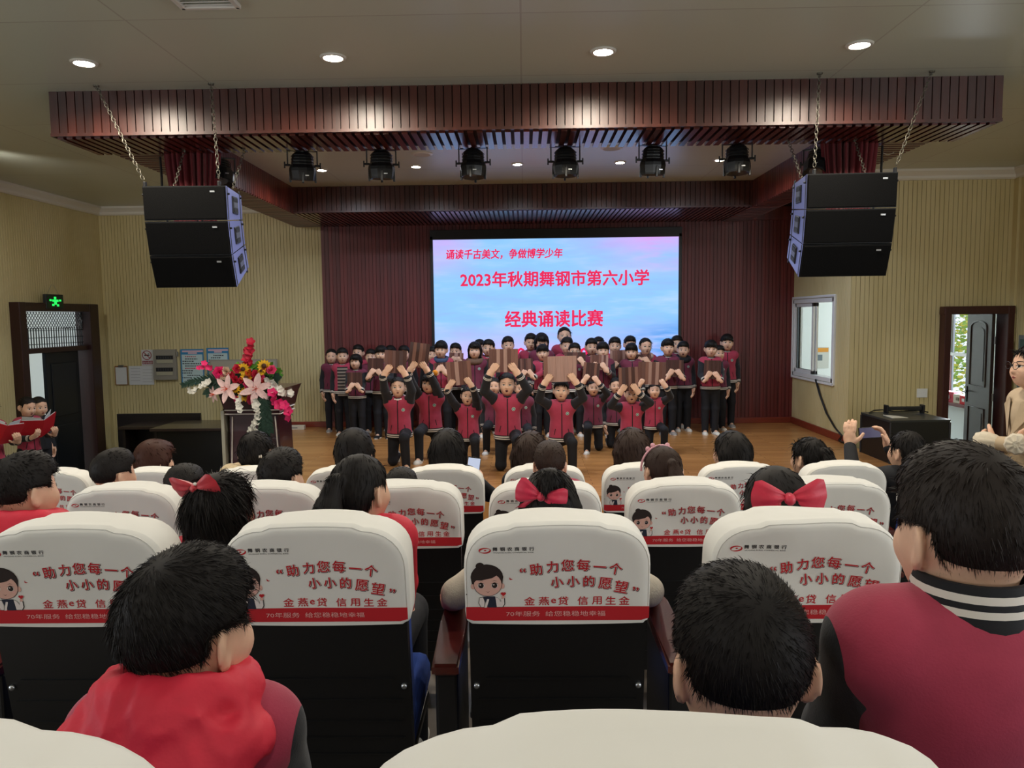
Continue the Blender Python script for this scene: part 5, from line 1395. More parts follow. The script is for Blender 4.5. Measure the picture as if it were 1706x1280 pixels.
poster(344, 580, 383, 636, 'blue-framed notice half hidden by the grey board behind the flowers', False)
m = MB(); wrect(m, 351, 599.5, 465, 648, 0, .03, .03); wrect(m, 354, 602, 462, 645, 1, .06, .003)
tag(m.build('wall_panel_board', [mat('panel_grey', '9c978b', .5), mat('panel_grey_light', 'aba698', .5)]), 'grey blank board on the wall behind the flower arrangement', 'board')
m = MB(); wrect(m, 1529, 649, 1543, 661, 0)
o = m.build('light_switch', UPVC); o.location = (0, 0, 0)
for v in o.data.vertices: v.co.y -= BACK_Y - ALC_Y
_c = atY(1536, 655, ALC_Y - .012); _d = sum((v.co for v in o.data.vertices), Vector()) / len(o.data.vertices)
for v in o.data.vertices: v.co = Vector((_c.x, ALC_Y - .015, _c.z)) + (v.co - _d)
tag(o, 'white square light switch left of the right door', 'light switch')

# ------------------------------------------------------------------ desks, lectern with flowers, right-hand case
DESK = mat('black_brown_desk', '191312', .35, var=.2, vscale=(3, 40, 40)); DESKT = mat('desk_top_dark', '2a1f1c', .25, coat=.3)
p0, p1 = atY(205, 712, 11.05), atY(258, 712, 11.05)
t = thing('desk', 'small dark brown desk at the left end by the door wall', 'desk', ((p0.x + p1.x) / 2, 11.45, FLOOR)); W = p1.x - p0.x + .12; Ht = atY(230, 712, 11.05).z - FLOOR
m = MB(); m.box((0, 0, Ht - .02), (W + .06, .74, .04), bev=.006); m.build('desk_top', DESKT, t)
for s in (-1, 1): m = MB(); m.box((s * (W / 2 - .03), 0, (Ht - .04) / 2), (.04, .66, Ht - .04)); m.build('side_panel', DESK, t)
m = MB(); m.box((0, .05, (Ht - .04) / 2 + .1), (W - .08, .03, Ht - .24)); m.build('modesty_panel', DESK, t)
p0, p1 = atY(255, 716, 10.6), atY(374, 714, 10.6)
t = thing('desk', 'long black desk between the small desk and the lectern', 'desk', ((p0.x + p1.x) / 2 + .02, 11.05, FLOOR)); W = p1.x - p0.x + .1; Ht = atY(320, 714, 10.6).z - FLOOR
m = MB(); m.box((0, 0, Ht - .02), (W + .04, .92, .04), bev=.006); m.build('desk_top', DESKT, t)
m = MB(); m.box((0, -.36, (Ht - .04) / 2), (W - .02, .03, Ht - .04)); m.build('front_panel', mat('black_panel', '0c0c0d', .35), t)
for s in (-1, 1): m = MB(); m.box((s * (W / 2 - .03), .02, (Ht - .04) / 2), (.04, .8, Ht - .04)); m.build('side_panel', DESK, t)
p0 = atY(233, 707, 11.9); m = MB(); m.box((p0.x + .4, 11.72, FLOOR + .45), (1.3, .05, .93), bev=.005)
tag(m.build('desk_back_board', DESK), 'dark board standing upright behind the small desk', 'board')

LECW = mat('lectern_dark_wood', '34121a', .28, var=.2, vscale=(4, 4, 30), coat=.4); LECS = mat('lectern_grey_side', 'a8a697', .4, metal=.1); LECL = mat('lectern_white_line', 'd5d0cc', .5)
LY = 7.75; pl_, pr_ = atY(376, 690, LY), atY(470, 690, LY); LX = (pl_.x + pr_.x) / 2; LW = pr_.x - pl_.x
lt = thing('lectern', 'dark red wood lectern with double white lines at stage left', 'lectern', (LX, LY, 0))
zt = atY(440, 646, LY).z; zc = atY(440, 680, LY).z
m = MB(); hw = LW / 2
def taper(x0, x1, z0, z1, y0, y1, y2, y3, mi=0):
    m.add([(-x0, y0, z0), (x0, y0, z0), (x0, y1, z0), (-x0, y1, z0), (-x1, y2, z1), (x1, y2, z1), (x1, y3, z1), (-x1, y3, z1)], [(3, 2, 1, 0), (4, 5, 6, 7), (0, 1, 5, 4), (1, 2, 6, 5), (2, 3, 7, 6), (3, 0, 4, 7)], mi)
taper(hw * .95, hw * .86, 0, zc - .07, 0, .42, 0, .42); m.build('body', LECW, lt)
m = MB(); taper(hw * .92, hw * .98, zc - .07, zc + .0, -.03, .44, -.04, .46); taper(hw * 1.0, hw * 1.10, zc, zt - .07, -.05, .47, -.08, .50); taper(hw * 1.10, hw * 1.20, zt - .07, zt, -.08, .50, -.09, .52); m.build('head', LECW, lt)
m = MB()
for z in (zc - .055, zc - .015): m.box((0, -.045, z), (hw * 1.96, .012, .010), bev=.002); m.box((hw * .985, .2, z), (.012, .48, .010), bev=.002)
for s in (-1, 1): m.box((s * hw * .82, -.006, (zc - .07) / 2), (.010, .014, zc - .10), 0, Matrix.Rotation(s * -R_(3), 3, 'Y'))
m.build('white_line', LECL, lt)
m = MB(); m.add([(-hw * 1.10, -.04, zc - .18), (-hw * 1.10, .40, zc - .18), (-hw * 1.10, .40, 0), (-hw * 1.10, -.04, 0), (-hw * 1.04, -.04, zc + .0), (-hw * 1.04, .40, zc + .0)], [(0, 1, 2, 3), (4, 5, 1, 0)], 0); m.box((-hw * 1.07, .18, (zc - .02) / 2), (.035, .44, zc - .02), 0, bev=.004); m.build('side_panel', LECS, lt)
m = MB(); m.tube([(-hw * 1.2, .2, .50), (-hw * 1.32, .2, .42), (-hw * 1.28, .2, .30), (-hw * 1.34, .2, .22), (-hw * 1.2, .2, .18)], .02, 8)
m.build('cable_coil', mat('cable_black', '121214', .5), lt)

# flowers: blooms facing the audience
fr = random.Random(5)
FLY = LY - .12
fl = thing('flower_arrangement', 'large arrangement of artificial lilies, roses and ferns on the lectern', 'flowers', (LX, FLY, zt))
def fpos(px, py, dy=0.): q = atY(px, py, FLY + dy); return q - Vector((LX, FLY, zt))
PET = {k: mat('petal_' + k, c, .6, var=.12, vscale=(40, 40, 40)) for k, c in dict(rose_red='c41f3f', pink='e2477c', hot_pink='e0256f', white='e4e2da', yellow='e8b51d', orange='d9502a', pale_pink='ecc9c8', cream='dfc6ae').items()}
LEAFG = mat('leaf_green', '5c9a36', .6, var=.3, vscale=(30, 30, 30)); FERN = mat('fern_dark_green', '17382a', .6); STEMM = mat('stem_green', '2a4a22', .6)
def face_mat(d):
    d = Vector(d).normalized(); x = Vector((0, 0, 1)).cross(d); x = x.normalized() if x.length > .05 else Vector((1, 0, 0)); y = d.cross(x); return Matrix((x, y, d)).transposed()
def petal(m, c, Rm, ang, L, w, lift, curl, mi=0, n=6, base=.0):
    rows = []
    for i in range(n + 1):
        t = i / n; r = base + L * t; hw_ = w * math.sin(PI * min(.97, .12 + .85 * t)) ** .8 * (1 if t < 1 else .3); z = lift * t + curl * t * t
        for q in (-1, 0, 1): 
            p = Vector((r, q * hw_ * .5, z + (abs(q) * .12 * w))); p = Matrix.Rotation(ang, 3, 'Z') @ p; rows.append(c + Rm @ p)
    m.add(rows, [(i * 3 + k, i * 3 + k + 1, i * 3 + k + 4, i * 3 + k + 3) for i in range(n) for k in (0, 1)], mi, True)
def lily(px, py, r, d, dy=-.05):
    m = MB(); c = fpos(px, py, dy); Rm = face_mat(d)
    for k in range(6): petal(m, c, Rm, k * PI / 3 + .3, r, r * .42, r * (.30 if k % 2 else .18), -.12 * r, 0)
    for k in range(5): a = k * 1.26; m.tube([c, c + Rm @ Vector((.18 * r * math.cos(a), .18 * r * math.sin(a), .5 * r))], .003, 5, 1)
    m.build('lily', [PET['pale_pink'], PET['orange']], fl)
def rose(px, py, r, k, dy=-.04, d=None):
    m = MB(); c = fpos(px, py, dy); Rm = face_mat(d or (fr.uniform(-.5, .5), -1, fr.uniform(-.1, .6)))
    for ring, (n, rr, lf) in enumerate(((6, 1.0, .25), (5, .74, .55), (4, .46, .8), (3, .25, .9))):
        for i in range(n): petal(m, c, Rm, 2 * PI * i / n + ring * .5, r * rr, r * .95 * rr + r * .15, r * lf, -.1 * r * (1 - ring * .3), 0, 4)
    m.build('rose', PET[k], fl)
def daisy(px, py, r, dy=-.05):
    m = MB(); c = fpos(px, py, dy); Rm = face_mat((fr.uniform(-.3, .3), -1, fr.uniform(-.1, .4)))
    for i in range(13): petal(m, c, Rm, 2 * PI * i / 13, r, r * .42, r * .1, 0, 0, 4)
    m.ell(c + Rm @ Vector((0, 0, .02)), (r * .34,) * 3, 1, 10, 6); m.build('sunflower', [PET['yellow'], mat('seed_brown', '4a2a12', .8)], fl)
def spray(pts, k, r, name, n):
    P3 = [fpos(px, py, dy) for px, py, dy in pts]; m = MB(); m.tube(P3, .004, 5, 1)
    for i in range(n):
        t = (i + .6) / n * (len(P3) - 1); j = min(int(t), len(P3) - 2); c = P3[j].lerp(P3[j + 1], t - j) + Vector((fr.uniform(-1, 1), -.5, fr.uniform(-1, 1))) * r * .5
        Rm = face_mat((fr.uniform(-.8, .8), -1, fr.uniform(-.4, .8))); rr = r * fr.uniform(.75, 1.15)
        for q in range(5): petal(m, c, Rm, q * 1.257, rr, rr * .95, rr * .45, 0, 0, 4)
    m.build(name, [PET[k], STEMM], fl)
def frond(pts, w, n=26):
    P3 = [fpos(px, py, dy) for px, py, dy in pts]; m = MB(); m.tube(P3, .004, 5)
    for i in range(n):
        t = i / n * (len(P3) - 1); j = min(int(t), len(P3) - 2); c = P3[j].lerp(P3[j + 1], t - j); d = (P3[j + 1] - P3[j]).normalized()
        for s in (-1, 1):
            o = (d.cross(Vector((0, 1, 0))).normalized() * s + d * .9 + Vector((0, fr.uniform(-.4, .3), 0))).normalized(); L = w * (1 - .6 * i / n); sd = o.cross(Vector((0, 1, 0))).normalized() * .006
            m.add([c - sd, c + o * L * .5 - sd * 1.2, c + o * L, c + o * L * .5 + sd * 1.2, c + sd], [(0, 1, 2, 3, 4)], 0)
    m.build('fern_frond', FERN, fl)
def leafclump(px, py, r, n=7, dy=0.):
    m = MB(); c = fpos(px, py, dy)
    for i in range(n):
        Rm = face_mat((fr.uniform(-.6, .6), -1, fr.uniform(-.3, .6))); petal(m, c + Vector((fr.uniform(-1, 1), fr.uniform(-.5, .5), fr.uniform(-1, 1))) * r * .5, Rm, fr.uniform(0, 6.28), r, r * .6, .02, -.02, 0, 5)
    m.build('leaf_cluster', LEAFG, fl)
for a in ((392, 624, .04), (408, 618, .03), (432, 618, .03), (446, 628, .03), (398, 645, .02), (412, 650, .02), (428, 640, .03), (386, 640, .04), (440, 640, .02), (452, 622, .04), (405, 636, .04)): leafclump(a[0], a[1], .10, 8, a[2])
m = MB(); m.ell((fpos(415, 640, .05)), (.30, .10, .14), 0, 14, 8); m.build('foam_base', FERN, fl)
lily(379, 648, .15, (-.2, -1, .1), -.10); lily(427, 648, .165, (.15, -1, .1), -.10); lily(357, 657, .09, (-.6, -1, -.1), -.02)
for px, py, r, k in ((396, 615, .055, 'rose_red'), (427, 624, .055, 'rose_red'), (415, 622, .05, 'orange'), (416, 640, .065, 'hot_pink'), (434, 629, .055, 'pink'), (452, 617, .055, 'pink'), (442, 614, .045, 'rose_red'), (366, 621, .07, 'hot_pink'), (393, 633, .045, 'rose_red'), (402, 634, .04, 'rose_red'), (384, 625, .045, 'rose_red'), (440, 634, .04, 'orange'), (378, 619, .055, 'cream'), (372, 627, .045, 'cream'), (386, 651, .05, 'orange'), (419, 666, .055, 'pink'), (395, 665, .04, 'pink')): rose(px, py, r, k)
for px, py, r in ((411, 629, .065), (406, 615, .065), (408, 658, .075), (440, 610, .07), (414, 648, .05), (393, 648, .05), (436, 619, .045)): daisy(px, py, r)
spray([(416, 612, 0), (417, 597, 0), (415, 585, 0), (419, 568, 0)], 'rose_red', .050, 'gladiolus_spike', 9)
spray([(368, 622, 0), (352, 614, 0), (342, 609, 0), (332, 612, .0)], 'hot_pink', .035, 'gladiolus_spike', 7)
spray([(448, 650, -.1), (462, 666, -.14), (472, 680, -.16), (488, 692, -.14)], 'hot_pink', .055, 'orchid_spray', 7)
spray([(450, 636, -.02), (462, 650, -.04), (478, 655, -.02), (490, 660, 0)], 'white', .042, 'white_blossom_spray', 7)
spray([(425, 664, -.12), (429, 680, -.16), (432, 694, -.15), (424, 712, -.15), (420, 722, -.15)], 'white', .040, 'white_blossom_spray', 12)
spray([(402, 660, -.1), (400, 672, -.14), (397, 684, -.14)], 'white', .036, 'white_blossom_spray', 5)
spray([(356, 636, 0), (340, 640, 0), (328, 650, 0), (318, 654, 0)], 'white', .038, 'white_blossom_spray', 6)
spray([(448, 632, -.05), (456, 640, -.08), (446, 660, -.1)], 'white', .040, 'white_blossom_spray', 6)
for pts in ([(372, 632, 0), (350, 632, 0), (325, 636, 0), (302, 643, 0)], [(370, 640, 0), (352, 648, 0), (343, 658, 0)], [(440, 640, .02), (456, 632, .02), (465, 626, .02)], [(436, 660, -.12), (440, 690, -.16), (446, 726, -.14)], [(432, 664, -.12), (436, 695, -.16), (436, 728, -.14)], [(438, 664, -.12), (446, 690, -.16), (452, 722, -.14)]): frond(pts, .10)

p = atZ(494, 716, 0); m = MB(); m.box((p.x, p.y, .035), (.27, .09, .07), 0, bev=.006); m.box((p.x - .03, p.y - .047, .035), (.12, .004, .02), 1)
tag(m.build('power_strip_box', [mat('box_white', 'c9c4b8', .5), mat('box_grey', '8b8a88', .5)]), 'white elongated box lying on the stage against the back wall', 'box')
# right-hand equipment case and the things on it
CASEB = mat('case_black', '0e1012', .38); CASET = mat('case_top_grey', '2c3032', .35)
cz = .50; p = [atZ(1435, 687, cz), atZ(1484, 701, cz), atZ(1583, 699, cz)]
a, b, c = p; d = a + (c - b); t = thing('equipment_case', 'large black equipment case in front of the right wall', 'case', ((a.x + c.x) / 2, (a.y + c.y) / 2, FLOOR))
o0 = Vector(t.location); m = MB(); q = [v - o0 for v in (a, b, c, d)]
for v in q: v.z = 0
H = cz - FLOOR
m.add([Vector((v.x, v.y, 0)) for v in q] + [Vector((v.x, v.y, H - .02)) for v in q], [(3, 2, 1, 0), (4, 5, 6, 7), (0, 1, 5, 4), (1, 2, 6, 5), (2, 3, 7, 6), (3, 0, 4, 7)]); m.build('body', CASEB, t)
m = MB(); g = [v * 1.012 for v in q]; m.add([Vector((v.x, v.y, H - .022)) for v in g] + [Vector((v.x, v.y, H)) for v in g], [(3, 2, 1, 0), (4, 5, 6, 7), (0, 1, 5, 4), (1, 2, 6, 5), (2, 3, 7, 6), (3, 0, 4, 7)]); m.build('lid', CASET, t)
m = MB()
for v in q: m.cyl(Vector((v.x, v.y, .02)), Vector((v.x, v.y, H - .03)), .012, n=8)
m.build('corner_strip', mat('edge_grey', '2a2c30', .35), t)
p = atZ(1505, 690, cz); pa, pb = atY(1475, 680, p.y + .12), atY(1538, 680, p.y + .12); m = MB(); y = p.y + .12
m.box(((pa.x + pb.x) / 2, y, cz + .055), (pb.x - pa.x, .05, .045), 0, bev=.006); 
for x in (pa.x + .01, pb.x - .01): m.box((x, y, cz + .05), (.03, .09, .10), 0, bev=.008)
tag(m.build('rack_bar', CASEB), 'black handled bar device lying on the equipment case', 'device')
m = MB(); ps = [atZ(px, py, cz + .004) for px, py in ((1471, 692), (1497, 694), (1513, 697), (1487, 697.5))]; m.add(ps + [v + Vector((0, 0, .006)) for v in ps], [(3, 2, 1, 0), (4, 5, 6, 7), (0, 1, 5, 4), (1, 2, 6, 5), (2, 3, 7, 6), (3, 0, 4, 7)])
tag(m.build('paper_stack', mat('paper_cream', 'cfc9b4', .7)), 'few cream sheets of paper lying on the equipment case', 'paper')
m = MB(); m.tube([atZ(px, py, cz + .012) for px, py in ((1448, 688), (1456, 684), (1470, 683), (1490, 686), (1510, 685), (1530, 684), (1546, 687))], .008, 6)
tag(m.build('case_cable', mat('cable_black', '121214', .5)), 'black cable lying across the top of the equipment case', 'cable')
m = MB(); P = [atX(px, py, RET_X - .03) for px, py in ((1358, 632), (1360, 634), (1367, 660), (1378, 690), (1392, 714), (1404, 728))]; P[0].x += .06; P += [atZ(px, py, .02) for px, py in ((1408, 735), (1413, 740), (1419, 745))]
for P_ in P[-3:]: P_.x = min(P_.x, RET_X - .05)
m.tube(P, .012, 7); m.tube([v + Vector((-.012, .012, .01)) for v in P], .008, 6)
tag(m.build('window_cable', mat('cable_black', '121214', .5)), 'black cables running from the control room window down to the stage floor', 'cable')
# things on the control room sill
def sill_item(px, py, dims, mats, name, label, cat, grp='items on the control room sill'):
    q = atX(px, py, RX1 - .12); m = MB(); m.box((q.x, q.y, .305 + dims[2] / 2), dims, 0, Matrix.Rotation(R_(12), 3, 'Z'), bev=.004); m.box((q.x - dims[0] / 2 - .002, q.y, .305 + dims[2] / 2), (.004, dims[1] * .7, dims[2] * .35), 1)
    tag(m.build(name, mats), label, cat, grp)
sill_item(1584, 660, (.16, .30, .16), [mat('packet_red', 'b3384c', .5), PAPER], 'paper_packet', 'red and white packet at the left end of the control room sill', 'packet')
sill_item(1601, 661, (.14, .16, .14), [mat('carton_pale', 'cfc8bc', .6), mat('carton_brown', '6b5a44', .6)], 'carton', 'pale small carton in the middle of the control room sill', 'carton')
sill_item(1610, 664, (.12, .14, .13), [mat('carton_red', 'c82a35', .5), PAPER], 'red_carton', 'bright red small carton on the sill beside the door handle', 'carton')
# a tree outside the control room window
tr = thing('street_tree', 'yellow-green tree outside the control room window', 'tree', (9.6, 16.7, FLOOR - .9))
m = MB(); m.tube([(0, 0, 0), (.05, 0, 1.2), (0, .05, 2.4)], [.10, .08, .05], 8); m.build('trunk', mat('bark', '5a4a3a', .9), tr)
m = MB(); tf_ = random.Random(3)
for i in range(3600):
    c = Vector((tf_.gauss(0, .8), tf_.gauss(0, 1.0), 2.5 + tf_.gauss(0, .95))); Rm = face_mat((tf_.uniform(-1, 1), tf_.uniform(-1, 1), tf_.uniform(-1, 1))); petal(m, c, Rm, 0, .10, .07, 0, -.02, tf_.randint(0, 1), 2)
m.build('foliage', [mat('leaf_yellow', 'c9c04a', .6), mat('leaf_lime', '8fae4a', .6)], tr)
# ------------------------------------------------------------------ striped boards held by the children
BTONE = [mat('board_brown_%s' % n, c, .45, var=.14, vscale=(60, 60, 4)) for n, c in (('dark', '4a2d28'), ('mid', '6b463d'), ('warm', '855d51'), ('light', 'ad8a7f'))]
def board(c, w, h, roll, label, tone=1, n=8, seed=0, fold=.012, pitch=0.):
    r = random.Random(seed * 7 + 3); m = MB(); M = Matrix.Translation(Vector(c)) @ Matrix.Rotation(roll, 4, 'Y') @ Matrix.Rotation(pitch, 4, 'X')
    p = w / n
    for i in range(n):
        x0 = -w / 2 + i * p; a = fold * (1 if i % 2 else -1) / p * .5; mi = min(3, max(0, tone + r.choice((-1, -1, 0, 0, 1, 1))))
        m.box(M @ Vector((x0 + p / 2, .004 * math.sin(i * 1.7 + seed), 0)), (p * 1.01, .007, h), mi, M.to_3x3() @ Matrix.Rotation(a, 3, 'Z'))
    return tag(m.build('striped_board', BTONE), label, 'board', 'brown striped boards held by the children'), M
SLATE = mat('blue_grey_hood', '3a4a66', .85); TAN = mat('brown_coat_collar', '6a5040', .85); BLUSH = mat('pale_pink_hood', 'c9a79c', .85)
NECKW = mat('white_collar_cloth', 'd8cfcc', .8)
def knit_stripes():
    k = NT('striped_sweater'); tc = k.n('ShaderNodeTexCoord'); sp = k.n('ShaderNodeSeparateXYZ'); k.l(tc.outputs['Object'], sp.inputs[0])
    a = k.n('ShaderNodeMath', operation='MULTIPLY'); a.inputs[1].default_value = 1 / .048; k.l(sp.outputs['Z'], a.inputs[0])
    b = k.n('ShaderNodeMath', operation='FRACT'); k.l(a.outputs[0], b.inputs[0])
    k.base(k.ramp(b.outputs[0], [(.46, lin('2a2527')), (.54, lin('8f8378'))])); k.b.inputs['Roughness'].default_value = .9
    return k.m
STRIPED = knit_stripes()
def collar_roll(name, mtl, rad=.062, th=.030, drop=0., back=.02):
    """a soft collar or hood lying round the neck"""
    def f(I):
        h = I['h']; so = Solid(); c = I['nb'] - I['sp'] * (.004 + drop) * h; n = 12
        P = [c + (I['side'] * math.cos(t) * rad + I['fwd'] * math.sin(t) * rad * .92 - I['sp'] * (.016 * math.sin(t))) * h for t in np.linspace(0, 2 * PI, n + 1)]
        for a, b in zip(P[:-1], P[1:]): so.cone(a, b, th * h * .8, None, .012 * h)
        if back: so.ell(c - I['fwd'] * (rad + .012) * h - I['sp'] * .035 * h, V3(rad * 1.25, .030, .055) * h, np.stack([I['side'], -I['fwd'], I['sp']], 1), .02 * h)
        so.field(.008); link(name, so.mesh(name, [mtl]), I['jacket'])
    return f
def headobj(I, name, m, mats): 
    o = m.build(name, mats); o.parent = I['root']; o.matrix_local = I['Mh']; return o
def open_jacket(I):      # a striped jumper showing between the open fronts
    m = MB(); L = []
    for i in range(15):
        z = -.06 + .33 * i / 14; L.append([I['front'](x, max(z, -.038), .0035) + (Vector(I['sp']) * (z + .038) * I['h'] if z < -.038 else Vector()) for x in (-.058, -.03, 0, .03, .058)])
    for a, b in zip(L[:-1], L[1:]): m.add(a + b, [(k, k + 1, 6 + k, 5 + k) for k in range(4)], 0, True)
    m.build('jumper', [STRIPED], I['jacket'])

G_ST = 'children reciting on the stage'
def stand(px, top, Y, label, hair='short', rz=0., arms=None, brd=None, head=None, extra=None, **kw):
    p = atY(px, top, Y); h = max(1.15, p.z / .992); r = random.Random(int(px * 13 + top))
    head = head or (r.uniform(-.12, .12), r.uniform(-.02, .10), r.uniform(-.05, .05))
    A = dict(ARM_DOWN)
    if brd:
        cx, cy, w, hh, roll, tone, bl = brd; yb = -.26 if cy > 605 else -.24; c = atY(cx, cy, Y + yb); s = (Y + yb) / FPX; w *= s; hh *= s
        o, M = board(c, w, hh, R_(roll), bl, tone, seed=int(px))
        L = M @ Vector((-w / 2 + .02, -.03, -hh / 2 + .05)); Rr = M @ Vector((w / 2 - .02, -.03, -hh / 2 + .05)); pel = (0, 0, .515)
        A = grip_arms((L.x - p.x - .015) / h, (Rr.x - p.x + .015) / h, (L.y - Y) / h, (L.z - .07) / h, pel, low=True)
        A['R']['w'] = (A['R']['w'][0], A['R']['w'][1], (L.z - .075) / h - .515); A['L']['w'] = (A['L']['w'][0], A['L']['w'][1], (Rr.z - .075) / h - .515)
    if arms: A = arms
    return make_person(label, (p.x, Y, 0), rz, h, pose_stand(head, A), hair, group=None, vs=kw.pop('vs', .0095), hs=1.09, loose=1.25, mouth=r.choice((0, 1, 1, 2)), extras=extra, **kw)
def kneel(px, top, Y, label, hair='tied', up='L', brd=None, head=None, extra=None, rz=0., hfix=None, **kw):
    p = atY(px, top, Y); h = hfix or min(1.66, max(1.15, p.z / .762)); r = random.Random(int(px * 7 + top)); pel = (0, .02, .285)
    head = head or (r.uniform(-.1, .1), r.uniform(-.05, .08), r.uniform(-.05, .05)); A = dict(ARM_DOWN)
    if brd:
        cx, cy, w, hh, roll, tone, bl = brd; yb = -.17; c = atY(cx, cy, Y + yb); s = (Y + yb) / FPX; w *= s; hh *= s
        o, M = board(c, w, hh, R_(roll), bl, tone, seed=int(px), n=8 if w > .3 else 6)
        L = M @ Vector((-w / 2 + .012, -.030, -hh / 2 + .055)); Rr = M @ Vector((w / 2 - .012, -.030, -hh / 2 + .055))
        A = grip_arms((L.x - p.x - .025) / h, (Rr.x - p.x + .025) / h, (L.y - Y) / h, 0, pel)
        A['R']['w'] = (A['R']['w'][0], A['R']['w'][1], (L.z - .085) / h - .285); A['L']['w'] = (A['L']['w'][0], A['L']['w'][1], (Rr.z - .085) / h - .285)
    return make_person(label, (p.x, Y, 0), rz, h, pose_kneel(up, head, A), hair, vs=kw.pop('vs', .0078), hs=1.08, loose=1.7, mouth=r.choice((1, 1, 2)), extras=extra, **kw)

DM = dict(jacket=MAROOND)
# --- standing rows, from the left
stand(552, 582, 11.80, 'girl in dark maroon jacket standing at the far left end of the stage group', 'tied', rz=.25, shoe='g', **DM)
stand(570, 581, 11.42, 'boy with open maroon jacket over a brown and black striped jumper', 'short', rz=.15, extra=open_jacket, zipc=False, badge=False, shoe='w', hem=None) if False else stand(570, 581, 11.42, 'boy with open maroon jacket over a brown and black striped jumper', 'short', rz=.15, extra=open_jacket, zipc=False, badge=False)
stand(593, 591, 11.02, 'girl with black bobbed hair holding a dark board low against her chest', 'bob', brd=(591, 635, 25, 29, 0, 0, 'dark brown striped board held low by the bob-haired girl at left'), **DM)
stand(597, 576, 11.92, 'boy standing behind the bob-haired girl at the left of the group', 'short', badge=False)
stand(618, 583, 11.62, 'child half hidden behind the two boards at the left of the group', 'short', **DM)
stand(635, 577, 11.10, 'boy with a fringe whose chin is behind the leftmost raised board', 'bangs', brd=(626, 612, 27, 30, 2, 0, 'dark striped board held at chin height by the fringed boy at left'), shoe='k', **DM)
stand(651, 577, 11.88, 'child at the back with only black hair above the white-collared girl’s board', 'short', **DM)
stand(673, 577, 11.55, 'child behind the tall tilted board, hair level with its left edge', 'short', **DM)
stand(719, 579, 11.60, 'boy peering out right of the tall tilted board', 'short', head=(.2, .05, .1), **DM)
stand(735, 569, 11.15, 'boy with a blue-grey hood behind a small dark board', 'bangs', brd=(734, 613, 21, 17, -4, 0, 'small dark board held before the boy with blue-grey hood'), extra=collar_roll('hood', SLATE))
stand(759, 573, 11.62, 'boy standing right of the boy with the blue-grey hood', 'short', brd=(760, 597, 24, 18, 3, 2, 'brown board raised just above the kneeling ponytail girl’s board'), **DM)
stand(791, 571, 11.10, 'girl with short fringe and brown coat collar over her jacket', 'bob', extra=collar_roll('coat_collar', TAN, .066, .036), **DM)
stand(799, 567, 11.95, 'child at the back almost hidden behind the brown-collared girl', 'short', **DM)
stand(814, 567, 11.48, 'boy standing right of the brown-collared girl below the second title line', 'short', head=(-.1, .05, .08), brd=(809, 613, 19, 30, 2, 1, 'narrow brown board behind the large board of the tall kneeling girl'))
stand(846, 562, 11.78, 'boy whose mouth is hidden by the large central-left board', 'short')
stand(884, 557, 11.88, 'tall boy at the back left of screen centre, maroon jacket', 'short', shoe='w')
stand(902, 556, 11.62, 'girl at the back with parted fringe looking down, left of screen centre', 'bob', head=(.1, .25, 0), **DM)
stand(904, 575, 11.08, 'boy just above the left corner of the pale central-right board', 'bangs', brd=(876, 613, 24, 31, -2, 1, 'brown board between the two big boards at the centre'))
stand(940, 546, 12.02, 'tallest girl at the back centre, hair pulled back, head above all others', 'tied')
stand(944, 563, 11.58, 'boy directly in front of the tallest girl', 'short', head=(.05, .1, .05))
stand(957, 573, 11.10, 'boy with black glasses behind a wide dark board', 'short', glasses=True, brd=(958, 597, 35, 20, 1, 0, 'wide dark board under the chin of the boy with glasses'), **DM)
stand(985, 565, 11.46, 'boy in maroon jacket right of the boy with glasses', 'short', **DM)
stand(997, 563, 11.98, 'child at the back right of centre with only forehead and hair visible', 'short', **DM)
stand(1004, 571, 11.06, 'boy with round face above a plain mid-brown board', 'bangs', brd=(998, 604, 30, 25, 2, 2, 'plain mid-brown board below the round-faced boy'), **DM)
stand(1024, 563, 11.50, 'boy behind the broad board held up by one hand', 'short', brd=(1033, 599, 33, 31, -2, 2, 'broad brown board right of centre held up beside the hooded girl'))
stand(1049, 561, 11.92, 'boy at the back left of the girl with pale hood', 'short', **DM)
stand(1052, 573, 11.16, 'child half hidden by the broad board, dark fringe', 'bangs', head=(-.2, .1, 0), **DM)
stand(1075, 564, 11.45, 'girl with centre-parted hair and pale pink hood', 'tied', brd=(1071, 599, 27, 17, 0, 0, 'dark board below the girl with pale pink hood'), extra=collar_roll('hood', BLUSH, .066, .034))
stand(1112, 566, 11.18, 'boy in dark maroon jacket holding a board out to his left at chest height', 'bangs', shoe='g', brd=(1124, 614, 29, 28, 1, 0, 'dark board held at chest height by the boy right of the screen edge'), **DM)
stand(1127, 561, 11.85, 'child with only dark hair showing behind the boy at the screen edge', 'short', **DM)
stand(1138, 570, 11.50, 'boy with a dark navy hood right of the screen edge', 'short', extra=collar_roll('hood', NAVY, .066, .036), head=(-.15, .1, .05), **DM)
stand(1184, 568, 11.15, 'boy standing in front at right holding a dark board on his chest', 'bangs', brd=(1187, 616, 28, 31, 2, 0, 'dark striped board held on the chest of the front boy at right'))
stand(1197, 577, 11.55, 'child almost hidden behind the front boy at right', 'short', **DM)
stand(1211, 558, 11.88, 'boy in maroon jacket standing at the far right end with arms down', 'bangs', shoe='g', rz=-.1)
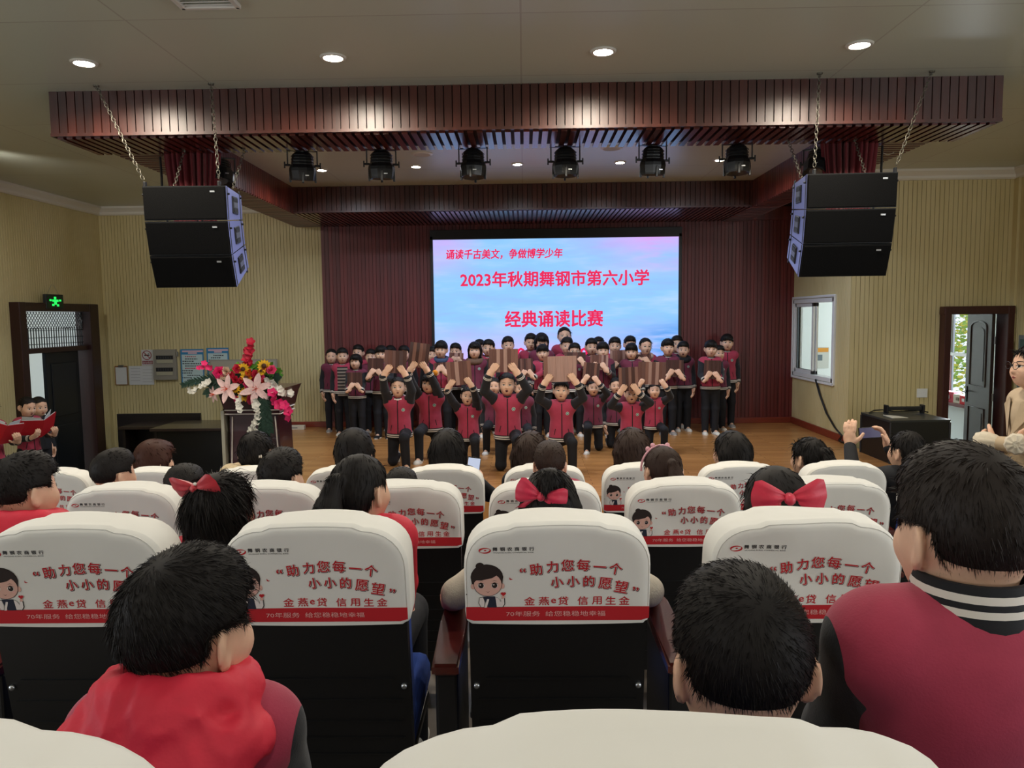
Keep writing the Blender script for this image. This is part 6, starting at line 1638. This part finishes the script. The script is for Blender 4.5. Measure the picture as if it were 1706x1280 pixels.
# --- kneeling rows
kneel(663, 629, 8.95, 'kneeling girl with a white shirt collar at the left of the front row', 'tied', 'L', (659, 603, 37, 38, 3, 1, 'brown board held up by the kneeling girl with white collar'), extra=collar_roll('shirt_collar', NECKW, .052, .016, -.01, 0))
def _pom(I):
    m = MB(); m.ell((.055, .035, .118), (.034, .030, .034), 0, 14, 10); headobj(I, 'hair_pompom', m, [mat('orange_pompom', 'd9861c', .9)])
kneel(715, 623, 9.35, 'kneeling girl with a round orange hair pompom', 'bob', 'R', (698, 592, 33, 41, 8, 1, 'tall tilted board held up by the girl with the orange pompom'), extra=_pom, head=(-.15, .05, .08))
kneel(779, 645, 8.85, 'kneeling girl with tied hair and head tilted, board above her forehead', 'tied', 'L', (765, 622, 41, 40, -4, 2, 'board with pale stripes held up by the tilted kneeling girl'), head=(.1, .05, .12))
kneel(845, 622, 8.60, 'kneeling girl in bright maroon jacket with black collar under the large central-left board', 'tied', 'L', (839, 601, 48, 39, 0, 2, 'large brown board held up left of the stage centre'), badge=True, extra=collar_roll('black_neck', TRIMB, .046, .018, -.012, 0))
kneel(823, 630, 9.90, 'kneeling girl with only her face showing left of the large central-left board holder', 'tied', 'R', **DM)
kneel(868, 634, 9.62, 'kneeling child right behind the girl with black collar', 'tied', 'L', **DM)
kneel(935, 634, 8.58, 'kneeling child in bright maroon jacket under the pale central-right board', 'short', 'L', (933, 615, 55, 43, -1, 3, 'large pale brown board held up right of the stage centre'))
kneel(988, 633, 9.85, 'kneeling girl further back right of the pale board holder', 'tied', 'R', (985, 620, 27, 31, 6, 1, 'tilted brown board held by the girl kneeling further back'), **DM)
kneel(1026, 630, 10.05, 'kneeling child at the back with face beside the dark narrow board', 'tied', 'L', **DM)
kneel(1052, 641, 8.80, 'kneeling child whose eyes are covered by a narrow dark board', 'short', 'R', (1047, 632, 32, 40, -2, 1, 'narrow dark board hiding the eyes of the kneeling child at right'))
kneel(1090, 643, 9.75, 'kneeling girl at the right end of the front rows', 'tied', 'L', (1086, 622, 46, 38, 2, 2, 'board with pale stripes held by the girl at the right end'))

# --- two readers by the left door
REDF = mat('red_folder', 'b01624', .45)
def folder(I, wdt=.30, hgt=.22, label='', roll=0.):
    R = I['root']; M = R.matrix_basis.copy(); h = I['h']; c = Vector(I['pel']) + Vector(I['fwd']) * .21 * h + Vector(I['sp']) * .20 * h
    m = MB(); F = M @ Matrix.Translation(c) @ Matrix.Rotation(roll, 4, 'Y') @ Matrix.Rotation(R_(28), 4, 'X')
    for s in (-1, 1):
        B = F @ Matrix.Rotation(s * R_(24), 4, 'Z')
        m.box(B @ Vector((s * wdt * .5, .0, 0)), (wdt, .004, hgt), 0, B.to_3x3()); m.box(B @ Vector((s * wdt * .48, .004, .012)), (wdt * .9, .003, hgt * .96), 1, B.to_3x3())
        m.box(B @ Vector((s * wdt * .52, .03, .035)), (wdt * .8, .002, hgt * .9), 1, B.to_3x3() @ Matrix.Rotation(s * R_(12), 3, 'Z'))
    tag(m.build('folder', [REDF, PAPER]), label, 'folder', 'red presentation folders')
def reader(px, top, Y, label, flabel, rz, hair='tied', roll=0.):
    p = atY(px, top, Y); z0 = -.30; h = (p.z - z0) / 1.005; A = {}
    for nm, sx in (('R', -1), ('L', 1)): A[nm] = dict(w=(sx * .11, -.20, .13), d=(-sx * .3, -.6, .45), n=(-sx * .2, .4, .8), curl=.5, pole=(sx * .6, .3, -1), t=(-sx, 0, .3))
    make_person(label, (p.x, Y, z0), rz, h, pose_stand((0, .28, 0), A), hair, vs=.0065, hs=1.1, extras=lambda I: folder(I, .22, .22, flabel, roll), mouth=1)
reader(43, 660, 8.3, 'girl in maroon jacket reading from a red folder by the left door', 'open red folder with white pages held by the girl by the left door', R_(66), 'tied', R_(-8))
reader(-22, 662, 7.6, 'child at the left picture edge, only hands behind a bright red folder', 'bright red folder cut by the left picture edge', R_(60), 'tied', R_(14))
p = atY(63, 663, 8.85); make_person('dark-haired child half hidden behind the reading girl at left', (p.x, 8.85, -.30), R_(60), (p.z + .30) / 1.005, pose_stand((0, .2, 0)), 'ponytail', vs=.008, jacket=NAVY, badge=False, trims=False)

# ------------------------------------------------------------------ the seated audience, seen from behind
def pose_sit(h, head=(0, 0, 0), spine=(0, .05, 1), arms=None, zs=.52):
    p = dict(pel=(0, .0, zs / h), spine=spine, head=head, shoes=True)
    p['R'] = dict(w=(-.06, -.17, .00), d=(.3, -.9, .05), n=(0, 0, -1), curl=.25, pole=(-.6, .5, -.6), t=(1, 0, 0)); p['L'] = dict(w=(.06, -.17, .00), d=(-.3, -.9, .05), n=(0, 0, -1), curl=.25, pole=(.6, .5, -.6), t=(-1, 0, 0))
    if arms: p.update(arms)
    for nm, sx in (('R', -1), ('L', 1)): p[nm + 'l'] = dict(knee=(sx * .068, -.245, (zs - .01) / h), ankle=(sx * .065, -.275, max(.05, (zs - .30) / h * .0 + .06)), foot=(0, -1, 0))
    return p
def seated(px, top, row, label, hair='short', dy=.27, hfix=None, look=0., nod=.0, tilt=0., lean=(0, .05, 1), extra=None, arms=None, hs=1.22, tz=None, **kw):
    Y = ROWY[row] + dy; k = (.294 - .010 + .078 * hs + .084 * hs)
    p = atY(px, top, Y - .02); h = (p.z - ROWZ[row] - .50) / k; z0 = ROWZ[row]
    zs = .52
    if h < 1.12: zs -= (1.12 - h) * k; h = 1.12
    if hfix: h = hfix; zs = (p.z - ROWZ[row]) - k * h
    lx = lean[0] * .33 * h
    return make_person(label, (p.x + lx, Y, z0), PI, h, pose_sit(h, (-look, nod, tilt), lean, arms, zs), hair, vs=kw.pop('vs', .0085), hs=hs, neck=-.010, extras=extra, **kw)

HAIRF = mat('hair_black_close', '14100f', .62, spec=.22)
def strand_hair(style, seed, n=9000, L=.034, m=None, **kw):
    if style not in ('short', 'bangs'): kw.setdefault('jit', .035); kw['lift'] = min(kw.get('lift', .03), .04)
    return strands(hair_mesh(style, [m or HAIRF], .005, seed), n, L, seed, **kw)

def bow(scale=1., at=(0, .098, .075), tiltx=.3, roll=0., c='c3173f', drop=.5):
    def f(I):
        k = scale * .05; m = MB(); nu, nv = 9, 12
        for s in (-1, 1):          # two puffed loops, pleated into the knot
            for side in (1, -1):
                G = []
                for a in range(nu + 1):
                    u = a / nu; hh = k * (.20 + .62 * min(1, u * 1.25) ** .8) * (1 - .12 * max(0, u - .8) * 5)
                    for b in range(nv + 1):
                        v = b / nv * 2 - 1; e = math.sqrt(max(0, 1 - v * v)) * math.sin(PI * min(1, .12 + .88 * u)) if u < 1 else 0
                        G.append((s * k * (.12 + 1.45 * u + .10 * math.cos(v * 2.2) * u), .012 + side * k * .30 * e + k * .05 * math.sin(v * 8 + u * 2) * (1 - .6 * u) * (1 if abs(v) < 1 else 0), hh * v + k * .12 * u))
                fs = [(a * (nv + 1) + b, (a + 1) * (nv + 1) + b, (a + 1) * (nv + 1) + b + 1, a * (nv + 1) + b + 1) for a in range(nu) for b in range(nv)]
                m.add(G, fs if s * side < 0 else [q[::-1] for q in fs], 0, True)
            T = []                 # hanging tail with a slanted end
            for a in range(8):
                u = a / 7
                for b in (-1, -.33, .33, 1): T.append((s * k * (.25 + .85 * u + b * .30 * (.5 + .5 * u)), .010 + k * .10 * math.sin(b * 3 + u * 4) - .010 * u, -k * (.15 + drop * 2.0 * u) - k * b * .12 * s * u))
            m.add(T, [(a * 4 + b, a * 4 + b + 1, a * 4 + b + 5, a * 4 + b + 4) for a in range(7) for b in range(3)], 0, True)
        m.ell((0, .016, 0), (k * .28, k * .34, k * .30), 0, 12, 8)
        o = m.build('hair_bow', [mat('bow_satin_' + c, c, .45, var=.1, vscale=(25, 25, 25), bump=.2, bscale=60, sheen=.3)], I['root'])
        o.matrix_local = I['Mh'] @ Matrix.Translation(at) @ Matrix.Rotation(-tiltx, 4, 'X') @ Matrix.Rotation(roll, 4, 'Y')
    return f
def both(*fs):
    def f(I):
        for g in fs: g(I)
    return f
def clip(at, r, mtl, kind='flower', name='hair_clip'):
    def f(I):
        m = MB()
        if kind == 'flower':
            for q in range(5): m.ell((at[0] + r * .6 * math.cos(q * 1.257), at[1], at[2] + r * .6 * math.sin(q * 1.257)), (r * .5, r * .3, r * .5), 0, 10, 6)
            m.ell((at[0], at[1] + r * .2, at[2]), (r * .3,) * 3, 0, 8, 6)
        elif kind == 'ring':
            m.tube([(at[0] + r * math.cos(t), at[1], at[2] + r * .75 * math.sin(t)) for t in np.linspace(0, 2 * PI, 15)[:-1]], r * .24, 8, closed=True)
            for q in range(4): m.ell((at[0] - r * (1.3 + q * .35), at[1] - .004 * q, at[2] + r * .25), (r * .2, r * .2, r * .4), 0, 8, 6)
        else: m.ell(at, (r, r * .5, r * .7), 0, 10, 6)
        headobj(I, name, m, [mtl])
    return f
def hair_bun(I):
    so = Solid(); so.ell((0, .085, .085), (.040, .040, .036), None, .01); so.cone((0, .06, .07), (0, .085, .085), .03, .034, .02); so.cone((.01, .105, .10), (.02, .125, .06), .02, .012, .02); so.field(.005)
    o = link('hair_bun', strands(so.mesh('hair_bun', [HAIRF]), 1500, .030, 3, lift=.15, width=.0012, crown=(0, .09, .13)), I['root']); o.matrix_local = I['Mh']
def headband(mtl):
    def f(I):
        m = MB(); m.tube([(.0905 * math.cos(t), -.028 + .012 * math.sin(t), .012 + .100 * math.sin(t)) for t in np.linspace(-.15, PI + .15, 22)], .0055, 8)
        for t in (.9, 1.2, 2.0): m.ell((.093 * math.cos(t), -.03, .014 + .104 * math.sin(t)), (.012, .010, .012), 0, 8, 6)
        headobj(I, 'headband', m, [mtl])
    return f
PEARL = mat('pearl_white', 'e4ddd2', .3); PINKB = mat('headband_pink', 'd9a0ab', .5)
def ruffled_hood(I):
    h = I['h']; so = Solid(); sp, sd, fw, nb = I['sp'], I['side'], I['fwd'], I['nb']; Rt = np.stack([sd, -fw, sp], 1)
    q = lambda a, b, c: nb + (sd * a - fw * b + sp * (c + .014)) * h
    for t in np.linspace(0, 2 * PI, 13)[:-1]: so.cone(q(.062 * math.cos(t), .058 * math.sin(t) + .006, .0 + .016 * math.sin(t)), q(.062 * math.cos(t + .53), .058 * math.sin(t + .53) + .006, .0 + .016 * math.sin(t + .53)), .024 * h, None, .012 * h)
    so.ell(q(0, .075, -.040), V3(.088, .036, .060) * h, Rt, .02 * h); so.ell(q(-.045, .085, -.060), V3(.055, .032, .060) * h, Rt, .015 * h); so.ell(q(.05, .083, -.065), V3(.05, .030, .055) * h, Rt, .015 * h)
    so.ell(q(0, .082, -.105), V3(.075, .026, .06) * h, Rt, .02 * h); so.ell(q(.074, .05, -.03), V3(.040, .045, .03) * h, Rt, .02 * h); so.ell(q(-.074, .05, -.03), V3(.040, .045, .03) * h, Rt, .02 * h)
    so.field(.005); X, Y, Z = so.ax[0][:, None, None], so.ax[1][None, :, None], so.ax[2][None, None, :]
    so.D = (so.D + .0045 * np.abs(np.sin(X * 32 + Z * 28 + 1.8 * np.sin(Y * 40 + X * 22))) + .0040 * np.abs(np.sin(X * 47 - Z * 41 + 2.2 * np.sin(X * 33 + Z * 20))) + .0022 * np.abs(np.sin(Z * 95 + 3 * np.sin(X * 45))) - .004).astype(np.float32)
    link('hood', so.mesh('hood', [REDN]), I['jacket'])

# nearest row: three boys
wildL = lambda p: np.clip((-p[:, 0] - .02) / .06, 0, 1) * 0 + np.clip((p[:, 0] - .03) / .05, 0, 1) * .6
seated(291, 926, 'A', 'boy with spiky black hair and red hood sitting at lower left', hairobj=strand_hair('short', 11, 30000, .022, lift=.17, wild=wildL, crown=(.01, .045, .11), width=.0006), look=.35, nod=.02, dy=.44, hfix=1.18, extra=ruffled_hood, vs=.006, jvs=.006, hs=1.02)
seated(1250, 958, 'A', 'boy with cropped hair and two ears showing at lower right of centre', hairobj=strand_hair('short', 12, 30000, .016, lift=.20, flop=.2, crown=(-.005, .075, .085), width=.0006), nod=.10, lean=(-.22, .0, 1), dy=.41, hfix=1.16, vs=.006, jacket=NAVY, trims=False, badge=False, hs=1.18)
seated(1628, 749, 'A', 'big boy in maroon jacket with black and white striped collar at right edge', hairobj=strand_hair('short', 13, 30000, .018, lift=.10, crown=(.0, .05, .11), width=.0007, m=mat('hair_dark_brown_close', '1e1612', .6, spec=.25)), look=-.12, dy=.46, hfix=1.40, collar_h=.034, collar_tilt=3, vs=.006, jvs=.0055, hs=.91)
# second row
RJ = dict(jacket=REDN, sleeve=REDN, trims=False, badge=False, zipc=False)
seated(28, 757, 'B', 'boy in red jacket at the left edge looking right', hairobj=strand_hair('short', 21, 7000, .018, lift=.25, width=.0012), look=.45, hfix=1.30, hs=.98, extra=collar_roll('hood', REDN, .070, .034), vs=.007, **RJ)
seated(362, 786, 'B', 'girl with long black hair and a red bow at left', hairobj=strand_hair('loose', 22, 8000, .075, lift=.04, flop=.9, width=.0013, jit=.13, crown=(0, .05, .11)), look=.25, hfix=1.30, hs=1.02, extra=both(bow(1.0, (.026, .074, .088), .5, .15, 'b8202f'), clip((.018, .098, .096), .007, PEARL, 'dot')), vs=.007, **RJ)
seated(594, 755, 'B', 'girl with a high black ponytail left of centre', hairobj=strand_hair('longtail', 23, 7000, .032, lift=.03, flop=.5, width=.0012, crown=(0, -.02, .11)), look=.45, hfix=1.32, hs=.98, vs=.007, **RJ)
seated(916, 779, 'B', 'girl with a bun and draped crimson bow at the centre', jacket=mat('cream_coat', 'cfc6b6', .9, bump=.3, bscale=200), sleeve=mat('cream_coat', 'cfc6b6', .9), trims=False, badge=False, zipc=False, arms={'R': dict(w=(-.235, -.10, .115), d=(-.1, -1, -.1), n=(0, 0, -1), curl=.4, pole=(-.8, .6, -.4), t=(1, 0, 0)), 'L': dict(w=(.235, -.10, .095), d=(.1, -1, -.1), n=(0, 0, -1), curl=.4, pole=(.8, .6, -.4), t=(-1, 0, 0))}, hairobj=strand_hair('loose', 24, 7000, .035, lift=.03, flop=.6, width=.0012, crown=(0, .02, .11)), hfix=1.28, hs=1.0, extra=both(bow(.95, (.030, .108, .046), .1, -.28, 'c3173f'), hair_bun), nod=.05, vs=.007)
seated(916, 737, 'C', 'child with short brown hair directly in front of the crimson bow girl', hairobj=strand_hair('short', 36, 4500, .014, lift=.2, width=.0014, m=HAIRB), hfix=1.3, hs=.92)
seated(1296, 775, 'B', 'girl with black hair and a large flat red bow at right', hairobj=strand_hair('loose', 25, 7000, .035, lift=.04, flop=.6, width=.0012, crown=(0, .02, .11)), hfix=1.30, hs=1.10, extra=bow(1.2, (.0, .100, .046), .1, .02, 'c8203f'), vs=.007)
# third row
seated(182, 750, 'C', 'boy with short black hair looking right, third row left', hairobj=strand_hair('short', 31, 4500, .014, lift=.2, width=.0014), look=.5, hfix=1.3, hs=1.02, **RJ)
seated(302, 774, 'C', 'low dark head between the brown-haired person and the red bow girl', 'bangs', look=.2, hfix=1.25, hs=1.0)
seated(463, 757, 'C', 'boy with cropped black hair before the fur-collared woman', hairobj=strand_hair('short', 33, 3500, .018, lift=.25, width=.0018), look=.3)
seated(667, 780, 'C', 'low dark head right of the high ponytail girl', 'bangs', look=.0, hfix=1.22, hs=1.0, jacket=NAVY, trims=False, badge=False)
seated(1106, 742, 'C', 'girl with a pink beaded headband and brown ponytail', hairobj=strand_hair('ponytail', 35, 5000, .025, lift=.03, flop=.5, width=.0013, m=HAIRB), look=-.25, hfix=1.3, hs=1.05, extra=both(headband(PINKB), clip((-.02, .092, .05), .008, PEARL, 'dot')))
# front row
seated(252, 738, 'D', 'person with brown short hair looking right, front row left', hairobj=strand_hair('bob', 41, 3500, .03, lift=.1, flop=.8, width=.002, m=mat('hair_auburn', '3a1d13', .6, spec=.25)), look=.5, hs=1.15, jacket=NAVY, trims=False, badge=False)
FUR = mat('cream_fur', 'cbb795', .95, var=.2, vscale=(60, 60, 60), bump=.8, bscale=160)
def fur_collar(I):
    collar_roll('fur_collar', FUR, .105, .050, .005, .02)(I)
seated(424, 722, 'D', 'woman with a pearl ring hair clip and cream fur collar', hairobj=strand_hair('tied', 42, 3500, .04, lift=.08, flop=.6, width=.002), look=.15, hs=1.12, extra=both(fur_collar, clip((-.012, .092, -.012), .022, PEARL, 'ring')), jacket=FUR, sleeve=FUR, trims=False, badge=False, zipc=False)
seated(588, 719, 'D', 'girl with plain black bobbed hair in front of the ponytail girl', hairobj=strand_hair('bob', 43, 3500, .03, lift=.05, flop=.9, width=.002), look=.0, jacket=NAVY, trims=False, badge=False)
PHONEB = mat('phone_black', '0d0d10', .3)
def phone_at(Mw, w, h, label, img):
    t = thing('mobile_phone', label, 'phone', (0, 0, 0), 0, 'phones filming the stage'); t.matrix_world = Mw
    m = MB(); m.box((0, 0, 0), (w, .009, h), 0, bev=.003); m.build('body', PHONEB, t)
    m = MB(); m.box((0, -.0052, 0), (w * .92, .001, h * .88), 0); m.build('display', img, t)
PHM = emit('phone_display_pale', 'c9d3ea', .9); PHD = emit('phone_display_stage', '5f5a78', .55)
def arm_to(px, py, Y, I_root, h, zs): return None
p = atY(793, 776, 4.95)
def _pa(hx, hh, wl):      # one raised hand beside the phone, in torso units
    return wl
seated(745, 712, 'D', 'girl with long straight black hair filming with a pale phone', hairobj=strand_hair('loose', 44, 4500, .05, lift=.02, flop=.8, width=.0016), look=.1, hfix=1.45, hs=1.12,
       arms={'R': dict(w=(-.125, -.23, .14), d=(.1, -.35, .9), n=(.8, -.3, .1), curl=.5, pole=(-.8, .2, -.6), t=(0, 1, .2))}, jacket=NAVY, sleeve=NAVY, trims=False, badge=False, zipc=False)
phone_at(Matrix.Translation(atY(789, 777, 4.93)) @ Matrix.Rotation(R_(8), 4, 'Y') @ Matrix.Rotation(R_(-10), 4, 'X'), .085, .120, 'phone with a pale lit display held up beside the long-haired girl', PHM)
seated(884, 722, 'D', 'girl with dark brown loose hair left behind the bun girl', hairobj=strand_hair('loose', 45, 3500, .05, lift=.06, flop=.9, width=.002, m=HAIRB), look=.2, jacket=NAVY, trims=False, badge=False)
seated(1053, 716, 'D', 'girl with a white flower hair clip and low tied hair', hairobj=strand_hair('loose', 46, 3500, .04, lift=.05, flop=.9, width=.002, m=HAIRB), look=-.1, extra=clip((.018, .098, -.055), .022, PEARL, 'flower'))
seated(1221, 716, 'D', 'girl with half-tied straight black hair at right', hairobj=strand_hair('loose', 47, 4000, .045, lift=.03, flop=.7, width=.0016), look=-.4, hfix=1.45, hs=1.1, jacket=NAVY, trims=False, badge=False, extra=clip((.0, .092, .06), .007, STEEL, 'dot'))
seated(1352, 733, 'D', 'girl with a low black ponytail near the right end', hairobj=strand_hair('ponytail', 48, 3500, .05, lift=.04, flop=.9, width=.002), look=-.45, jacket=NAVY, trims=False, badge=False)
_Y = ROWY['D'] + .27
seated(1515, 722, 'D', 'woman in dark jacket filming the stage with both hands raised', hairobj=strand_hair('tied', 49, 3500, .04, lift=.06, flop=.7, width=.002), look=-.35, hs=1.08, jacket=NAVY, sleeve=NAVY, trims=False, badge=False, zipc=False, vs=.0065,
       arms={'L': dict(w=(.150, -.235, .345), d=(.0, -.1, 1), n=(-.5, -.6, .05), curl=.22, pole=(.7, .3, -.8), t=(-1, .2, 0)), 'R': dict(w=(-.018, -.225, .340), d=(.18, -.25, .8), n=(.8, -.3, .1), curl=.5, pole=(-.6, .0, -.9), t=(.6, 0, -.3))})
phone_at(Matrix.Translation(atY(1449, 721, 5.0)) @ Matrix.Rotation(R_(-4), 4, 'Y') @ Matrix.Rotation(R_(-6), 4, 'X'), .145, .074, 'phone held sideways by the filming woman at right, stage on its display', PHD)

# --- the teacher standing at the right edge, in profile
COAT = mat('beige_trench', 'b8a488', .75, var=.06, vscale=(14, 14, 14)); SKIRT = mat('beige_trench_skirt', 'ad987a', .75)
def trench(I):
    h = I['h']; P = V3; jo = I['jacket']; q = lambda x, y, z: I['pel'] + (I['side'] * x - I['fwd'] * y + I['sp'] * z) * h
    so = Solid(); so.cone(q(0, 0, .02), q(0, 0, -.26), .082 * h, .105 * h, .03 * h); so.ell(q(0, 0, -.12), V3(.115, .10, .2) * h, None, .03 * h); so.cut(q(0, 0, -.30), (0, 0, -1)); so.field(.01); link('coat_skirt', so.mesh('coat_skirt', [SKIRT]), jo)
    ring_part('belt', I['jf'], q(0, 0, .055), I['sp'], I['side'], I['fwd'], [(-.022, .001), (-.020, .007), (.020, .007), (.022, .001)], [SKIRT], [0, 0, 0], jo)
    m = MB(); 
    for s in (-1, 1):
        pts = [I['front'](s * .012, .13, .006), I['front'](s * .060, .20, .012), I['front'](s * .075, .245, .014), I['front'](s * .05, .275, .012), I['front'](s * .030, .26, .008)]
        m.add(pts, [tuple(range(5))], 0); m.add([p_ + Vector(I['fwd']) * .006 for p_ in pts], [tuple(range(5))], 0)
    m.build('lapel', [COAT], jo)
    m = MB(); c = q(.02, -.105, .05); 
    for s in (-1, 1): m.tube([Vector(c), Vector(c) + Vector(I['fwd']) * .03 + Vector(I['side']) * s * .05 + Vector((0, 0, -.03)), Vector(c) + Vector(I['fwd']) * .04 + Vector(I['side']) * s * .07 + Vector((0, 0, -.12))], [.016, .020, .008], 6)
    m.build('belt_tie', [SKIRT], jo)
    for nm in ('R', 'L'):
        s0, el, wr = I['J'][nm]; ax = unit(wr - el); u = unit(np.cross(ax, V3(.3, .2, .9))); w = np.cross(ax, u); m = MB(); rows = []
        for k, (o, r) in enumerate(((-.03, .036), (.0, .050), (.04, .062), (.08, .064), (.115, .054), (.13, .02))):
            rows.append([Vector(wr + ax * (o + .006 * math.sin(9 * t)) + (u * math.cos(t) + w * math.sin(t)) * r * (1 + .06 * math.sin(9 * t + k))) for t in np.linspace(0, 2 * PI, 29)[:-1]])
        for a, b in zip(rows[:-1], rows[1:]): m.add(a + b, [(i, (i + 1) % 28, 28 + (i + 1) % 28, 28 + i) for i in range(28)], 0, True)
        m.add(rows[-1], [tuple(range(28))], 0); m.build('frilled_cuff', [mat('cream_lace', 'cfc5b2', .85)], jo)
_p = atY(1727, 573, 4.70); _h = (_p.z + .135) / .985
A = {'R': dict(w=(.05, -.085, .115), d=(1, -.05, .05), n=(.0, .8, .2), curl=.4, pole=(-.8, .5, -.8), t=(0, 0, 1)), 'L': dict(w=(-.05, -.100, .10), d=(-1, -.05, .05), n=(0, .8, .2), curl=.4, pole=(.8, .5, -.8), t=(0, 0, 1))}
make_person('woman in beige belted trench coat and glasses standing at the right edge', (_p.x, 4.70, -.135), R_(-92), _h, pose_stand((0, -.02, 0), A), None, jacket=COAT, sleeve=COAT, hs=1.0, vs=.0065, glasses=True, trims=False, zipc=False, badge=False, trou=SKIRT, hairobj=strand_hair('tied', 51, 3000, .04, lift=.08, flop=.7, width=.002), extras=trench, mouth=0)
